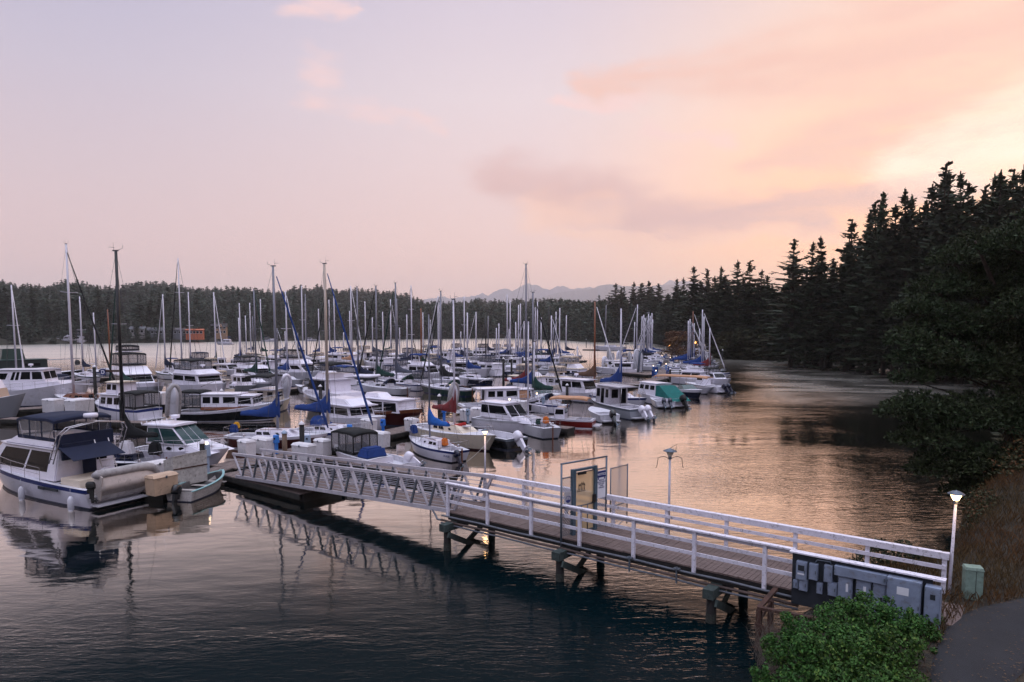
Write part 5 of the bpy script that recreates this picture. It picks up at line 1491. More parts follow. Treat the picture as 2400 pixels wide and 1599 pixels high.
def sailboat(name, stern, bow, label, H, mastf=.56, hull=None, kind='sail', fs=None, fb=None, B=None, mm=None, cover='blue', jib=None, spread=(.56,), lod=0, group='sailboats moored in the marina', stripe=None, boot=None, cabm=None, wheelhouse=False, dodger=None, ob=False, lean=0.0, radarz=None, text=None, teak=False, mizzen=False, nowin=False, boomL=None, coverh=1.0, covertop=1.3, Lfix=None, fend=0, jibx=None, category='sailboat', r=None, gear=None):
    """stern, bow: pixels (2400 px photo) of the waterline ends"""
    a = W(*stern) if not isinstance(stern, Vector) else stern
    b = W(*bow) if not isinstance(bow, Vector) else bow
    d = b - a; L = d.length
    if Lfix: L = Lfix
    L *= 1.08; d.normalize()
    e = empty(name, a - d * L * .03, math.atan2(d.y, d.x), label, category, group)
    B = B or L * (.34 if L < 8 else .31); fs = fs or .55 + .045 * L; fb = fb or .65 + .065 * L
    hull = hull or M_gel; rake = L * .09
    ns = 14 if lod < 2 else 9
    make_hull(e, L, B, fs, fb, kind, top=hull, boot=boot, stripe=stripe, rake=rake, ns=ns, cockpit=(.06, .30, .42, .62) if lod < 2 else None, deckm=M_teak if teak else None)
    zc = sheer(.5, fs, fb, kind) - .02
    chh = .30 + .018 * L
    x0, x1 = L * .31, L * .72
    wins = [(.08, .30, .30, .72), (.36, .58, .30, .72)] if lod < 2 and not nowin else ([(.1, .6, .3, .7)] if not nowin else [])
    if lod == 0 and not nowin: wins = [(.05, .20, .30, .74), (.24, .42, .30, .74), (.60, .68, .36, .66)]
    cab = house(e, x0, x1, B * .58, zc, chh, rf=L * .10, ra=.03, tum=.10, m=cabm or hull if hull in (M_gel, M_cream, M_gel2) else (cabm or M_gel), wins=wins, name='coachroof', back=[(.36, .64, .05, .95)] if lod < 1 else None, gm=M_glass)
    if lod < 1:
        bm = bmesh.new()
        for (hx, hw) in ((L * .45, .5), (L * .63, .45)): box(bm, hx, hx + hw, -hw / 2, hw / 2, zc + chh + .002, zc + chh + .05)
        obj('hatch', bm, M_teak if teak else M_gel2, cab)
        bm = bmesh.new()
        for s in (-1, 1): tube(bm, [(L * .36, s * B * .22, zc + chh + .03), (L * .58, s * B * .20, zc + chh + .03)], .018, 4)
        obj('handrail', bm, M_teak, cab)
        bm = bmesh.new()
        for s in (-1, 1): lathe(bm, [(.09, 0), (.07, .06), (.08, .14), (0, .15)], (L * .22, s * B * .36, fs + .02), 10)
        obj('winch', bm, M_inox, e)
    if wheelhouse: house(e, L * .28, L * .46, B * .5, zc + .05, 1.25, rf=.25, ra=.05, tum=.08, wins=[(.1, .45, .5, .9), (.55, .9, .5, .9)], front=[(.1, .9, .5, .9)], name='wheelhouse', roof=(.15, .3, .08, .03, None))
    make_rig(e, L, B, L * mastf, zc + chh, H, mm or M_mastw, cover, boomL, jib, jibx, spread, lod, coverh=coverh, covertop=covertop, radarz=radarz, r=r)
    if mizzen: make_rig(e, L, B, L * .14, fs, zc + (H - zc) * .62, mm or M_mastw, cover, L * .2, None, None, (.6,), max(1, lod), back=False, r=.05)
    if lod < 2:
        make_rails(e, L, B, fs, fb, kind, .80, .95, .55, 3, rake=rake, name='pulpit', r=.014)
        bm = bmesh.new()
        for s in (-1, 1):
            pts = []
            for i in range(6):
                t = .06 + .74 * i / 5; p = edge(L, B, fs, fb, kind, t, .05, rake); p.y *= s; q = p + Vector((0, 0, .52)); pts.append(q); tube(bm, [p, q], .010, 4, caps=False)
            tube(bm, pts, .006 if lod == 0 else .009, 3, caps=False)
            if lod == 0: tube(bm, [p_ - Vector((0, 0, .26)) for p_ in pts], .005, 3, caps=False)
        p = edge(L, B, fs, fb, kind, .06, .05, rake); q = edge(L, B, fs, fb, kind, .0, .08, rake)
        tube(bm, [(p.x, -p.y, p.z + .52), (q.x, -q.y, q.z + .56), (q.x - .02, 0, q.z + .56), (q.x, q.y, q.z + .56), (p.x, p.y, p.z + .52)], .013, 5, caps=False)
        for s in (-1, 1): tube(bm, [(q.x, s * q.y, q.z), (q.x, s * q.y, q.z + .56)], .012, 4, caps=False)
        obj('lifeline', bm, M_inox, e)
        bm = bmesh.new(); tube(bm, [(L * .06, 0, fs + .2), (L * .2, .03, fs + .42)], .025, 5); box(bm, -.07, .02, -.03, .03, -.3, fs + .15, top=(0, .02, 0)); obj('rudder', bm, M_teak, e)
    if dodger:
        bm = bmesh.new(); xd = L * .33; wd = B * .30
        def fn(u, v):
            a_ = math.pi * v; return (xd - .35 + u * .95, -math.cos(a_) * wd * (1 - .1 * u), zc + chh * .9 + math.sin(a_) ** .7 * (.62 * (1 - u ** 2.2) + .02))
        quadpatch(bm, fn, 6, 10); dd = obj('dodger', bm, CANV[dodger], e)
        bm = bmesh.new()
        for v in (.2, .42, .64):
            P = [Vector(fn(u_, v_)) + (Vector(fn(u_, v_)) - Vector((xd - .2, 0, zc + .2))).normalized() * .012 for (u_, v_) in ((.55, v), (.9, v), (.9, v + .15), (.55, v + .15))]
            bm.faces.new([bm.verts.new(p) for p in P])
        obj('window', bm, M_vinyl, dd)
    if ob: outboard(e, -.05, B * .2, fs * .55, .8, ob if not isinstance(ob, bool) else None, tilt=.5)
    for i in range(fend):
        for s in (-1, 1):
            p = edge(L, B, fs, fb, kind, .3 + .25 * i, -.08, rake); fender(e, (p.x, s * p.y, p.z - .45), s=.9)
    if text:
        p = hull_pts(.12, 1.55, L, B, fs, fb, kind, rake, .35)
        o = name_on(e, text[0], p[0], -p[1] - .012, p[2] - .03, text[1], text[2]); 
        o = name_on(e, text[0], p[0], p[1] + .012, p[2] - .03, text[1], text[2], rz=math.pi)
    if gear:
        for (x, y, z, s, m) in gear:
            bm = bmesh.new(); box(bm, -s / 2, s / 2, -s * .4, s * .4, 0, s, top=(s * .15, s * .15, s * .1)); bmesh.ops.bevel(bm, geom=bm.edges[:], offset=s * .12, segments=2, affect='EDGES')
            g = obj('deck_gear', bm, m, e); g.location = (x * L, y * B, fs + z)
    if lean: e.rotation_euler = (lean, 0, e.rotation_euler.z)
    return e

def motorboat(name, stern, bow, label, hull=None, kind='motor', fs=None, fb=None, B=None, stripe=None, boot=None, houses=(), bim=(), rails=(.45, .97, .6), obs=0, obm=None, obt=0.0, obsc=1.0, swim=True, cockpit=(.04, .32, .45, .84), group='motorboats moored in the marina', lod=0, extras=None, category='motorboat', rake=None, Lfix=None, stripe2=None, ports=(), deckm=None, heel=0.0, bottom=None):
    a = W(*stern) if not isinstance(stern, Vector) else stern
    b = W(*bow) if not isinstance(bow, Vector) else bow
    d = b - a; L = (Lfix or d.length) * 1.06; d.normalize()
    e = empty(name, a, math.atan2(d.y, d.x), label, category, group)
    B = B or min(4.6, L * .34); fs = fs or .55 + .05 * L; fb = fb or .75 + .095 * L; rk = L * .12 if rake is None else rake
    make_hull(e, L, B, fs, fb, kind, top=hull or M_gel, boot=boot, stripe=stripe, rake=rk, cockpit=cockpit, ns=14 if lod < 2 else 9, stripe2=stripe2, deckm=deckm, bottom=bottom)
    env = dict(L=L, B=B, fs=fs, fb=fb, zd=sheer(.5, fs, fb, kind), e=e, kind=kind, rk=rk)
    for h in houses:
        h = dict(h); h['x0'] *= L; h['x1'] *= L; h['w'] *= B; h['z0'] = h['z0'] + (fs if h.pop('aft', 0) else env['zd'])
        env['last'] = house(e, **h)
    for q in bim:
        q = dict(q); q['x0'] *= L; q['x1'] *= L; q['w'] *= B; q['z0'] += fs; q['z1'] += fs; bimini(e, **q)
    if rails: make_rails(e, L, B, fs, fb, kind, rails[0], rails[1], rails[2], 6 if lod < 2 else 3, rake=rk, r=.015 if lod < 2 else .022, mid=lod < 1)
    if swim:
        bm = bmesh.new(); box(bm, -.55, -.01, -B * .38, B * .38, .18, .26); obj('swim_platform', bm, M_gel2, e)
    for i in range(obs):
        y = (i - (obs - 1) / 2) * .62
        outboard(e, -.08 - (.5 if swim else 0), y, fs * .62 + .1, obsc, obm, tilt=obt)
    for (t, z, r_) in ports:
        for s in (-1, 1):
            x, y, zz = hull_pts(t, 1 + z, L, B, fs, fb, kind, rk, .35); x2, y2, z2 = hull_pts(t + .04, 1 + z, L, B, fs, fb, kind, rk, .35)
            c = Vector((x, s * y, zz)); tg = (Vector((x2, s * y2, z2)) - c).normalized(); nn = Vector((-tg.y, tg.x, 0)) * (1 if s > 0 else -1)
            bm = bmesh.new(); vs = [bm.verts.new(c + tg * math.cos(k * .524) * r_ * 1.5 + Vector((0, 0, 1)) * math.sin(k * .524) * r_ + nn * .02) for k in range(12)]; bm.faces.new(vs if s < 0 else vs[::-1])
            obj('porthole', bm, M_glass, e)
    if extras: extras(e, env)
    if heel: e.rotation_euler = (heel, 0, e.rotation_euler.z)
    return e

def rib(name, loc, rot, L, B, label, m=None, inner=None, top=True, ob=None, parent=None, cat='dinghy', group=None, r=.20):
    """inflatable dinghy: U-shaped tube, rigid v-bottom, transom"""
    e = empty(name, loc, 0, label, cat, group); e.rotation_euler = rot
    bm = bmesh.new(); pts = []
    w = B / 2 - r
    for i in range(5): pts.append((i / 4 * L * .62 - .0, -w, r))
    for k in range(1, 8):
        a = -math.pi / 2 + math.pi * k / 8; pts.append((L * .62 + math.cos(a) * (L * .38 - r), w * math.sin(a), r + .10 * math.cos(a)))
    for i in range(4, -1, -1): pts.append((i / 4 * L * .62, w, r))
    n = len(pts); rs = [r * .35] + [r] * (n - 2) + [r * .35]
    pts = [(-.22, -w, r)] + pts + [(-.22, w, r)]; rs = [r * .4] + [r] * n + [r * .4]
    tube(bm, pts, rs, 10); tb = obj('inflatable_tube', bm, m or M_rubber, e)
    bm = bmesh.new()
    def fn(u, v):
        x = u * (L - r * 1.2); k = 1 - max(0, (u - .55) / .45) ** 2.2
        y = (2 * v - 1) * w * k; return (x, y, r * .8 - (.34 * (1 - abs(2 * v - 1) ** 1.2)) * (1 - max(0, (u - .6) / .4) ** 2))
    quadpatch(bm, fn, 12, 8)
    hb_ = obj('rigid_hull', bm, inner or M_gel2, e)
    md = hb_.modifiers.new('s', 'SOLIDIFY'); md.thickness = .03
    bm = bmesh.new(); box(bm, .0, .05, -w, w, -.15, r + .22); obj('transom', bm, inner or M_gel2, e)
    return e
# ================================================================ floats and docks
M_dockwood = mat("dock_planks", (.44, .38, .36), .85, var=.25, vscale=1.5, bump=.3, bscale=14, stain=(.28, .25, .23), stain_amt=.6, stretch=(5, 1, 1))
M_dockside = mat("dock_side", (.15, .14, .13), .9, var=.4, vscale=3)
M_box = mat("dock_box_white", (.84, .82, .83), .5, var=.06, vscale=3, stain=(.6, .56, .52), stain_amt=.4)
M_boxtan = mat("dock_box_tan", (.74, .63, .53), .6, var=.08, vscale=3, stain=(.5, .42, .35), stain_amt=.5)
M_plaster = mat("weathered_shed_white", (.68, .66, .64), .8, var=.18, vscale=4, stain=(.40, .38, .36), stain_amt=.8)
M_pedblue = mat("pedestal_blue", (.20, .47, .78), .5)
M_pedgrey = mat("pedestal_grey", (.58, .64, .72), .5)
PILES = []
def dock(name, pts, w, label, z=.42, boards=True):
    """floating walkway along pts [(x,y)]"""
    e = empty(name, (pts[0][0], pts[0][1], 0), 0, label, 'dock', 'floating docks of the marina')
    o = Vector((pts[0][0], pts[0][1], 0))
    bm = bmesh.new(); bs = bmesh.new()
    for a, b in zip(pts, pts[1:]):
        a = Vector((a[0], a[1], 0)) - o; b = Vector((b[0], b[1], 0)) - o; d = (b - a); L = d.length; d.normalize(); n = Vector((-d.y, d.x, 0))
        k = max(1, int(L / .3)) if boards and (a + o).y < 75 else max(1, int(L / 3))
        for i in range(k):
            p = a + d * (L * i / k); q = a + d * (L * (i + 1) / k - .015)
            vs = [p + n * w / 2, p - n * w / 2, q - n * w / 2, q + n * w / 2]
            bv = [bm.verts.new(v + Vector((0, 0, z - .05))) for v in vs]; tv = [bm.verts.new(v + Vector((0, 0, z + R.uniform(-.004, .004)))) for v in vs]
            bm.faces.new(tv); bm.faces.new(bv[::-1])
            for q_ in range(4): bm.faces.new((bv[q_], bv[(q_ + 1) % 4], tv[(q_ + 1) % 4], tv[q_]))
        for s in (-1, 1): bar(bs, a + n * s * (w / 2 + .04) + Vector((0, 0, z - .15)), b + n * s * (w / 2 + .04) + Vector((0, 0, z - .15)), .07, .24)
        bar(bs, a + Vector((0, 0, z - .32)), b + Vector((0, 0, z - .32)), w * .86, .5)
    bm.normal_update()
    obj('deck', bm, M_dockwood, e); obj('float', bs, M_dockside, e)
    return e
def piling(x, y, h, label, cap=True, wood=False):
    e = empty('piling', (x, y, 0), 0, label, 'piling', 'pilings standing along the docks')
    bm = bmesh.new(); tube(bm, [(0, 0, -1), (0, 0, h)], .16, 9, r2=.15); obj('shaft', bm, M_dark_timber if not wood else mat("bare_timber_pile", (.42, .34, .28), .9, var=.3, vscale=4), e)
    if cap: bm = bmesh.new(); lathe(bm, [(.19, 0), (.19, .05), (0, .24)], (0, 0, h), 9); obj('cap', bm, M_box if not wood else M_pedgrey, e)
    PILES.append(e)
    return e
def dock_box(px, py, w, d, h, rz, label, m=None, z=.44, pos=None):
    p = pos if pos is not None else W(px, py, z); e = empty('dock_box', (p.x, p.y, z), rz, label, 'dock box', 'storage boxes on the docks')
    m = m or M_box
    bm = bmesh.new(); box(bm, -w / 2, w / 2, -d / 2, d / 2, 0, h, top=(-.03, -.03, -.02)); obj('body', bm, m, e)
    bm = bmesh.new(); box(bm, -w / 2 - .06, w / 2 + .06, -d / 2 - .05, d / 2 + .05, h + .002, h + .12, top=(.05, .05, .12)); obj('lid', bm, m, e)
    bm = bmesh.new(); box(bm, -.04, .04, -d / 2 - .075, -d / 2 - .051, h - .06, h + .06); obj('latch', bm, M_galv, e)
    return e
def pedestal(px, py, label, m=None, lit=False, z=.44, h=1.15, hose=None, pos=None):
    p = pos if pos is not None else W(px, py, z); e = empty('power_pedestal', (p.x, p.y, z), R.uniform(-.8, .2), label, 'power pedestal', 'shore power pedestals')
    m = m or M_pedblue
    bm = bmesh.new(); box(bm, -.09, .09, -.07, .07, 0, h * .62); obj('post', bm, m, e)
    bm = bmesh.new(); box(bm, -.17, .17, -.13, .13, h * .58, h, top=(.02, .02, .02)); bmesh.ops.bevel(bm, geom=bm.edges[:], offset=.02, segments=1, affect='EDGES'); hd = obj('meter_head', bm, m, e)
    bm = bmesh.new(); lathe(bm, [(0, -.02), (.06, -.02), (.06, .02), (0, .03)], (0, 0, 0), 10); g = obj('meter', bm, M_glass, hd); g.location = (.0, -.14, h * .82); g.rotation_euler = (math.pi / 2, 0, 0)
    if lit: bm = bmesh.new(); lathe(bm, [(0, 0), (.07, .02), (.08, .08), (.05, .14), (0, .16)], (0, 0, h + .002), 10); obj('lamp_globe', bm, M_bulb, e)
    return e
UA = P_ANG; U2 = PU.to_2d(); N2 = PN.to_2d()
def S(s, n): p = PP(s, n, 0); return (p.x, p.y)
dock('landing_float', [S(-16.6, 1.55), S(-9.6, 1.55)], 2.5, 'dark landing float under the foot of the gangway')
dock('dock', [(-16.75, 31.35), (-15.8, 37.0)], 1.15, 'short dock end carrying the tan box and the weathered shed')
dock('dock', [(-15.9, 37.05), (-11.7, 45.4), (-2, 61.5), (8, 79), (22.4, 103.5)], 2.0, 'plank walkway running away from the gangway foot between the nearest boats')
dock('dock', [(22.6, 104), (33.5, 146), (43.5, 187)], 2.6, 'long straight walkway between the two rows of sailboats at right')
dock('dock', [(-52, 60), (-44, 66.5), (-37, 71.5), (-17, 105), (3, 140), (17, 163)], 2.0, 'walkway behind the white trawler and the black tug yacht')
dock('finger_dock', [(-37.2, 70.6), (-25.8, 62.2)], 1.5, 'dark finger dock in front of the black hulled tug yacht')
dock('finger_dock', [(-43, 57.5), (-27.2, 54.6)], 1.2, 'low finger dock beside the white trawler with canvas cockpit')
dock('finger_dock', [(-4.2, 57.5), (4.5, 51.8)], 1.3, 'finger dock left of the white hardtop cruiser with dark windows')
dock('finger_dock', [(-14, 42), (-3.2, 34.5)], 1.2, 'finger dock behind the gangway beside the covered runabout')
dock('dock', [(-70, 98), (-42, 132), (-14, 180), (2, 205)], 2.2, 'walkway among the farthest boats on the left side of the marina')
dock('breakwater_dock', [(26, 249), (44, 243), (64, 212)], 3.0, 'dark outer dock beyond the sailboat rows')

# boxes, pedestals, sheds near the gangway foot
dock_box(380, 1156, 1.15, .62, .80, rad(62), 'tan dock box with planked side next to the inflatable tender', M_boxtan)
dock_box(366, 1128, 1.1, .6, .9, rad(62), 'white dock box behind the tan dock box', M_box)
p = W(432, 1132, .44)
sh = empty('storage_shed', (p.x, p.y, .44), rad(55), 'weathered white slant-topped storage shed by the clinker dinghy', 'shed')
bm = bmesh.new(); A = [(-.75, -.45, 0), (.95, -.45, 0), (.95, .45, 0), (-.75, .45, 0)]; T = [(-.75, -.45, 1.45), (.95, -.45, 1.55), (.95, .45, 1.25), (-.75, .45, 1.15)]
va = [bm.verts.new(q) for q in A]; vt = [bm.verts.new(q) for q in T]; bm.faces.new(vt); bm.faces.new(va[::-1])
for i in range(4): bm.faces.new((va[i], va[(i + 1) % 4], vt[(i + 1) % 4], vt[i]))
obj('body', bm, M_plaster, sh)
bm = bmesh.new(); box(bm, -.77, .97, -.475, -.452, .80, .86); obj('batten', bm, M_brown, sh)
bm = bmesh.new(); panel(bm, [(-.76, .47, 1.17), (-.76, -.47, 1.47), (.97, -.47, 1.57), (.97, .47, 1.27)][::-1], 0, 1, 0, 1, .03, flat=True); obj('roof', bm, M_plaster, sh)
p = W(478, 1112, .44)
piling(p.x - .2, p.y + .4, 2.0, 'dark piling with white cone cap behind the storage shed')
pe = pedestal(487, 1108, 'grey power pedestal beside the shed with a lit lamp', M_pedgrey, True, h=1.5)
boxes = [(579, 1068, 1.0, 'white dock box at the top end of the gangway truss, leftmost there'), (618, 1062, 1.5, 'larger white dock box behind the gangway railing, right of the leftmost one'), (713, 1078, 1.3, 'low white dock box seen through the gangway railing'), (757, 1066, .9, 'small peaked dock box left of the black canvas runabout'), (795, 1042, .75, 'narrow white dock box in front of the blue-striped sloop bow'), (828, 1036, 1.2, 'white dock box with blue pedestal in front of it'), (889, 1046, 1.3, 'white dock box beside the bow of the small blue-striped sloop'), (965, 1010, .9, 'white dock box with dark latch under the bright blue sail cover'),
         (1093, 986, .8, 'white dock box behind the red sail cover'), (1125, 982, 1.4, 'long white dock box behind the red sail cover'), (1196, 965, .8, 'narrow dock box left of the long box near the mast'), (1218, 962, 1.6, 'long white dock box behind the hardtop cruiser'), (1303, 944, 1.0, 'white dock box right of the slim grey mast'), (865, 1012, 1.1, 'white dock box half hidden by the sedan cruiser bow')]
for (px, py, w, lb) in boxes: dock_box(px, py, w, .6, .85, UA + rad(R.uniform(-6, 6)), lb)
for (px, py, w, lb) in [(125, 966, 1.5, 'white dock box on the left dock in front of the grey-hulled yacht'), (176, 968, 1.3, 'white dock box left of the bow of the white trawler'), (196, 965, 1.6, 'cream-sided dock box touching the bow of the white trawler'), (359, 950, .9, 'small white dock box right of the canvas cockpit'), (377, 947, 1.4, 'large white dock box beside the tender of the black tug yacht')]: dock_box(px, py, w, .9, 1.1, rad(-20), lb)
for i, (px, py, lit, m, lb) in enumerate([(648, 1064, 0, 0, 'blue pedestal beside the large dock box at the gangway'), (722, 1064, 0, 1, 'pale pedestal in front of the maroon sloop bow'), (820, 1035, 0, 0, 'blue pedestal in front of the blue-striped sloop bow'), (898, 1020, 0, 2, 'bright blue hooded pedestal left of the small blue-striped sloop'), (1041, 986, 1, 2, 'bright blue pedestal with glowing lamp behind the blue sail cover'), (1097, 992, 0, 1, 'pale pedestal behind the red sail cover'), (1170, 972, 0, 0, 'blue pedestal with coiled brown hose behind the hardtop cruiser'), (1194, 968, 1, 1, 'pale pedestal with glowing lamp left of the long dock box'), (1258, 952, 1, 0, 'blue pedestal with glowing lamp right of the slim grey mast'), (1273, 958, 0, 1, 'pale pedestal beside the orange flags'), (1440, 948, 0, 0, 'blue pedestal beside the twin outboard workboat')]):
    pedestal(px, py, lb, [M_pedblue, M_pedgrey, mat("pedestal_brightblue", (.10, .42, .78), .5)][m], bool(lit))
for (px, py, h, wd_, lb) in [(668, 1072, 1.5, True, 'bare timber piling with cone cap in front of the maroon sloop'), (709, 1074, 2.1, False, 'tall dark piling at the bow of the maroon sloop'), (752, 968, 2.5, False, 'dark piling beside the white and black trawler'), (226, 965, 4.3, False, 'tall dark piling carrying the letter sign at left'), (315, 985, 1.9, False, 'dark piling at the stern of the white trawler'), (521, 972, 2.2, False, 'dark piling against the black tug yacht bow'), (1030, 985, 2.1, False, 'dark piling with white cap left of the blue pedestal'), (1041, 900, 2.6, False, 'dark piling behind the green-trimmed sloop stern'), (1327, 900, 3.4, False, 'left one of two tall pilings standing in the open gap'), (1344, 905, 3.6, False, 'right one of two tall pilings standing in the open gap'), (1180, 912, 4.0, False, 'dark piling left of the slim white mast'), (1199, 900, 3.6, False, 'dark piling right beside the slim white mast'), (1570, 902, 2.2, False, 'dark piling at the near end of the long walkway'), (1594, 893, 1.7, False, 'short white-capped piling right of the long walkway'), (1374, 815, 3.4, False, 'lone piling standing far out in the bay'), (1329, 942, 1.8, False, 'short dark piling behind the white-roofed workboat'), (1280, 860, 3.0, False, 'dark piling in the boat row left of the open gap'), (1262, 864, 3.2, False, 'dark piling second left of the open gap'), (1693, 852, 3.0, False, 'rust coloured marker pile off the right bank'), (1225, 880, 3.1, False, 'dark piling behind the maroon sail cover')]:
    q = W(px, py); piling(q.x, q.y, h, lb, wood=wd_)
# letter sign D on the tall piling
q = W(226, 965)
sn = empty('letter_sign', (q.x + .35, q.y - .25, 0), rad(-6), 'navy sign with a white letter on a wooden arm of the tall piling', 'sign')
bm = bmesh.new(); box(bm, 0.2, 2.6, .03, .11, 3.86, 4.05); obj('arm', bm, M_brown, sn)
bm = bmesh.new(); box(bm, .42, .92, -.03, .0, 3.55, 4.15); obj('plate', bm, M_navy, sn)
text_mesh("D", .5, M_pale, sn, (.67, -.036, 3.68), bold=.012)

# ================================================================ the near boats
def px_m(px, Y): return px * Y / FPX
# -- P1 flybridge cruiser, cut by the left edge
def p1_extra(e, v):
    L, B, fs = v['L'], v['B'], v['fs']
    # flybridge coaming
    c = house(e, L * .22, L * .60, B * .84, 2.50, .42, rf=.9, ra=.05, tum=.10, name='flybridge', roof=None)
    bm = bmesh.new()
    for s in (-1, 1): box(bm, L * .22, L * .58, s * B * .415 - .012, s * B * .415 + .012, 2.56, 2.58)
    obj('trim_line', bm, M_bluestripe, c)
    bimini(e, L * .22, L * .50, B * .80, 2.86, 3.88, CANV['navy'], enclosed=2, sag=.05, name='bimini', tilt=-.05)
    # navy aft curtain and awning
    bm = bmesh.new(); box(bm, L * .205, L * .215, -B * .39, B * .39, 2.50, 3.15); box(bm, L * .19, L * .200, -B * .05, B * .36, 2.0, 2.75); panel(bm, [(L * .20, -B * .30, 2.6), (L * .20, B * .40, 2.6), (L * .08, B * .42, 2.12), (L * .08, -B * .30, 2.12)], 0, 1, 0, 1, .02, flat=True)
    obj('aft_curtain', bm, CANV['navy'], e)
    bm = bmesh.new(); box(bm, L * .193, L * .20, -B * .10, B * .08, .95, 2.3); obj('cabin_door', bm, CANV['navy'], e)
    # radar arch of stainless tube
    bm = bmesh.new()
    for dx in (0, .32):
        P = [(L * .20 + dx, -B * .47, 1.9), (L * .14 + dx * .9, -B * .46, 3.2), (L * .12 + dx * .9, -B * .38, 3.55), (L * .12 + dx * .9, 0, 3.72), (L * .12 + dx * .9, B * .38, 3.55), (L * .14 + dx * .9, B * .46, 3.2), (L * .20 + dx, B * .47, 1.9)]
        tube(bm, P, .028, 6)
    for s in (-1, 1):
        for k in range(5):
            z = 2.1 + k * .33; x = L * .195 - (z - 1.9) * .045 * L * .5; tube(bm, [(x, s * B * .467, z), (x + .30, s * B * .467, z)], .02, 5)
    obj('radar_arch', bm, M_inox, e)
    radar(e, L * .14, B * .05, 3.90, 1.1)
    antenna(e, L * .30, -B * .38, 3.0, 1.5)
    # boarding ladder and life ring in the cockpit
    bm = bmesh.new()
    for y in (-B * .30, -B * .10): tube(bm, [(L * .20, y, 2.75), (L * .17, y, 1.9), (L * .12, y, .75)], .028, 6)
    for k in range(6): z = .95 + k * .28; x = L * .128 + (z - .95) * L * .03; tube(bm, [(x, -B * .30, z), (x, -B * .10, z)], .024, 5)
    obj('ladder', bm, M_box, e)
    bm = bmesh.new(); pts = [(0, .26 * math.cos(a * .5236), .26 * math.sin(a * .5236)) for a in range(13)]; tube(bm, pts, .07, 8, caps=False)
    o = obj('life_ring', bm, M_gel2, e); o.location = (L * .10, -B * .02, 1.25)
    bm = bmesh.new(); box(bm, L * .06, L * .19, -B * .05, B * .40, .72, 1.25); obj('engine_box', bm, M_cream, e)
    for x in (.42, .06): fender(e, (L * x, B * .5 + .08, .35), s=1.3)
    bm = bmesh.new(); box(bm, L * .16, L * .25, B * .495, B * .512, fs - .22, fs - .10); box(bm, L * .255, L * .30, B * .495, B * .512, fs - .24, fs - .11); obj('hull_vent', bm, M_board, e)
st_, bw_ = Vector((-18.0, 30.7, 0)), Vector((-27.2, 35.6, 0))
P1 = motorboat('flybridge_cruiser', st_, bw_, 'white flybridge cruiser with navy canvas, nearest boat at the left edge', fs=.92, fb=1.5, B=3.3, stripe=M_bluestripe, boot=M_boot,
    houses=[dict(x0=.22, x1=.78, w=.86, z0=-.06, h=1.42, rf=1.5, ra=-.15, tum=.16, wins=[(.12, .43, .26, .90), (.46, .88, .26, .90)], front=[(.06, .48, .3, .9), (.52, .94, .3, .9)], name='cabin', roof=(.12, -.1, .10, .06, M_gel), back=[(.68, .86, .5, .85)])],
    rails=(.30, .97, .62), cockpit=(.03, .20, .30, .86), extras=p1_extra)
# tender hung on its side across the stern
d = (bw_ - st_).normalized(); nrm = Vector((-d.y, d.x, 0)); nrm = -nrm
tend = rib('inflatable_dinghy', (0, 0, 0), (0, 0, 0), 3.1, 1.5, 'grey inflatable dinghy stowed on its side across the cruiser stern', m=M_rubber, inner=mat('tender_bottom', (.76, .71, .68), .5, var=.08, vscale=3, stain=(.55, .50, .46), stain_amt=.5), r=.21)
X = nrm.copy(); Zl = Vector((d.x * .97, d.y * .97, .22)).normalized(); Yl = Zl.cross(X).normalized(); Zl = X.cross(Yl).normalized()
base = st_ - d * .50 - nrm * 1.15 + Vector((0, 0, 1.02))
tend.matrix_world = Matrix(((X.x, Yl.x, Zl.x, base.x), (X.y, Yl.y, Zl.y, base.y), (X.z, Yl.z, Zl.z, base.z), (0, 0, 0, 1)))
ot = empty('outboard_motor', tuple(st_ - d * .35 - nrm * 1.5 + Vector((0, 0, 1.05))), 0, 'small black outboard motor clamped at the cruiser stern', 'outboard motor')
outboard(ot, 0, 0, 0, .62, None, tilt=.0, rz=math.atan2(-d.y, -d.x) + .5, name='motor')

# -- P3 clinker dinghy with teal gunwale
M_teal = mat("teal_gunwale", (.53, .68, .68), .55, var=.08, vscale=5)
M_clink = mat("weathered_white_planks", (.74, .71, .69), .6, var=.12, vscale=5, stain=(.5, .42, .36), stain_amt=.6)
def dinghy_extra(e, v):
    L, B, fs, fb = v['L'], v['B'], v['fs'], v['fb']
    bm = bmesh.new()
    for k in range(1, 6):
        for s in (-1, 1):
            pts = []
            for i in range(12):
                t = (i / 11) * .985; x, y, z = hull_pts(t, 1 + k / 6, L, B, fs, fb, 'motor', v['rk'], .35); pts.append((x, s * (y + .008), z))
            tube(bm, pts, .011, 4, caps=False)
    obj('strake', bm, M_clink, e)
    bm = bmesh.new()
    for s in (-1, 1):
        pts = []
        for i in range(14):
            t = i / 13; x, y, z = hull_pts(t, 2, L, B, fs, fb, 'motor', v['rk'], .35); pts.append(Vector((x, s * y, z + .012)))
        for a, b in zip(pts, pts[1:]): bar(bm, a, b, .11, .035)
    obj('gunwale', bm, M_teal, e)
    bm = bmesh.new()
    for x in (.22, .50, .76): box(bm, L * x, L * x + .22, -B * .40, B * .40, fs - .16, fs - .13)
    obj('thwart', bm, M_clink, e)
dg = motorboat('clinker_dinghy', (420, 1177), (518, 1139), 'open white clinker dinghy with teal gunwale tied by the shed', hull=M_clink, fs=.50, fb=.78, B=1.5, houses=[], rails=None, swim=False, cockpit=(.02, .90, .34, .86), extras=dinghy_extra, rake=.35, obs=1, obm=M_hullblack, obt=.25, obsc=.85, category='dinghy', deckm=mat('dinghy_inside', (.34, .33, .33), .85, var=.3, vscale=4), group='small open boats')

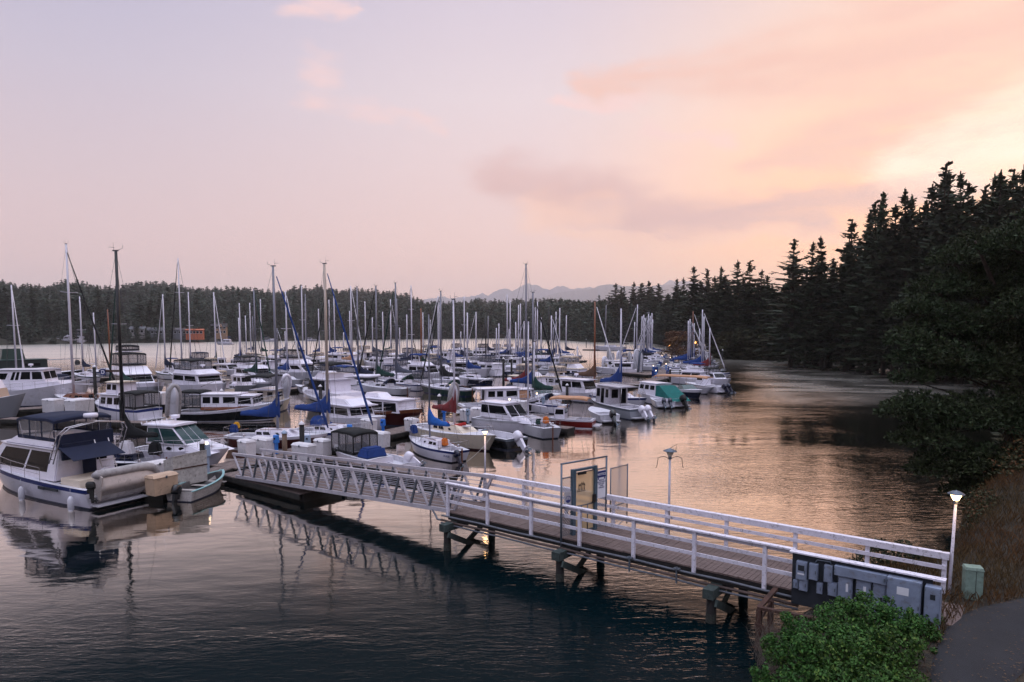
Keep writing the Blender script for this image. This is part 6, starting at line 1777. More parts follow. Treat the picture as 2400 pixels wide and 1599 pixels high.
# -- P4 white hardtop cruiser
def p4_extra(e, v):
    L, B, fs = v['L'], v['B'], v['fs']
    radar(e, L * .42, 0, 2.78, .9); antenna(e, L * .36, -B * .3, 2.5, 2.6)
    bm = bmesh.new()
    for k in range(7):
        lathe(bm, [(0, 0), (.035, .02), (.04, .12), (0, .15)], (L * .20 + k * .02, -B * .42 + k * B * .14, 2.50), 6)
    obj('roof_light', bm, M_inox, e)
    bm = bmesh.new(); lathe(bm, [(.0, 0), (.26, 0), (.24, .05), (0, .06)], (L * .80, 0, v['zd'] + .40), 14); obj('hatch', bm, M_gel2, e)
    bm = bmesh.new()
    for x in (.50, .62):
        for s in (-1, 1):
            c = Vector((L * x, s * (B * .435 - (x - .5) * B * .35), v['zd'] + .16)); vs = [bm.verts.new(c + Vector((math.cos(k * .524) * .17, -s * .03 * math.cos(k * .524) + s * .012, math.sin(k * .524) * .10))) for k in range(12)]; bm.faces.new(vs if s < 0 else vs[::-1])
    obj('porthole', bm, M_glass, e)
motorboat('hardtop_cruiser', (330, 1084), (527, 1099), 'white hardtop cruiser with green-tinted windshield left of the gangway', fs=.95, fb=1.22, B=2.5, rake=1.1,
    houses=[dict(x0=.30, x1=.93, w=.84, z0=-.04, h=.42, rf=1.5, ra=.0, tum=.16, name='trunk_cabin'),
            dict(x0=.22, x1=.68, w=.78, z0=.36, h=1.02, rf=1.15, ra=.05, tum=.12, wins=[(.05, .44, .10, .88), (.47, .95, .06, .88)], front=[(.03, .34, .08, .94), (.36, .64, .08, .94), (.66, .97, .08, .94)], gm=M_glass2, name='pilothouse', roof=(.22, .30, .10, .07, M_gel), back=[(.1, .9, .1, .9)])],
    rails=(.35, .98, .62), extras=p4_extra)
# -- P5 navy sloop with black mast
sailboat('sailboat', (384, 1103), (196, 1102), 'low navy-hulled sloop with thick black mast behind the cruiser', HZ(590, 38.3), hull=M_hullnavy, mm=M_mastb, cover='black', mastf=.47, spread=(.28,), lod=0, B=2.1, fs=.62, fb=.8, r=.105, cabm=M_hullnavy, boomL=1.9, coverh=.9, covertop=2.2, jib=None, gear=[(.12, 0, .3, .7, CANV['black']), (.42, .1, .3, .8, CANV['white']), (.62, 0, .25, .6, CANV['grey'])], ob=True)
# small red and white dinghy by the dock box
rib('rowing_dinghy', tuple(W(316, 1118, .15)), (0, 0, rad(0)), 1.9, 1.1, 'small white dinghy with red bottom squeezed behind the white dock box', m=M_gel, inner=M_redhull, cat='dinghy', group='small open boats', r=.15)
# -- maroon sloop
sailboat('sailboat', (545, 1047), (742, 1052), 'maroon-hulled sloop with grey mast and blue sail cover', HZ(625, 45.5), hull=M_maroon, stripe=M_gel, boot=M_gel, mm=M_mastg, cover='blue', jib='blue', mastf=.50, spread=(.36,), lod=0, B=2.4, fs=.85, fb=1.05, cabm=M_gel, boomL=2.6, coverh=1.15, covertop=1.1, r=.10, fend=2, Lfix=6.5, jibx=7.05, gear=[(.04, .2, .35, .42, M_yellow), (.09, -.2, .2, .55, CANV['blue'])])
# -- blue-striped sloop behind it
sailboat('sailboat', (700, 1032), (868, 1046), 'white sloop with blue sheer stripe, champagne mast and blue jib', HZ(618, 47.2), hull=M_gel, stripe=M_bluestripe, boot=M_bluestripe, mm=M_masttan, cover='blue', jib='blue', mastf=.42, spread=(.42,), lod=0, B=2.5, fs=.85, fb=1.15, boomL=2.9, coverh=1.3, covertop=.9, r=.11, dodger='blue', Lfix=6.3, jibx=6.6)
# -- small blue-striped sloop nearest the gangway
sailboat('sailboat', (1078, 1084), (934, 1048), 'small white sloop with navy stripe and bright blue cover near the gangway', HZ(737, 43.2), hull=M_gel, stripe=M_bluestripe, boot=None, mm=M_mastg, cover='brightblue', mastf=.58, spread=(), lod=0, B=2.0, fs=.72, fb=.95, boomL=2.0, coverh=.9, covertop=1.0, r=.06, ob=M_hullnavy, text=("SEQUOIA ROSE", .17, M_navy), jib=None, gear=[(.30, 0, .1, .45, M_orange), (.90, 0, .45, .55, CANV['blue'])], Lfix=5.4)
# -- cream sloop with maroon covers
cream = sailboat('sailboat', (985, 1026), (1154, 1060), 'cream-hulled sloop with maroon sail cover ending at the lamp post', HZ(703, 46.8), hull=M_cream, boot=M_maroon, mm=M_mastw, cover='maroon', mastf=.50, spread=(.6,), lod=0, B=2.6, fs=1.0, fb=1.15, boomL=2.4, coverh=1.0, covertop=1.25, r=.075)
bm = bmesh.new(); tube(bm, [(3.4, .1, 1.45), (3.9, -.1, 1.30), (4.6, .1, 1.28), (5.2, 0, 1.36), (5.5, 0, 1.6)], [.08, .16, .20, .24, .1], 8); obj('bagged_jib', bm, CANV['red'], cream)
# -- white sedan cruiser behind the blue-striped sloop
motorboat('sedan_cruiser', (775, 1000), (925, 1026), 'white sedan cruiser with dark side windows behind the blue-striped sloop', fs=1.0, fb=1.5, B=2.8, Lfix=7.0,
    houses=[dict(x0=.06, x1=.62, w=.84, z0=-.1, h=.98, rf=.5, ra=.1, tum=.1, wins=[(.04, .46, .30, .82), (.50, .94, .30, .82)], front=[(.05, .48, .3, .85), (.52, .95, .3, .85)], roof=(.8, .1, .22, .06, M_gel)),
            dict(x0=.08, x1=.60, w=.76, z0=.96, h=.42, rf=1.0, ra=.05, tum=.14, name='flybridge')], rails=(.15, .97, .62))
# -- maroon-hulled cruiser right of it
motorboat('pilothouse_cruiser', (842, 985), (985, 1003), 'maroon-hulled cruiser with brown trim and white roof', hull=M_maroon, fs=1.0, fb=1.6, B=2.8, Lfix=7.4,
    houses=[dict(x0=.12, x1=.78, w=.80, z0=-.05, h=1.0, rf=.15, ra=.1, tum=.06, wins=[(.03, .30, .12, .82), (.34, .64, .12, .82), (.68, .97, .12, .82)], roof=(.25, .2, .12, .05, M_gel), m=M_gel),
            dict(x0=.2, x1=.45, w=.5, z0=1.05, h=.35, rf=.5, ra=.1, tum=.1, name='locker')], rails=(.2, .97, .6), stripe=M_teak)
# -- runabout with black canvas behind the gangway
def runabout_extra(e, v):
    L, B, fs = v['L'], v['B'], v['fs']
    bm = bmesh.new(); box(bm, L * .06, L * .30, -B * .38, B * .38, fs - .05, fs + .55, top=(.2, .2, .2)); bmesh.ops.bevel(bm, geom=bm.edges[:], offset=.1, segments=2, affect='EDGES'); obj('motor_cover', bm, CANV['blue'], e)
motorboat('covered_runabout', (893, 1103), (778, 1076), 'runabout under a black canvas top seen over the gangway rail', fs=.7, fb=.95, B=2.0, Lfix=4.4,
    houses=[dict(x0=.5, x1=.74, w=.8, z0=.0, h=.5, rf=.5, ra=.05, tum=.1, name='windshield', m=M_glass)], bim=[dict(x0=.30, x1=.80, w=.84, z0=.1, z1=1.35, m=CANV['black'], enclosed=1)], rails=None, extras=runabout_extra)
ob_ = W(962, 1098); oo = empty('outboard_motor', (ob_.x, ob_.y, .45), 0, 'white tilted outboard motor seen just above the gangway rail', 'outboard motor'); outboard(oo, 0, 0, 0, .95, M_gel, tilt=1.0, rz=-.4, name='motor')
sk0 = motorboat('open_skiff', (955, 1103), (905, 1088), 'low open skiff carrying the white tilted outboard', fs=.4, fb=.6, B=1.4, rails=None, swim=False, cockpit=(.03, .85, .3, .85), Lfix=2.9, category='skiff', group='small open boats')
# -- aluminium skiff with big outboard
motorboat('aluminium_skiff', (1212, 1054), (1150, 1040), 'dark aluminium skiff with big white outboard right of the lamp post', hull=M_hullblack, stripe=M_galv, fs=.75, fb=.85, B=2.1, rails=None, swim=False, cockpit=(.03, .85, .45, .88), Lfix=4.2, obs=1, obm=M_gel, obt=.75, obsc=1.25, group='small open boats', category='skiff')
# -- white hardtop walkaround (centre)
motorboat('hardtop_cruiser', (1128, 1000), (1290, 1024), 'white walkaround cruiser with long dark-framed cabin windows, centre front', fs=.85, fb=1.15, B=2.5, Lfix=7.0, stripe=M_gel2,
    houses=[dict(x0=.38, x1=.92, w=.8, z0=-.05, h=.32, rf=1.6, ra=0, tum=.16, name='trunk_cabin'), dict(x0=.12, x1=.62, w=.80, z0=.1, h=1.12, rf=1.1, ra=.05, tum=.1, wins=[(.04, .30, .30, .86), (.33, .92, .30, .86)], front=[(.04, .48, .2, .9), (.52, .96, .2, .9)], name='pilothouse', roof=(.15, .15, .06, .05, M_gel))], rails=(.4, .98, .55), rake=.9, ports=())
sailboat('sailboat', (1292, 1030), (1165, 985), 'white sloop with bare boom propped low beside the walkaround cruiser', HZ(755, 58.5), hull=M_gel2, mm=M_mastw, cover=None, mastf=.58, spread=(), lod=0, B=2.3, fs=.85, fb=1.0, boomL=3.4, r=.07, Lfix=7.2, nowin=False, gear=[(.15, 0, .2, .5, M_orange), (.2, .2, .1, .4, CANV['green'])])
# -- tug yachts with black hulls
def tug(stern, bow, label, Lf, mrk, tan):
    def ex(e, v):
        L, B = v['L'], v['B']
        radar(e, L * .52, 0, v['zd'] + 2.05, .8); antenna(e, L * .40, 0, v['zd'] + 1.7, 2.6); antenna(e, L * .46, B * .3, v['zd'] + 1.7, 1.8)
        bm = bmesh.new(); tube(bm, [(L * .35, 0, v['zd'] + 1.5), (L * .34, 0, v['zd'] + 2.4), (L * .20, 0, v['zd'] + 1.9)], .03, 5); obj('stub_mast', bm, M_inox, e)
        if tan: bm = bmesh.new(); box(bm, L * .592, L * .705, -B * .345, B * .345, v['zd'] + .36, v['zd'] + 1.10, top=(0, .12, .02)); obj('window_cover', bm, CANV['tan'], e)
    return motorboat('tug_yacht', stern, bow, label, hull=M_hullblack, kind='tug', fs=.85, fb=1.75, B=Lf * .36, Lfix=Lf, stripe=M_gel, boot=M_gel,
        houses=[dict(x0=.24, x1=.60, w=.70, z0=.02, h=1.28, rf=.05, ra=.05, tum=.05, wins=[(.06, .26, .42, .84), (.32, .50, .42, .84), (.60, .92, .42, .84)], name='cabin', roof=(.12, .9, .12, .05, M_gel), back=[(.3, .7, .1, .9)]),
                dict(x0=.58, x1=.74, w=.66, z0=.30, h=.86, rf=.14, ra=.02, tum=.05, wins=[(.08, .88, .22, .84)], front=[(.04, .32, .22, .84), (.35, .65, .22, .84), (.68, .96, .22, .84)], name='pilothouse', roof=(.25, .1, .14, .05, M_gel)),
                dict(x0=.24, x1=.80, w=.72, z0=-.03, h=.30, rf=.2, ra=0, tum=.02, m=M_teak, name='teak_band')],
        bim=[dict(x0=.02, x1=.25, w=.74, z0=.3, z1=1.75, m=CANV[mrk], enclosed=1)] if mrk else [], rails=(.3, .97, .62), extras=ex, cockpit=(.03, .22, .4, .85))
tug((425, 985), (566, 985), 'black-hulled tug yacht with canvas-enclosed cockpit on the left docks', 8.6, 'black', False)
tug((1078, 970), (1212, 965), 'black-hulled tug yacht with tan window cover in the centre', 8.8, None, True)
rib('inflatable_dinghy', tuple(W(408, 973, .9)), (0, rad(-80), rad(-38)), 2.6, 1.3, 'grey inflatable hung upright at the stern of the left tug yacht', group='inflatable tenders')
rib('inflatable_dinghy', tuple(W(1062, 966, .6)), (rad(0), rad(-80), rad(-30)), 2.7, 1.5, 'grey inflatable hung upright at the stern of the centre tug yacht', group='inflatable tenders')
bm = bmesh.new()
# -- white trawler with double deck and canvas cockpit
motorboat('trawler', (352, 988), (226, 978), 'white double-deck trawler with dark canvas cockpit enclosure at left', kind='tug', fs=1.1, fb=1.6, B=3.0, Lfix=6.4, boot=M_boot, stripe=M_bluestripe,
    houses=[dict(x0=.32, x1=.74, w=.78, z0=-.10, h=1.15, rf=.25, ra=.0, tum=.05, wins=[(.05, .28, .30, .80), (.36, .60, .30, .80), (.68, .90, .30, .80)], roof=(.3, .1, .12, .05, M_gel)),
            dict(x0=.40, x1=.62, w=.64, z0=1.15, h=.95, rf=.10, ra=.0, tum=.05, wins=[(.08, .44, .35, .85), (.56, .92, .35, .85)], front=[(.05, .45, .3, .85), (.55, .95, .3, .85)], name='wheelhouse', roof=(.2, .25, .12, .05, M_cream))],
    bim=[dict(x0=.02, x1=.33, w=.80, z0=.1, z1=1.45, m=CANV['black'], enclosed=1)], rails=(.5, .98, .55))
# -- classic white yacht at left
motorboat('classic_yacht', (-25, 953), (158, 950), 'large grey-white classic yacht with dark cabin windows at far left', hull=M_gel2, kind='tug', fs=1.7, fb=2.7, B=4.2, Lfix=9.2, rake=1.0,
    houses=[dict(x0=.15, x1=.80, w=.72, z0=-.1, h=.75, rf=.5, ra=.1, tum=.06, m=M_gel), dict(x0=.10, x1=.62, w=.66, z0=.62, h=1.25, rf=.30, ra=.8, tum=.08, wins=[(.05, .24, .25, .75), (.34, .40, .2, .85), (.43, .49, .2, .85), (.53, .72, .25, .85), (.76, .96, .25, .85)], front=[(.05, .48, .25, .85), (.52, .95, .25, .85)], name='pilothouse', roof=(.2, .3, .12, .06, M_gel2))],
    rails=(.2, .9, .7), extras=lambda e, v: (antenna(e, v['L'] * .34, 0, v['zd'] + 1.9, 1.9, .05), radar(e, v['L'] * .42, 0, v['zd'] + 2.25, .8)))
# -- bow at left edge
motorboat('work_cruiser', (-185, 985), (44, 982), 'grey hull with tan deckhouse cut off by the left edge', hull=M_hullgrey, kind='tug', fs=1.3, fb=2.3, B=3.6, Lfix=8.2, rake=1.0, boot=M_boot,
    houses=[dict(x0=.30, x1=.78, w=.7, z0=-.1, h=1.3, rf=.3, ra=.1, tum=.05, m=mat("tan_paint", (.70, .60, .52), .6)), dict(x0=.34, x1=.74, w=.64, z0=1.2, h=.75, rf=.3, ra=.1, tum=.08, m=M_gel, name='upper_house')], rails=None)
# -- ketch with varnished deckhouse
sailboat('sailboat', (252, 962), (156, 955), 'white sloop with varnished deckhouse and tall white mast', HZ(577, 70), hull=M_gel2, mm=M_mastw, cover=None, jib='black', mastf=.62, spread=(.36, .68), lod=0, B=2.9, fs=1.0, fb=1.4, cabm=M_teak, boomL=3.5, r=.13, Lfix=7.8, jibx=-1.6, radarz=None)
# -- dark steel work ships upper left
motorboat('steel_workboat', (-60, 905), (48, 899), 'black-green steel workboat with boxy wheelhouse at the left edge', hull=M_hullblack, kind='tug', fs=1.4, fb=2.1, B=4.5, Lfix=9.5,
    houses=[dict(x0=.15, x1=.85, w=.8, z0=-.1, h=2.0, rf=.1, ra=.1, tum=.02, m=mat("dark_green_paint", (.07, .15, .15), .5), wins=[(.55, .66, .55, .75), (.74, .86, .55, .75)], roof=(.2, .2, .2, .08, M_hullgreen)), dict(x0=.3, x1=.6, w=.4, z0=1.95, h=1.6, rf=.3, ra=.3, tum=.2, m=M_hullgreen, name='funnel')], rails=None)
def work_extra(e, v):
    L, B, z = v['L'], v['B'], v['zd']
    bm = bmesh.new(); tube(bm, [(L * .2, 0, z), (L * .3, 0, z + 1.9), (L * .95, 0, z + 2.1)], .07, 6); tube(bm, [(L * .3, .5, z), (L * .3, 0, z + 1.9)], .05, 5); obj('derrick', bm, M_hullgrey, e)
    bm = bmesh.new(); box(bm, L * .05, L * .35, -B * .3, B * .3, z - .1, z + 1.3, top=(.1, .9, .1)); bmesh.ops.bevel(bm, geom=bm.edges[:], offset=.12, segments=2, affect='EDGES'); obj('winch_drum', bm, M_hullblack, e)
    bm = bmesh.new(); lathe(bm, [(0, 0), (.35, .1), (.4, .5), (.25, .8), (0, .9)], (L * .9, 0, z + 1.0), 10); obj('buoy', bm, M_black, e)
motorboat('deck_barge', (52, 893), (142, 890), 'flat workboat with dark winch and long derrick beam', hull=M_hullblack, kind='tug', fs=1.1, fb=1.5, B=3.6, Lfix=7.6, houses=[], rails=(.3, .95, .8), extras=work_extra, swim=False)
motorboat('hardtop_cruiser', (100, 905), (183, 915), 'white cruiser with green-curtained wheelhouse and navy cover', fs=1.1, fb=1.4, B=2.8, Lfix=6.4,
    houses=[dict(x0=.1, x1=.6, w=.72, z0=0, h=1.3, rf=.25, ra=.1, tum=.06, wins=[(.04, .3, .2, .85), (.36, .62, .2, .85), (.68, .94, .2, .85)], gm=M_glass2, roof=(.25, .25, .14, .06, M_gel)), dict(x0=.55, x1=.95, w=.8, z0=-.1, h=.75, rf=.3, ra=.1, tum=.2, m=CANV['navy'], name='foredeck_cover')], rails=None)
# -- big flybridge yacht with grey hull
motorboat('flybridge_yacht', (292, 925), (485, 968), 'large flybridge yacht with grey hull and dark wraparound windows', hull=M_hullgrey, fs=1.5, fb=2.2, B=4.2, Lfix=12.0, stripe=M_gel, deckm=M_gel, rake=1.8,
    houses=[dict(x0=.04, x1=.46, w=.82, z0=-.1, h=1.05, rf=1.1, ra=.1, tum=.1, wins=[(.02, .48, .18, .88), (.50, .96, .18, .88)], front=[(.03, .97, .2, .9)], roof=(.3, .2, .14, .05, M_gel)),
            dict(x0=.05, x1=.42, w=.76, z0=1.0, h=.85, rf=1.4, ra=.05, tum=.14, name='flybridge')],
    bim=[dict(x0=.05, x1=.30, w=.70, z0=2.2, z1=3.6, m=CANV['black'], enclosed=1)], rails=(.3, .98, .75), extras=lambda e, v: (house(e, v['L'] * .08, v['L'] * .25, v['B'] * .6, v['fs'] + 3.75, .10, rf=0, ra=0, tum=.02, name='hardtop'), bimini(e, v['L'] * .09, v['L'] * .22, v['B'] * .5, v['fs'] + 3.9, v['fs'] + 4.5, CANV['black'], 1)))
# -- sedan yachts, trawlers, mid left
motorboat('motor_yacht', (425, 925), (560, 940), 'white aft-cabin yacht with black-framed canvas flybridge', fs=1.4, fb=1.9, B=3.6, Lfix=9.5,
    houses=[dict(x0=.08, x1=.68, w=.84, z0=-.1, h=1.25, rf=.6, ra=.1, tum=.08, wins=[(.05, .45, .4, .85), (.5, .92, .4, .85)], front=[(.05, .95, .35, .85)], roof=(.6, .2, .15, .06, M_gel)), dict(x0=.10, x1=.66, w=.78, z0=1.2, h=.5, rf=1.3, ra=.05, tum=.14, name='flybridge')],
    bim=[dict(x0=.10, x1=.48, w=.72, z0=1.75, z1=2.95, m=CANV['black'], enclosed=1)], rails=(.4, .98, .6), extras=lambda e, v: radar(e, v['L'] * .5, 0, v['fs'] + 2.2, 1))
motorboat('sedan_yacht', (565, 898), (690, 910), 'sleek white sedan yacht with arched side window and dark canvas', fs=1.25, fb=1.8, B=3.6, Lfix=10.5, rake=1.8,
    houses=[dict(x0=.06, x1=.62, w=.84, z0=-.05, h=.95, rf=2.0, ra=.1, tum=.16, wins=[(.12, .42, .3, .85), (.44, .72, .3, .8)], front=[(.05, .95, .15, .9)], roof=(.5, .3, .1, .05, M_gel)), dict(x0=.12, x1=.52, w=.74, z0=.92, h=.45, rf=1.5, ra=.1, tum=.18, name='flybridge')],
    bim=[dict(x0=.04, x1=.30, w=.72, z0=1.9, z1=2.75, m=CANV['black'], enclosed=1)], rails=(.5, .98, .6), ports=((.45, .45, .10), (.55, .5, .10), (.65, .55, .10)))
motorboat('convertible_yacht', (655, 893), (775, 898), 'white convertible yacht with square canvas bridge behind the grey mast', fs=1.3, fb=2.1, B=3.8, Lfix=10.5, hull=M_gel2,
    houses=[dict(x0=.10, x1=.60, w=.84, z0=0, h=1.2, rf=1.6, ra=.1, tum=.12, wins=[(.06, .5, .35, .85), (.54, .9, .35, .8)], front=[(.05, .95, .1, .8)], roof=(.3, .2, .1, .05, M_gel)), dict(x0=.14, x1=.5, w=.74, z0=1.2, h=.6, rf=.8, ra=.1, tum=.12, name='flybridge')],
    bim=[dict(x0=.12, x1=.36, w=.66, z0=2.3, z1=3.5, m=CANV['black'], enclosed=1)], rails=(.5, .98, .7))
motorboat('cabin_cruiser', (600, 973), (660, 958), 'small cream cabin cruiser with teak door facing the camera', hull=M_cream, fs=1.0, fb=1.3, B=2.9, Lfix=6.2,
    houses=[dict(x0=.28, x1=.75, w=.75, z0=-.1, h=1.2, rf=.3, ra=0, tum=.06, wins=[(.1, .5, .4, .8)], back=[(.12, .40, .15, .85), (.60, .85, .45, .8)], m=M_cream, roof=(.2, .8, .14, .05, M_gel))], bim=[dict(x0=.05, x1=.5, w=.8, z0=1.5, z1=2.6, m=CANV['black'])], rails=None, cockpit=(.05, .27, .5, .85))
q = W(664, 962); rib('inflatable_dinghy', (q.x, q.y, 1.0), (rad(0), rad(-70), rad(-35)), 2.7, 1.5, 'white overturned tender beside the small cream cabin cruiser', m=M_gel, group='inflatable tenders')
motorboat('pilothouse_trawler', (858, 975), (668, 945), 'white pilothouse trawler with black window covers behind the champagne mast', hull=M_hullgrey, kind='tug', fs=1.2, fb=2.0, B=3.8, Lfix=10.5, stripe=M_gel, stripe2=M_hullblack,
    houses=[dict(x0=.22, x1=.78, w=.80, z0=-.12, h=.72, rf=.2, ra=.1, tum=.03), dict(x0=.40, x1=.74, w=.70, z0=.58, h=1.15, rf=.45, ra=.1, tum=.06, wins=[(.12, .98, .12, .92)], front=[(.05, .95, .15, .9)], name='pilothouse', roof=(.1, .3, .1, .05, M_gel)), dict(x0=.46, x1=.68, w=.55, z0=1.75, h=.55, rf=.7, ra=.1, tum=.1, name='flybridge')],
    bim=[dict(x0=.36, x1=.66, w=.62, z0=2.6, z1=3.5, m=CANV['black'])], rails=(.15, .98, .75))
q = W(838, 935); rib('inflatable_dinghy', (q.x, q.y, 2.4), (0, 0, rad(-20)), 3.0, 1.4, 'white inflatable carried on the roof of the pilothouse trawler', m=M_gel, group='inflatable tenders')
# -- right-hand group (sterns to the channel)
def bim_tan(e, v): pass
motorboat('bowrider', (1392, 1003), (1322, 1000), 'small maroon launch with tan bimini in the right front row', hull=M_redhull, fs=.7, fb=.75, B=1.9, Lfix=3.9, boot=M_gel, stripe=M_gel, houses=[dict(x0=.55, x1=.78, w=.7, z0=0, h=.9, rf=.15, ra=.05, tum=.05, wins=[(.1, .9, .4, .85)], back=[(.1, .9, .45, .9)])], bim=[dict(x0=.10, x1=.85, w=.9, z0=.1, z1=1.75, m=CANV['tan'])], rails=None, group='motorboats moored in the marina')
motorboat('aluminium_workboat', (1502, 984), (1355, 955), 'grey aluminium pilothouse boat with twin white outboards', hull=M_hullgrey, fs=.95, fb=1.2, B=2.7, Lfix=7.6, stripe=M_galv,
    houses=[dict(x0=.42, x1=.72, w=.76, z0=-.1, h=1.75, rf=.2, ra=.0, tum=.04, m=M_alu, wins=[(.10, .30, .42, .85), (.40, .62, .10, .88), (.70, .94, .42, .85)], front=[(.04, .48, .45, .85), (.52, .96, .45, .85)], back=[(.1, .45, .4, .85), (.55, .9, .1, .88)], roof=(.2, 1.6, .12, .05, M_alu))], rails=(.7, .98, .6), obs=2, obm=M_gel, obt=.75, obsc=1.15,
    extras=lambda e, v: [tube_ladder(e, v)])  if False else None
def wb_extra(e, v):
    L, B, fs = v['L'], v['B'], v['fs']
    bm = bmesh.new()
    for s in (-1, 1): tube(bm, [(L * .20, s * B * .40, fs), (L * .20, s * B * .36, fs + 1.72)], .025, 5)
    for k in range(9): tube(bm, [(L * .22 + k * L * .055, -B * .36, fs + 1.98), (L * .22 + k * L * .055, B * .36, fs + 1.98)], .015, 4)
    for s in (-1, 1): tube(bm, [(L * .2, s * B * .36, fs + 1.98), (L * .7, s * B * .36, fs + 1.98)], .018, 4)
    obj('roof_rack', bm, M_inox, e)
motorboat('aluminium_workboat', (1502, 984), (1355, 955), 'grey aluminium pilothouse boat with twin white outboards', hull=M_hullgrey, fs=.95, fb=1.2, B=2.7, Lfix=7.6, stripe=M_galv,
    houses=[dict(x0=.42, x1=.72, w=.76, z0=-.1, h=1.75, rf=.2, ra=.0, tum=.04, m=M_alu, wins=[(.10, .30, .42, .85), (.40, .62, .10, .88), (.70, .94, .42, .85)], front=[(.04, .48, .45, .85), (.52, .96, .45, .85)], back=[(.1, .45, .4, .85), (.55, .9, .1, .88)], roof=(.2, 1.6, .12, .05, M_alu))], rails=(.7, .98, .6), obs=2, obm=M_gel, obt=.75, obsc=1.15, extras=wb_extra)
motorboat('fishing_boat', (1430, 992), (1385, 975), 'low fishing boat with black tilted outboard beside the maroon launch', hull=M_gel2, fs=.7, fb=.9, B=2.0, Lfix=4.6, rails=None, obs=1, obm=M_hullblack, obt=.7, obsc=1.2)
motorboat('pilothouse_boat', (1592, 955), (1492, 938), 'white pilothouse boat with green slanted canvas over its cockpit', hull=M_gel, fs=.9, fb=1.2, B=2.6, Lfix=7.0, houses=[dict(x0=.36, x1=.82, w=.8, z0=-.1, h=1.3, rf=.4, ra=.0, tum=.06, wins=[(.08, .32, .5, .85), (.40, .62, .5, .85), (.70, .92, .5, .85)], roof=(.2, .1, .06, .05, M_gel))], rails=None, obs=1, obm=M_black, obt=.55, obsc=1.25,
    extras=lambda e, v: obj('slanted_canvas', (lambda bm: (box(bm, -v['L'] * .06, v['L'] * .36, -v['B'] * .42, v['B'] * .42, v['fs'] - .25, v['fs'] + 1.15, top=(v['L'] * .34, 0, .1)), bm)[1])(bmesh.new()), CANV['teal'], e))
sailboat('sailboat', (1395, 945), (1523, 962), 'white sloop with tall white mast and long blue cover, bow to the channel', HZ(722, 68), hull=M_gel, stripe=M_bluestripe, mm=M_mastw, cover='blue', mastf=.52, spread=(), lod=0, B=2.5, fs=.95, fb=1.2, boomL=3.0, coverh=1.5, covertop=1.6, r=.10, Lfix=7.2)
motorboat('center_console', (1560, 957), (1530, 940), 'small boat with two black tilted outboards, second right of the blue cover', hull=M_gel2, fs=.7, fb=.9, B=2.2, Lfix=5.0, rails=None, obs=2, obm=M_hullnavy, obt=.8, obsc=1.0)
motorboat('bowrider', (1585, 925), (1652, 938), 'white bowrider with navy lower hull and slanted glass, bow right', hull=M_hullnavy, stripe=M_gel, stripe2=M_gel, fs=.8, fb=1.1, B=2.4, Lfix=5.6, houses=[dict(x0=.30, x1=.60, w=.8, z0=0, h=.5, rf=.9, ra=.3, tum=.2, m=M_glass2, name='windshield')], rails=None)
motorboat('center_console', (1694, 922), (1628, 915), 'white boat with dark blue outboard at the right end of the front row', hull=M_gel, fs=.8, fb=1.0, B=2.5, Lfix=6.2, rails=(.4, .95, .5), obs=2, obm=M_hullnavy, obt=.7, obsc=1.2, houses=[dict(x0=.4, x1=.6, w=.6, z0=0, h=1.2, rf=.2, ra=.1, tum=.1, wins=[(.1, .9, .5, .9)])])
motorboat('walkaround', (1655, 898), (1722, 908), 'white walkaround boat with black canvas, farthest right boat of the marina', fs=.8, fb=1.1, B=2.4, Lfix=6.2, houses=[dict(x0=.3, x1=.62, w=.75, z0=0, h=.8, rf=.9, ra=.1, tum=.12, wins=[(.1, .85, .3, .85)], front=[(.05, .95, .2, .9)])], rails=(.5, .98, .55), bim=[dict(x0=.05, x1=.35, w=.75, z0=.1, z1=1.5, m=CANV['black'], enclosed=1)])
motorboat('canopy_launch', (1538, 917), (1622, 922), 'launch shaded by a long tan canopy near the end of the long walkway', fs=.7, fb=.9, B=2.4, Lfix=7.2, bim=[dict(x0=.02, x1=.92, w=.9, z0=.1, z1=1.45, m=CANV['tan'])], rails=None)
motorboat('hardtop_cruiser', (1300, 935), (1400, 945), 'white hardtop cruiser with black side windows left of the brown mast', fs=.95, fb=1.3, B=2.7, Lfix=7.6, houses=[dict(x0=.22, x1=.68, w=.8, z0=0, h=1.35, rf=.6, ra=.1, tum=.08, wins=[(.06, .46, .4, .86), (.5, .9, .4, .86)], front=[(.05, .95, .3, .9)], roof=(.5, .6, .14, .06, M_gel))], rails=(.5, .98, .6), extras=lambda e, v: radar(e, v['L'] * .4, 0, v['fs'] + 1.9, .9))
motorboat('express_cruiser', (1290, 958), (1215, 935), 'white express cruiser with round portholes right of the blue tarp', fs=1.0, fb=1.35, B=2.7, Lfix=7.4, houses=[dict(x0=.3, x1=.85, w=.8, z0=-.05, h=.4, rf=1.8, ra=.1, tum=.2), dict(x0=.28, x1=.5, w=.8, z0=.2, h=.55, rf=.8, ra=.3, tum=.15, m=M_glass2, name='windshield')], rails=(.4, .98, .6), ports=((.5, .55, .1), (.62, .6, .1)))
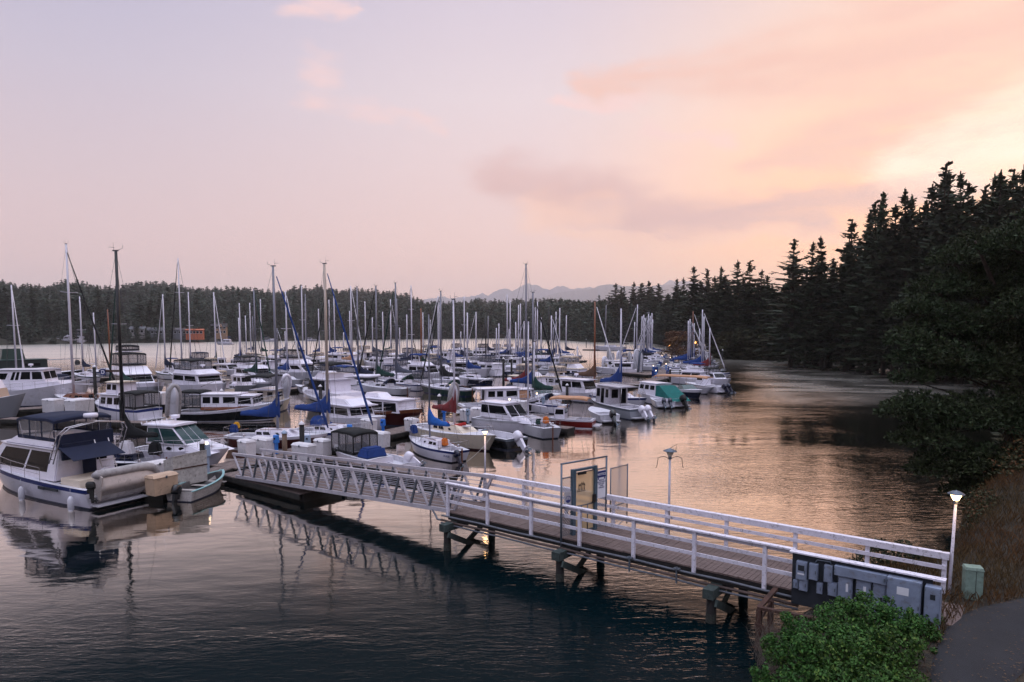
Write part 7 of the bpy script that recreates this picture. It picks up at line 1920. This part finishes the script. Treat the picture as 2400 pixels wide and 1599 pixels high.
# stand-up rack of dinghies and kayaks at the head of the long walkway
for i, (px, py, h, col, lb) in enumerate([(1418, 868, 2.2, M_gel, 'small white dinghy standing upright, leftmost in the rack'), (1428, 866, 3.6, M_rubber, 'tall grey inflatable standing upright, second in the rack'), (1437, 866, 2.8, M_rubber, 'grey inflatable standing upright, third in the rack'), (1451, 864, 3.1, M_gel, 'narrow white dinghy standing upright right of the blue barrel'), (1464, 864, 3.2, CANV['blue'], 'blue and white dinghy standing upright in the rack'), (1476, 872, 3.3, M_rubber, 'wide grey inflatable leaning in the rack behind the white mast'), (1491, 876, 3.9, M_gel2, 'tallest pale dinghy standing upright in the rack'), (1502, 878, 3.6, mat("slate_hull", (.30, .33, .38), .5), 'slate-grey inflatable, last upright one in the rack')]):
    q = W(px, py); rib('stored_dinghy', (q.x, q.y, .5), (0, rad(-86), rad(-60 + 14 * (i % 3))), h, 1.35, lb, m=col, inner=M_gel2, group='dinghies stored upright in the rack', r=.2)
dock('rack_float', [tuple(W(1405, 872).to_2d()), tuple(W(1530, 884).to_2d())], 2.6, 'float carrying the rack of upright dinghies')

# mooring lines from the nearer boats down to the docks
def line(a, b, label, sag=.15):
    a, b = Vector(a), Vector(b); pts = [a.lerp(b, k / 6) - Vector((0, 0, sag * math.sin(math.pi * k / 6))) for k in range(7)]
    bm = bmesh.new(); tube(bm, [p - a for p in pts], .011, 4); tag(obj('mooring_line', bm, mat('pale_rope', (.72, .70, .68), .9), loc=a), label, 'rope', 'mooring lines of the nearer boats')
q1 = W(527, 1098); line((q1.x + .9, q1.y + .2, 1.25), (-14.4, 38.6, .45), 'mooring line from the bow of the green-glass hardtop cruiser')
q1 = W(1154, 1060); q2 = W(1093, 1075, .4); line((q1.x, q1.y, 1.1), (q2.x, q2.y, .2), 'mooring line slanting below the bow of the cream sloop')
q1 = W(566, 985); q2 = W(520, 976, .45); line((q1.x + .3, q1.y, 1.7), (q2.x, q2.y, .45), 'mooring line from the bow of the left tug yacht to its finger dock')
q1 = W(742, 1050); line((q1.x + .6, q1.y, 1.1), (-11.9, 44.6, .45), 'mooring line at the bow of the maroon sloop')
line((-15.1, 34.9, .75), (-15.9, 35.2, .44), 'short line tying the clinker dinghy to the dock')
# ================================================================ masts read off the photograph
MC = dict(w=M_mastw, g=M_mastg, b=M_mastb, t=M_masttan, n=M_mastbr)
MCN = dict(w='white', g='grey', b='black', t='champagne', n='varnished brown')
HC = dict(w=M_gel, s=M_gel2, c=M_cream, n=M_hullnavy, k=M_hullblack, g=M_hullgrey, e=M_hullgreen)
HCN = dict(w='white', s='pale grey', c='cream', n='navy', k='black', g='grey', e='green')
ALL_SAIL = [o for o in COL.objects if o.get('category') == 'sailboat']
BOATC = []
DD = {}
# (x base, waterline row, top row, mast, hull, cover, bow side, jib colour, length, spreaders)
TAB = [(40, 905, 668, 'w', 's', None, 1, 'white', 8, 1), (197, 893, 695, 'w', 'w', 'navy', -1, None, 7, 1), (226, 885, 733, 'w', 's', None, 1, None, 7, 0), (259, 882, 725, 'n', 's', None, 1, None, 8, 0), (288, 938, 640, 'w', 'w', 'green', -1, 'green', 9, 1),
       (390, 888, 690, 'w', 's', 'navy', -1, 'white', 7, 0), (429, 893, 605, 'w', 'w', 'grey', -1, 'black', 9.5, 2), (449, 880, 685, 'w', 'w', 'navy', -1, None, 7, 1), (507, 878, 685, 'w', 's', 'green', 1, 'white', 7.5, 1), (563, 870, 745, 'w', 'w', 'blue', 1, None, 6, 0), (578, 853, 740, 'w', 'w', None, 1, None, 7, 0), (590, 852, 710, 'w', 'n', None, -1, None, 7, 0),
       (601, 912, 678, 'g', 'g', 'green', 1, 'green', 9, 1), (674, 905, 682, 'w', 's', 'blue', 1, 'white', 9, 1), (712, 868, 670, 'w', 'w', 'white', -1, None, 8, 1), (719, 860, 690, 'g', 's', None, 1, None, 8, 1), (785, 850, 686, 'w', 'w', 'blue', 1, None, 8, 1), (768, 905, 690, 'g', 'w', 'navy', -1, 'black', 8, 1),
       (825, 872, 670, 'w', 'w', 'tan', 1, 'white', 8.5, 1), (842, 915, 673, 'g', 'w', 'navy', -1, None, 9, 1), (886, 922, 671, 'g', 's', 'green', -1, 'black', 9, 1), (898, 842, 731, 'w', 'w', None, 1, None, 6, 0), (916, 842, 738, 'w', 's', None, 1, None, 6, 0), (931, 912, 664, 'g', 'w', 'grey', -1, 'green', 9, 1), (965, 872, 669, 'w', 'w', 'navy', 1, None, 8.5, 2),
       (937, 846, 768, 'w', 'w', None, 1, None, 6, 0), (989, 884, 723, 'n', 'g', 'green', -1, None, 7.5, 0), (1029, 880, 694, 'w', 'w', 'blue', -1, 'white', 8, 0), (1036, 924, 683, 'g', 'e', 'black', -1, 'black', 9.5, 1), (1009, 815, 750, 'w', 'c', None, 1, None, 8, 0), (1088, 862, 695, 'w', 'w', 'navy', 1, None, 8, 1), (1097, 899, 733, 'w', 'n', 'blue', -1, None, 7.5, 0),
       (1138, 872, 745, 'b', 's', None, 1, None, 7, 0), (1163, 858, 769, 'w', 'w', None, 1, None, 6, 0), (1188, 852, 690, 'w', 'w', 'blue', 1, 'black', 8, 0), (1195, 856, 705, 'w', 's', 'navy', 1, None, 8, 0), (1216, 862, 715, 'w', 'w', 'blue', -1, None, 8, 0), (1208, 868, 755, 'w', 's', None, 1, None, 7, 0), (1219, 850, 712, 'w', 'w', None, 1, None, 8, 0),
       (1231, 945, 620, 'g', 'w', 'maroon', 1, None, 8.6, 0), (1247, 948, 686, 'g', 's', 'blue', 1, 'black', 8, 0), (1233, 855, 708, 'w', 's', None, -1, None, 7, 0), (1253, 965, 802, 'w', 'w', 'green', -1, None, 6, 0), (1260, 854, 707, 'w', 'w', 'navy', -1, None, 8, 0), (1285, 856, 718, 'b', 'w', 'navy', 1, 'navy', 8, 0), (1291, 878, 740, 'w', 's', 'blue', 1, 'white', 7, 0), (1302, 848, 731, 'w', 'w', 'blue', 1, None, 8, 0), (1312, 850, 722, 'w', 'w', 'blue', -1, 'navy', 8, 0),
       (1391, 925, 707, 'n', 'e', 'brown', 1, 'white', 8, 0),
       (1487, 862, 755, 'w', 'w', None, -1, None, 7, 0), (1489, 868, 760, 'b', 's', 'black', -1, None, 7, 0), (1493, 858, 714, 'w', 'w', 'black', -1, 'white', 9, 0), (1504, 854, 741, 'w', 'w', 'navy', -1, None, 8, 0), (1508, 850, 738, 'w', 's', None, -1, None, 8, 0), (1511, 848, 745, 'w', 'w', 'blue', -1, None, 8, 0), (1516, 852, 750, 'g', 'w', None, -1, None, 8, 0), (1519, 846, 736, 'w', 'w', 'white', -1, 'white', 8, 0), (1523, 844, 741, 'w', 's', None, -1, 'white', 8, 0), (1527, 842, 734, 'w', 'w', 'blue', -1, 'white', 8, 0), (1529, 846, 749, 'w', 'w', None, -1, 'white', 8, 0),
       (1610, 872, 752, 'w', 'w', 'blue', 1, 'navy', 8, 0), (1614, 868, 748, 'w', 's', 'blue', 1, 'white', 8, 0), (1619, 864, 760, 'g', 'w', 'navy', 1, 'white', 8, 0), (1621, 858, 730, 'n', 'w', None, 1, 'white', 8, 0), (1624, 862, 758, 'w', 'w', 'blue', 1, None, 8, 0), (1637, 866, 771, 'w', 's', None, 1, None, 7, 0), (1642, 884, 726, 'w', 'w', 'blue', 1, 'white', 9, 0), (1646, 880, 742, 'w', 's', 'navy', 1, None, 9, 0), (1660, 890, 769, 'w', 'w', 'maroon', 1, None, 7, 0),
       (1352, 900, 812, 'w', 'w', None, 1, None, 6, 0), (1062, 905, 800, 'w', 'w', None, 1, None, 6, 0)]
_r = random.Random(8)
for i in range(30):
    px = 570 + i * 26 + _r.uniform(-9, 9); wy = _r.uniform(838, 862)
    TAB.append((px, wy, _r.uniform(700, 785), _r.choice('wwwg'), _r.choice('wwsc'), _r.choice([None, 'navy', 'blue', 'green', 'grey', None]), _r.choice((1, -1)), _r.choice([None, None, 'white', 'black']), 7.5, 0))
rs = random.Random(21)
for (px, wy, ty, mc, hc, cov, side, jib, L, spn) in TAB:
    m = W(px, wy); Y = m.y
    hgt = HZ(ty, Y)
    ang = rad(-36 + rs.uniform(-4, 4)) if side > 0 else rad(144 + rs.uniform(-4, 4))
    if 1470 < px < 1680: ang = rad(-12 if side > 0 else 166)
    d = Vector((math.cos(ang), math.sin(ang), 0))
    L = min(L, 7.2 + .012 * Y); mf = .57
    st = m - d * L * mf; bw = m + d * L * (1 - mf)
    lod = 1 if Y < 92 else 2
    o = sailboat('sailboat', st, bw, None, hgt, mastf=mf, hull=HC[hc], mm=MC[mc], cover=cov, jib=jib, spread=[(), (.56,), (.38, .70)][spn], lod=lod, B=L * .30, fs=.85, fb=1.15, r=.075 + Y * .00055, boomL=L * .36, coverh=1.25, covertop=1.25,
                 boot=M_bluestripe if rs.random() < .4 else None, stripe=[None, M_bluestripe, M_boot, M_hullgreen][rs.randrange(4)] if hc in 'wsc' else M_gel, dodger=[None, 'navy', 'blue', 'green', 'black'][rs.randrange(5)] if lod == 1 else None, radarz=None)
    DD[o.name] = (HCN[hc], cov, MCN[mc]); BOATC.append((m.x, m.y))
# anchored sloop with dark sail cover beyond the rows, and its small mizzen
sailboat('sailboat', (1466, 823), (1392, 822), 'long white ketch with black sail covers lying alone in the bay', HZ(714, 240), hull=M_gel, mm=M_mastg, cover='black', mastf=.62, spread=(), lod=2, B=3.6, fs=1.5, fb=1.9, mizzen=True, boomL=5.5, r=.2, Lfix=11.5, coverh=1.4)

# ---------------------------------------------------------------- filler motorboats along the docks
PR = []
def proto(label_base, **kw):
    o = motorboat('motorboat', Vector((0, 0, 0)), Vector((8.0, 0, 0)), 'x', lod=2, **kw); DD[o.name] = label_base; PR.append(o); return o
BK = dict(fs=1.0, fb=1.45, B=2.9)
proto(('white sedan cruiser', 'a dark window band'), houses=[dict(x0=.10, x1=.66, w=.84, z0=-.05, h=1.1, rf=1.0, ra=.1, tum=.1, wins=[(.05, .9, .35, .85)], front=[(.05, .95, .2, .9)], roof=(.3, .3, .12, .06, M_gel))], rails=(.4, .96, .6), **BK)
proto(('white flybridge cruiser', 'a blue canvas top'), houses=[dict(x0=.12, x1=.66, w=.84, z0=-.05, h=1.15, rf=.7, ra=.1, tum=.1, wins=[(.05, .45, .4, .85), (.5, .92, .4, .85)], front=[(.05, .95, .2, .9)], roof=(.4, .3, .14, .06, M_gel)), dict(x0=.16, x1=.55, w=.74, z0=1.15, h=.45, rf=.8, ra=.1, tum=.12, name='flybridge')], bim=[dict(x0=.14, x1=.42, w=.7, z0=1.8, z1=2.8, m=CANV['blue'])], rails=(.4, .96, .6), **BK)
proto(('white express cruiser', 'a low raked windshield'), houses=[dict(x0=.38, x1=.86, w=.78, z0=-.05, h=.42, rf=1.9, ra=.1, tum=.2), dict(x0=.34, x1=.54, w=.8, z0=.2, h=.6, rf=.8, ra=.4, tum=.15, m=M_glass2, name='windshield')], bim=[dict(x0=.08, x1=.36, w=.8, z0=.1, z1=1.55, m=CANV['navy'], enclosed=1)], rails=(.4, .97, .55), **BK)
proto(('cream trawler yacht', 'square cabin windows'), kind='tug', hull=M_cream, houses=[dict(x0=.16, x1=.62, w=.8, z0=-.05, h=1.35, rf=.2, ra=.05, tum=.05, wins=[(.06, .3, .42, .82), (.38, .62, .42, .82), (.7, .94, .42, .82)], back=[(.3, .7, .1, .85)], roof=(.3, .9, .12, .06, M_cream)), dict(x0=.34, x1=.56, w=.6, z0=1.4, h=.5, rf=.5, ra=.1, tum=.1, name='flybridge')], bim=[dict(x0=.2, x1=.46, w=.62, z0=2.1, z1=3.0, m=CANV['beige'], enclosed=1)], rails=(.2, .97, .65), fs=1.1, fb=1.8, B=3.0)
proto(('navy-hulled cruiser', 'a white wheelhouse'), kind='tug', hull=M_hullnavy, stripe=M_gel, houses=[dict(x0=.24, x1=.64, w=.74, z0=0, h=1.3, rf=.15, ra=.05, tum=.05, wins=[(.06, .3, .4, .85), (.38, .62, .4, .85), (.7, .94, .4, .85)], front=[(.05, .95, .35, .85)], roof=(.25, .5, .12, .06, M_gel))], rails=(.3, .97, .6), fs=1.0, fb=1.6, B=2.8)
proto(('white runabout', 'a black mooring cover'), houses=[dict(x0=.04, x1=.72, w=.9, z0=-.1, h=.65, rf=1.8, ra=.5, tum=.3, m=CANV['black'], name='mooring_cover')], rails=None, fs=.8, fb=1.05, B=2.4)
proto(('white aft-cabin yacht', 'a clear canvas enclosure'), houses=[dict(x0=.06, x1=.70, w=.86, z0=-.05, h=.95, rf=.6, ra=.1, tum=.1, wins=[(.05, .3, .35, .8), (.4, .65, .35, .8), (.72, .93, .35, .8)], roof=(.2, .1, .1, .05, M_gel)), dict(x0=.3, x1=.62, w=.74, z0=.95, h=.5, rf=.9, ra=.1, tum=.12, name='flybridge')], bim=[dict(x0=.22, x1=.5, w=.72, z0=1.5, z1=2.7, m=CANV['navy'], enclosed=1)], rails=(.3, .97, .6), fs=1.2, fb=1.7, B=3.1)
proto(('grey pilothouse fishing boat', 'a black outboard'), hull=M_hullgrey, houses=[dict(x0=.40, x1=.7, w=.7, z0=0, h=1.4, rf=.3, ra=.05, tum=.06, wins=[(.1, .45, .45, .85), (.55, .9, .45, .85)], front=[(.05, .95, .4, .85)], roof=(.2, .5, .1, .05, M_gel))], rails=(.6, .97, .5), obs=1, obt=.6, obsc=1.2, fs=.85, fb=1.2, B=2.5)
used_p = set()
SHAREUSED = [W(p[0], p[1]) for p in []]
def place(x, y, ang, k, s, group):
    o = PR[k] if k not in used_p else copy_tree(PR[k]); used_p.add(k); DD[o.name] = DD[PR[k].name]
    o.location = (x, y, 0); o.rotation_euler = (0, 0, ang); o.scale = (s, s, s * rs.uniform(.96, 1.12)); o['group'] = group
    return o
FILL = []
def free(x, y, d=2.15): return all((x - q[0]) ** 2 + ((y - q[1]) * .8) ** 2 > d * d for q in BOATC)
def slips(a, b, step, sides, off, ang, group, ymin=0, ymax=999, skip=()):
    a = Vector(a); b = Vector(b); D = b - a; n = int(D.length / step)
    for i in range(n):
        c = a + D * ((i + .5) / n)
        for s in sides:
            d = Vector((math.cos(ang), math.sin(ang))) * s
            m = c + d * off
            if not (ymin < m.y < ymax): continue
            px = 1200 + FPX * m.x / m.y; wy = 770 + CAM_H * FPX / m.y
            if any(x0 < px < x1 and y0 < wy < y1 for (x0, y0, x1, y1) in skip): continue
            if not free(m.x, m.y): continue
            BOATC.append((m.x, m.y))
            sc = rs.uniform(.70, 1.0)
            bow_in = rs.random() < .55
            h = Vector((-d.x, -d.y)) if bow_in else Vector((d.x, d.y))
            st = m - h * 4.2 * sc
            FILL.append(place(st.x, st.y, math.atan2(h.y, h.x) + rs.uniform(-.04, .04), rs.randrange(len(PR)), sc, group))
G1 = 'motorboats filling the dense middle rows of the marina'
near_skip = [(0, 930, 2400, 1300), (1360, 925, 1700, 1000), (1320, 838, 1480, 905), (830, 905, 1180, 935)]
slips((-37, 71.5), (17, 163), 3.7, (1, -1), 5.2, rad(-38), G1, 70, 175, near_skip)
slips((2, 68), (22, 103), 3.8, (-1,), 5.4, rad(-38), G1, 80, 130, near_skip)
slips((3, 70), (22, 103), 4.2, (1,), 5.4, rad(-38), G1, 96, 130, near_skip)
slips((-56, 115), (-14, 180), 3.9, (1, -1), 5.6, rad(-38), G1, 100, 230, near_skip)
slips((-30, 135), (6, 196), 3.9, (1,), 3.0, rad(-38), G1, 100, 230, near_skip)
slips((-14, 180), (2, 205), 4.6, (1, -1), 5.8, rad(-38), G1, 100, 230, near_skip)
G3 = 'motorboats berthed along the long walkway at right'
slips((23.5, 108), (43.5, 187), 4.4, (1,), 6.2, rad(-12), G3, 105, 200, ())
slips((23.5, 116), (43.5, 187), 4.6, (-1,), 6.2, rad(-12), G3, 112, 200, ())
for k, o in enumerate(PR):
    if k not in used_p: place(-60 - 6 * k, 150, rad(-38), k, 1, G1); FILL.append(o)
# far motor yachts at anchor / on the far shore
def far_boat(k, px, py, ang, s, label):
    q = W(px, py); o = copy_tree(PR[k]); o.location = (q.x, q.y, 0); o.rotation_euler = (0, 0, ang); o.scale = (s, s, s); o['label'] = label; o['group'] = 'boats lying far out in the bay'; BOATC.append((q.x, q.y)); return o
far_boat(1, 546, 808, rad(180), 1.0, 'white motor yacht with red trim anchored off the far shore houses')
far_boat(6, 198, 806, rad(180), 1.7, 'long white motor yacht lying at the far left shore')
far_boat(2, 617, 801, rad(0), 1.1, 'small white cruiser anchored near the far shore, right of the houses')
far_boat(0, 716, 800, rad(0), .9, 'small white cruiser on the far water between the big masts')
# warm little lamps along the docks
for (px, py, z, lb) in [(1537, 885, .9, 'first glowing dock lamp at the near end of the long walkway'), (1561, 867, .9, 'glowing dock lamp on the right edge of the long walkway'), (1571, 850, .9, 'second glowing lamp along the right edge of the walkway'), (1582, 831, 1.0, 'farthest glowing lamp right of the long walkway'), (1552, 845, .9, 'glowing dock lamp on the left edge of the long walkway'), (1531, 872, .9, 'glowing lamp beside the dinghy rack'), (1056, 925, .8, 'tiny glowing dock lamp behind the green mast boat'), (1561, 838, .8, 'tiny far lamp left of the long walkway end')]:
    pedestal(px, py, lb, M_pedblue, True, h=1.0)
rs2 = random.Random(4)
for side, nm in ((-1, 'left'), (1, 'right')):
    for i in range(9):
        t = (i + .5) / 9; x = 22.6 + (43.5 - 22.6) * t; y = 104 + (187 - 104) * t
        dock_box(0, 0, 1.1, .6, .8, rad(76), '%s box of the row on the %s edge of the long walkway' % (ordw(i + 1), nm), CANV['blue'] if rs2.random() < .35 else (M_pedgrey if rs2.random() < .5 else M_box), pos=Vector((x + side * 1.15, y, .44)))
# orange lamps and footbridge on the right-hand shore
def street_lamp(px, py, Y, label):
    x = XP(px, Y); z = HZ(py, Y); g = 0.3 if px < 1600 else max(.3, z - 4)
    e = empty('shore_lamp', (x, Y, g), 0, label, 'lamp', 'orange lamps along the right-hand shore')
    bm = bmesh.new(); tube(bm, [(0, 0, 0), (0, 0, z - g)], .07, 6); obj('pole', bm, M_galv, e)
    bm = bmesh.new(); lathe(bm, [(0, 0), (.26, .10), (.30, .3), (.18, .5), (0, .55)], (0, 0, z - g), 10); obj('lamp_globe', bm, MATS.get('amber') or emis('amber', (1, .42, .10), 14), e)
street_lamp(1568, 812, 205, 'orange lamp glowing over the end of the long walkway')
street_lamp(1630, 805, 200, 'orange lamp at the lower end of the shore footbridge')
street_lamp(1693, 796, 195, 'orange lamp at the upper end of the shore footbridge')
fb = empty('footbridge', (0, 0, 0), 0, 'pale grey footbridge rising to the right along the wooded shore', 'footbridge')
bm = bmesh.new(); A_ = Vector((XP(1556, 210), 210, 1.2)); B_ = Vector((XP(1625, 201), 201, 1.6)); C_ = Vector((XP(1690, 195), 195, HZ(803, 195) - .2))
for a, b in ((A_, B_), (B_, C_)): bar(bm, a, b, 1.6, .25)
obj('deck', bm, M_hullgrey, fb)
bm = bmesh.new()
for a, b in ((A_, B_), (B_, C_)):
    for k in range(13):
        p = a.lerp(b, k / 12); bar(bm, p, p + Vector((0, 0, 1.3)), .09)
    bar(bm, a + Vector((0, 0, 1.3)), b + Vector((0, 0, 1.3)), .12, .12); bar(bm, a + Vector((0, 0, .7)), b + Vector((0, 0, .7)), .07, .07)
obj('railing', bm, M_hullgrey, fb)
# unused prototypes never appear; name the sailboats by their place in the row of masts
def pxof(o):
    for ch in o.children:
        if ch.name.startswith('mast'):
            v = o.matrix_basis @ Vector(tuple(ch.data.vertices[0].co)); return 1200 + FPX * v.x / v.y
    return 0
sb = sorted([o for o in COL.objects if o.name.startswith('sailboat')], key=pxof)
for i, o in enumerate(sb):
    if o.name in DD:
        h, c, m = DD[o.name]
        o['label'] = '%s sailboat with %s%s mast, %s mast from the left' % (h, (c + ' sail cover and ') if c else 'bare boom and ', m, ordw(i + 1))
FILL.sort(key=lambda o: 1200 + FPX * o.location.x / o.location.y)
for i, o in enumerate(FILL):
    a, b = DD[o.name]
    o['label'] = '%s with %s, %s motorboat from the left' % (a, b, ordw(i + 1))

# ================================================================ houses on the far shore
def cottage(px, py, Y, w, d, h, rh, wall, roofm, label, wins=3, rows=1, ang=0.0, lit=False):
    x = XP(px, Y); z = HZ(py, Y)
    e = empty('house', (x, Y, z), ang, label, 'house', 'houses among the trees of the shore')
    bm = bmesh.new(); box(bm, -w / 2, w / 2, -d / 2, d / 2, -3, h); 
    obj('wall', bm, wall, e)
    bm = bmesh.new()
    o = .5
    P = [(-w / 2 - o, -d / 2 - o, h), (w / 2 + o, -d / 2 - o, h), (w / 2 + o, d / 2 + o, h), (-w / 2 - o, d / 2 + o, h), (-w / 2 - o, 0, h + rh), (w / 2 + o, 0, h + rh)]
    v = [bm.verts.new(p) for p in P]; 
    for f in ((0, 1, 5, 4), (2, 3, 4, 5), (0, 4, 3), (1, 2, 5), (3, 2, 1, 0)): bm.faces.new([v[i] for i in f])
    r_ = obj('roof', bm, roofm, e)
    bm = bmesh.new(); v = [bm.verts.new(p) for p in ((-w * .18, -d / 2 - .7, h - .1), (w * .18, -d / 2 - .7, h - .1), (0, -d / 2 - .7, h + rh * .8), (0, 0, h + rh * .8), (-w * .18, 0, h), (w * .18, 0, h))]
    bm.faces.new((v[0], v[1], v[2])); bm.faces.new((v[0], v[2], v[3], v[4])); bm.faces.new((v[1], v[5], v[3], v[2])); obj('gable', bm, wall, r_)
    for r in range(rows):
        for k in range(wins):
            xx = -w / 2 + w * (k + .5) / wins; zz = .6 + r * 2.6
            bm = bmesh.new(); box(bm, xx - .55, xx + .55, -d / 2 - .06, -d / 2 - .004, zz, zz + 1.3); wn = obj('window', bm, M_glass, e)
            bm = bmesh.new()
            for (a0, a1, b0, b1) in ((xx - .65, xx - .552, zz - .1, zz + 1.4), (xx + .552, xx + .65, zz - .1, zz + 1.4), (xx - .55, xx + .55, zz - .1, zz - .002), (xx - .55, xx + .55, zz + 1.302, zz + 1.4)): box(bm, a0, a1, -d / 2 - .09, -d / 2 - .004, b0, b1)
            obj('frame', bm, M_pale, wn)
    bm = bmesh.new(); box(bm, w * .2, w * .2 + .8, -.3, .5, h + .2, h + rh + 1.0); obj('chimney', bm, M_brown, r_)
    return e
w_tan = mat("house_tan", (.62, .50, .40), .8); w_org = mat("house_cedar", (.74, .40, .27), .8, var=.15); w_gr = mat("house_grey", (.42, .43, .46), .8); w_wh = mat("house_white", (.72, .70, .70), .8); r_dk = mat("roof_dark", (.22, .20, .20), .9); r_gr = mat("roof_grey", (.34, .34, .36), .9)
for (px, py, Y, w, h, rh, wl, rf, lb, nw, rw) in [(458, 784, 395, 9, 2.6, .6, w_org, w_org, 'orange cedar house with a flat roof on the far shore', 5, 1), (424, 784, 398, 7, 2.6, 1.4, w_gr, r_dk, 'grey house directly left of the orange cedar house', 3, 1), (360, 784, 385, 11, 2.2, 1.8, w_gr, r_gr, 'long grey-roofed house among trees on the far left shore', 5, 1), (325, 782, 380, 7, 2.4, 1.6, w_wh, r_gr, 'white gabled cottage left of the long grey-roofed house', 3, 1), (520, 783, 410, 6, 4.2, 2.2, w_tan, r_dk, 'tan gabled two-storey house right of the orange house', 3, 2), (1268, 783, 585, 13, 4, 3.4, w_wh, r_gr, 'white gabled house across the bay below the mountains', 4, 1), (1240, 781, 600, 10, 3, 3, w_wh, r_gr, 'smaller white house left of the gabled one across the bay', 3, 1), (1437, 772, 425, 12, 5, 3.2, w_wh, r_gr, 'large pale house behind the masts at the foot of the dark wood', 4, 2), (1480, 776, 425, 9, 4, 2.5, w_gr, r_dk, 'grey house right of the large pale house', 3, 1), (1535, 752, 380, 8, 4, 2.6, w_gr, r_gr, 'grey-roofed house high in the dark wood above the sailboats', 3, 1), (1116, 778, 575, 10, 2.4, 1.6, w_tan, r_dk, 'low tan house on the waterline across the bay', 4, 1)]:
    cottage(px, py, Y, w, 7, h, rh, wl, rf, lb, nw, rw, math.atan2(-(px - 1200), 1600) * .7)
# ================================================================ evening haze
hb = bmesh.new()
box(hb, -8400, 8400, -400, 8600, -3.0, 560)
hm = bpy.data.materials.new("haze"); hm.use_nodes = True
hm.node_tree.nodes.clear(); hn = NT(hm.node_tree)
pv = hn.new('ShaderNodeVolumePrincipled'); ho = hn.new('ShaderNodeOutputMaterial')
pv.inputs['Color'].default_value = (.98, .94, .93, 1); pv.inputs['Density'].default_value = 1.4e-4; pv.inputs['Anisotropy'].default_value = .6
hn.link(pv.outputs[0], ho.inputs['Volume'])
hz_o = tag(obj('haze', hb, hm), 'thin pinkish evening haze over the bay', 'haze', kind='stuff')
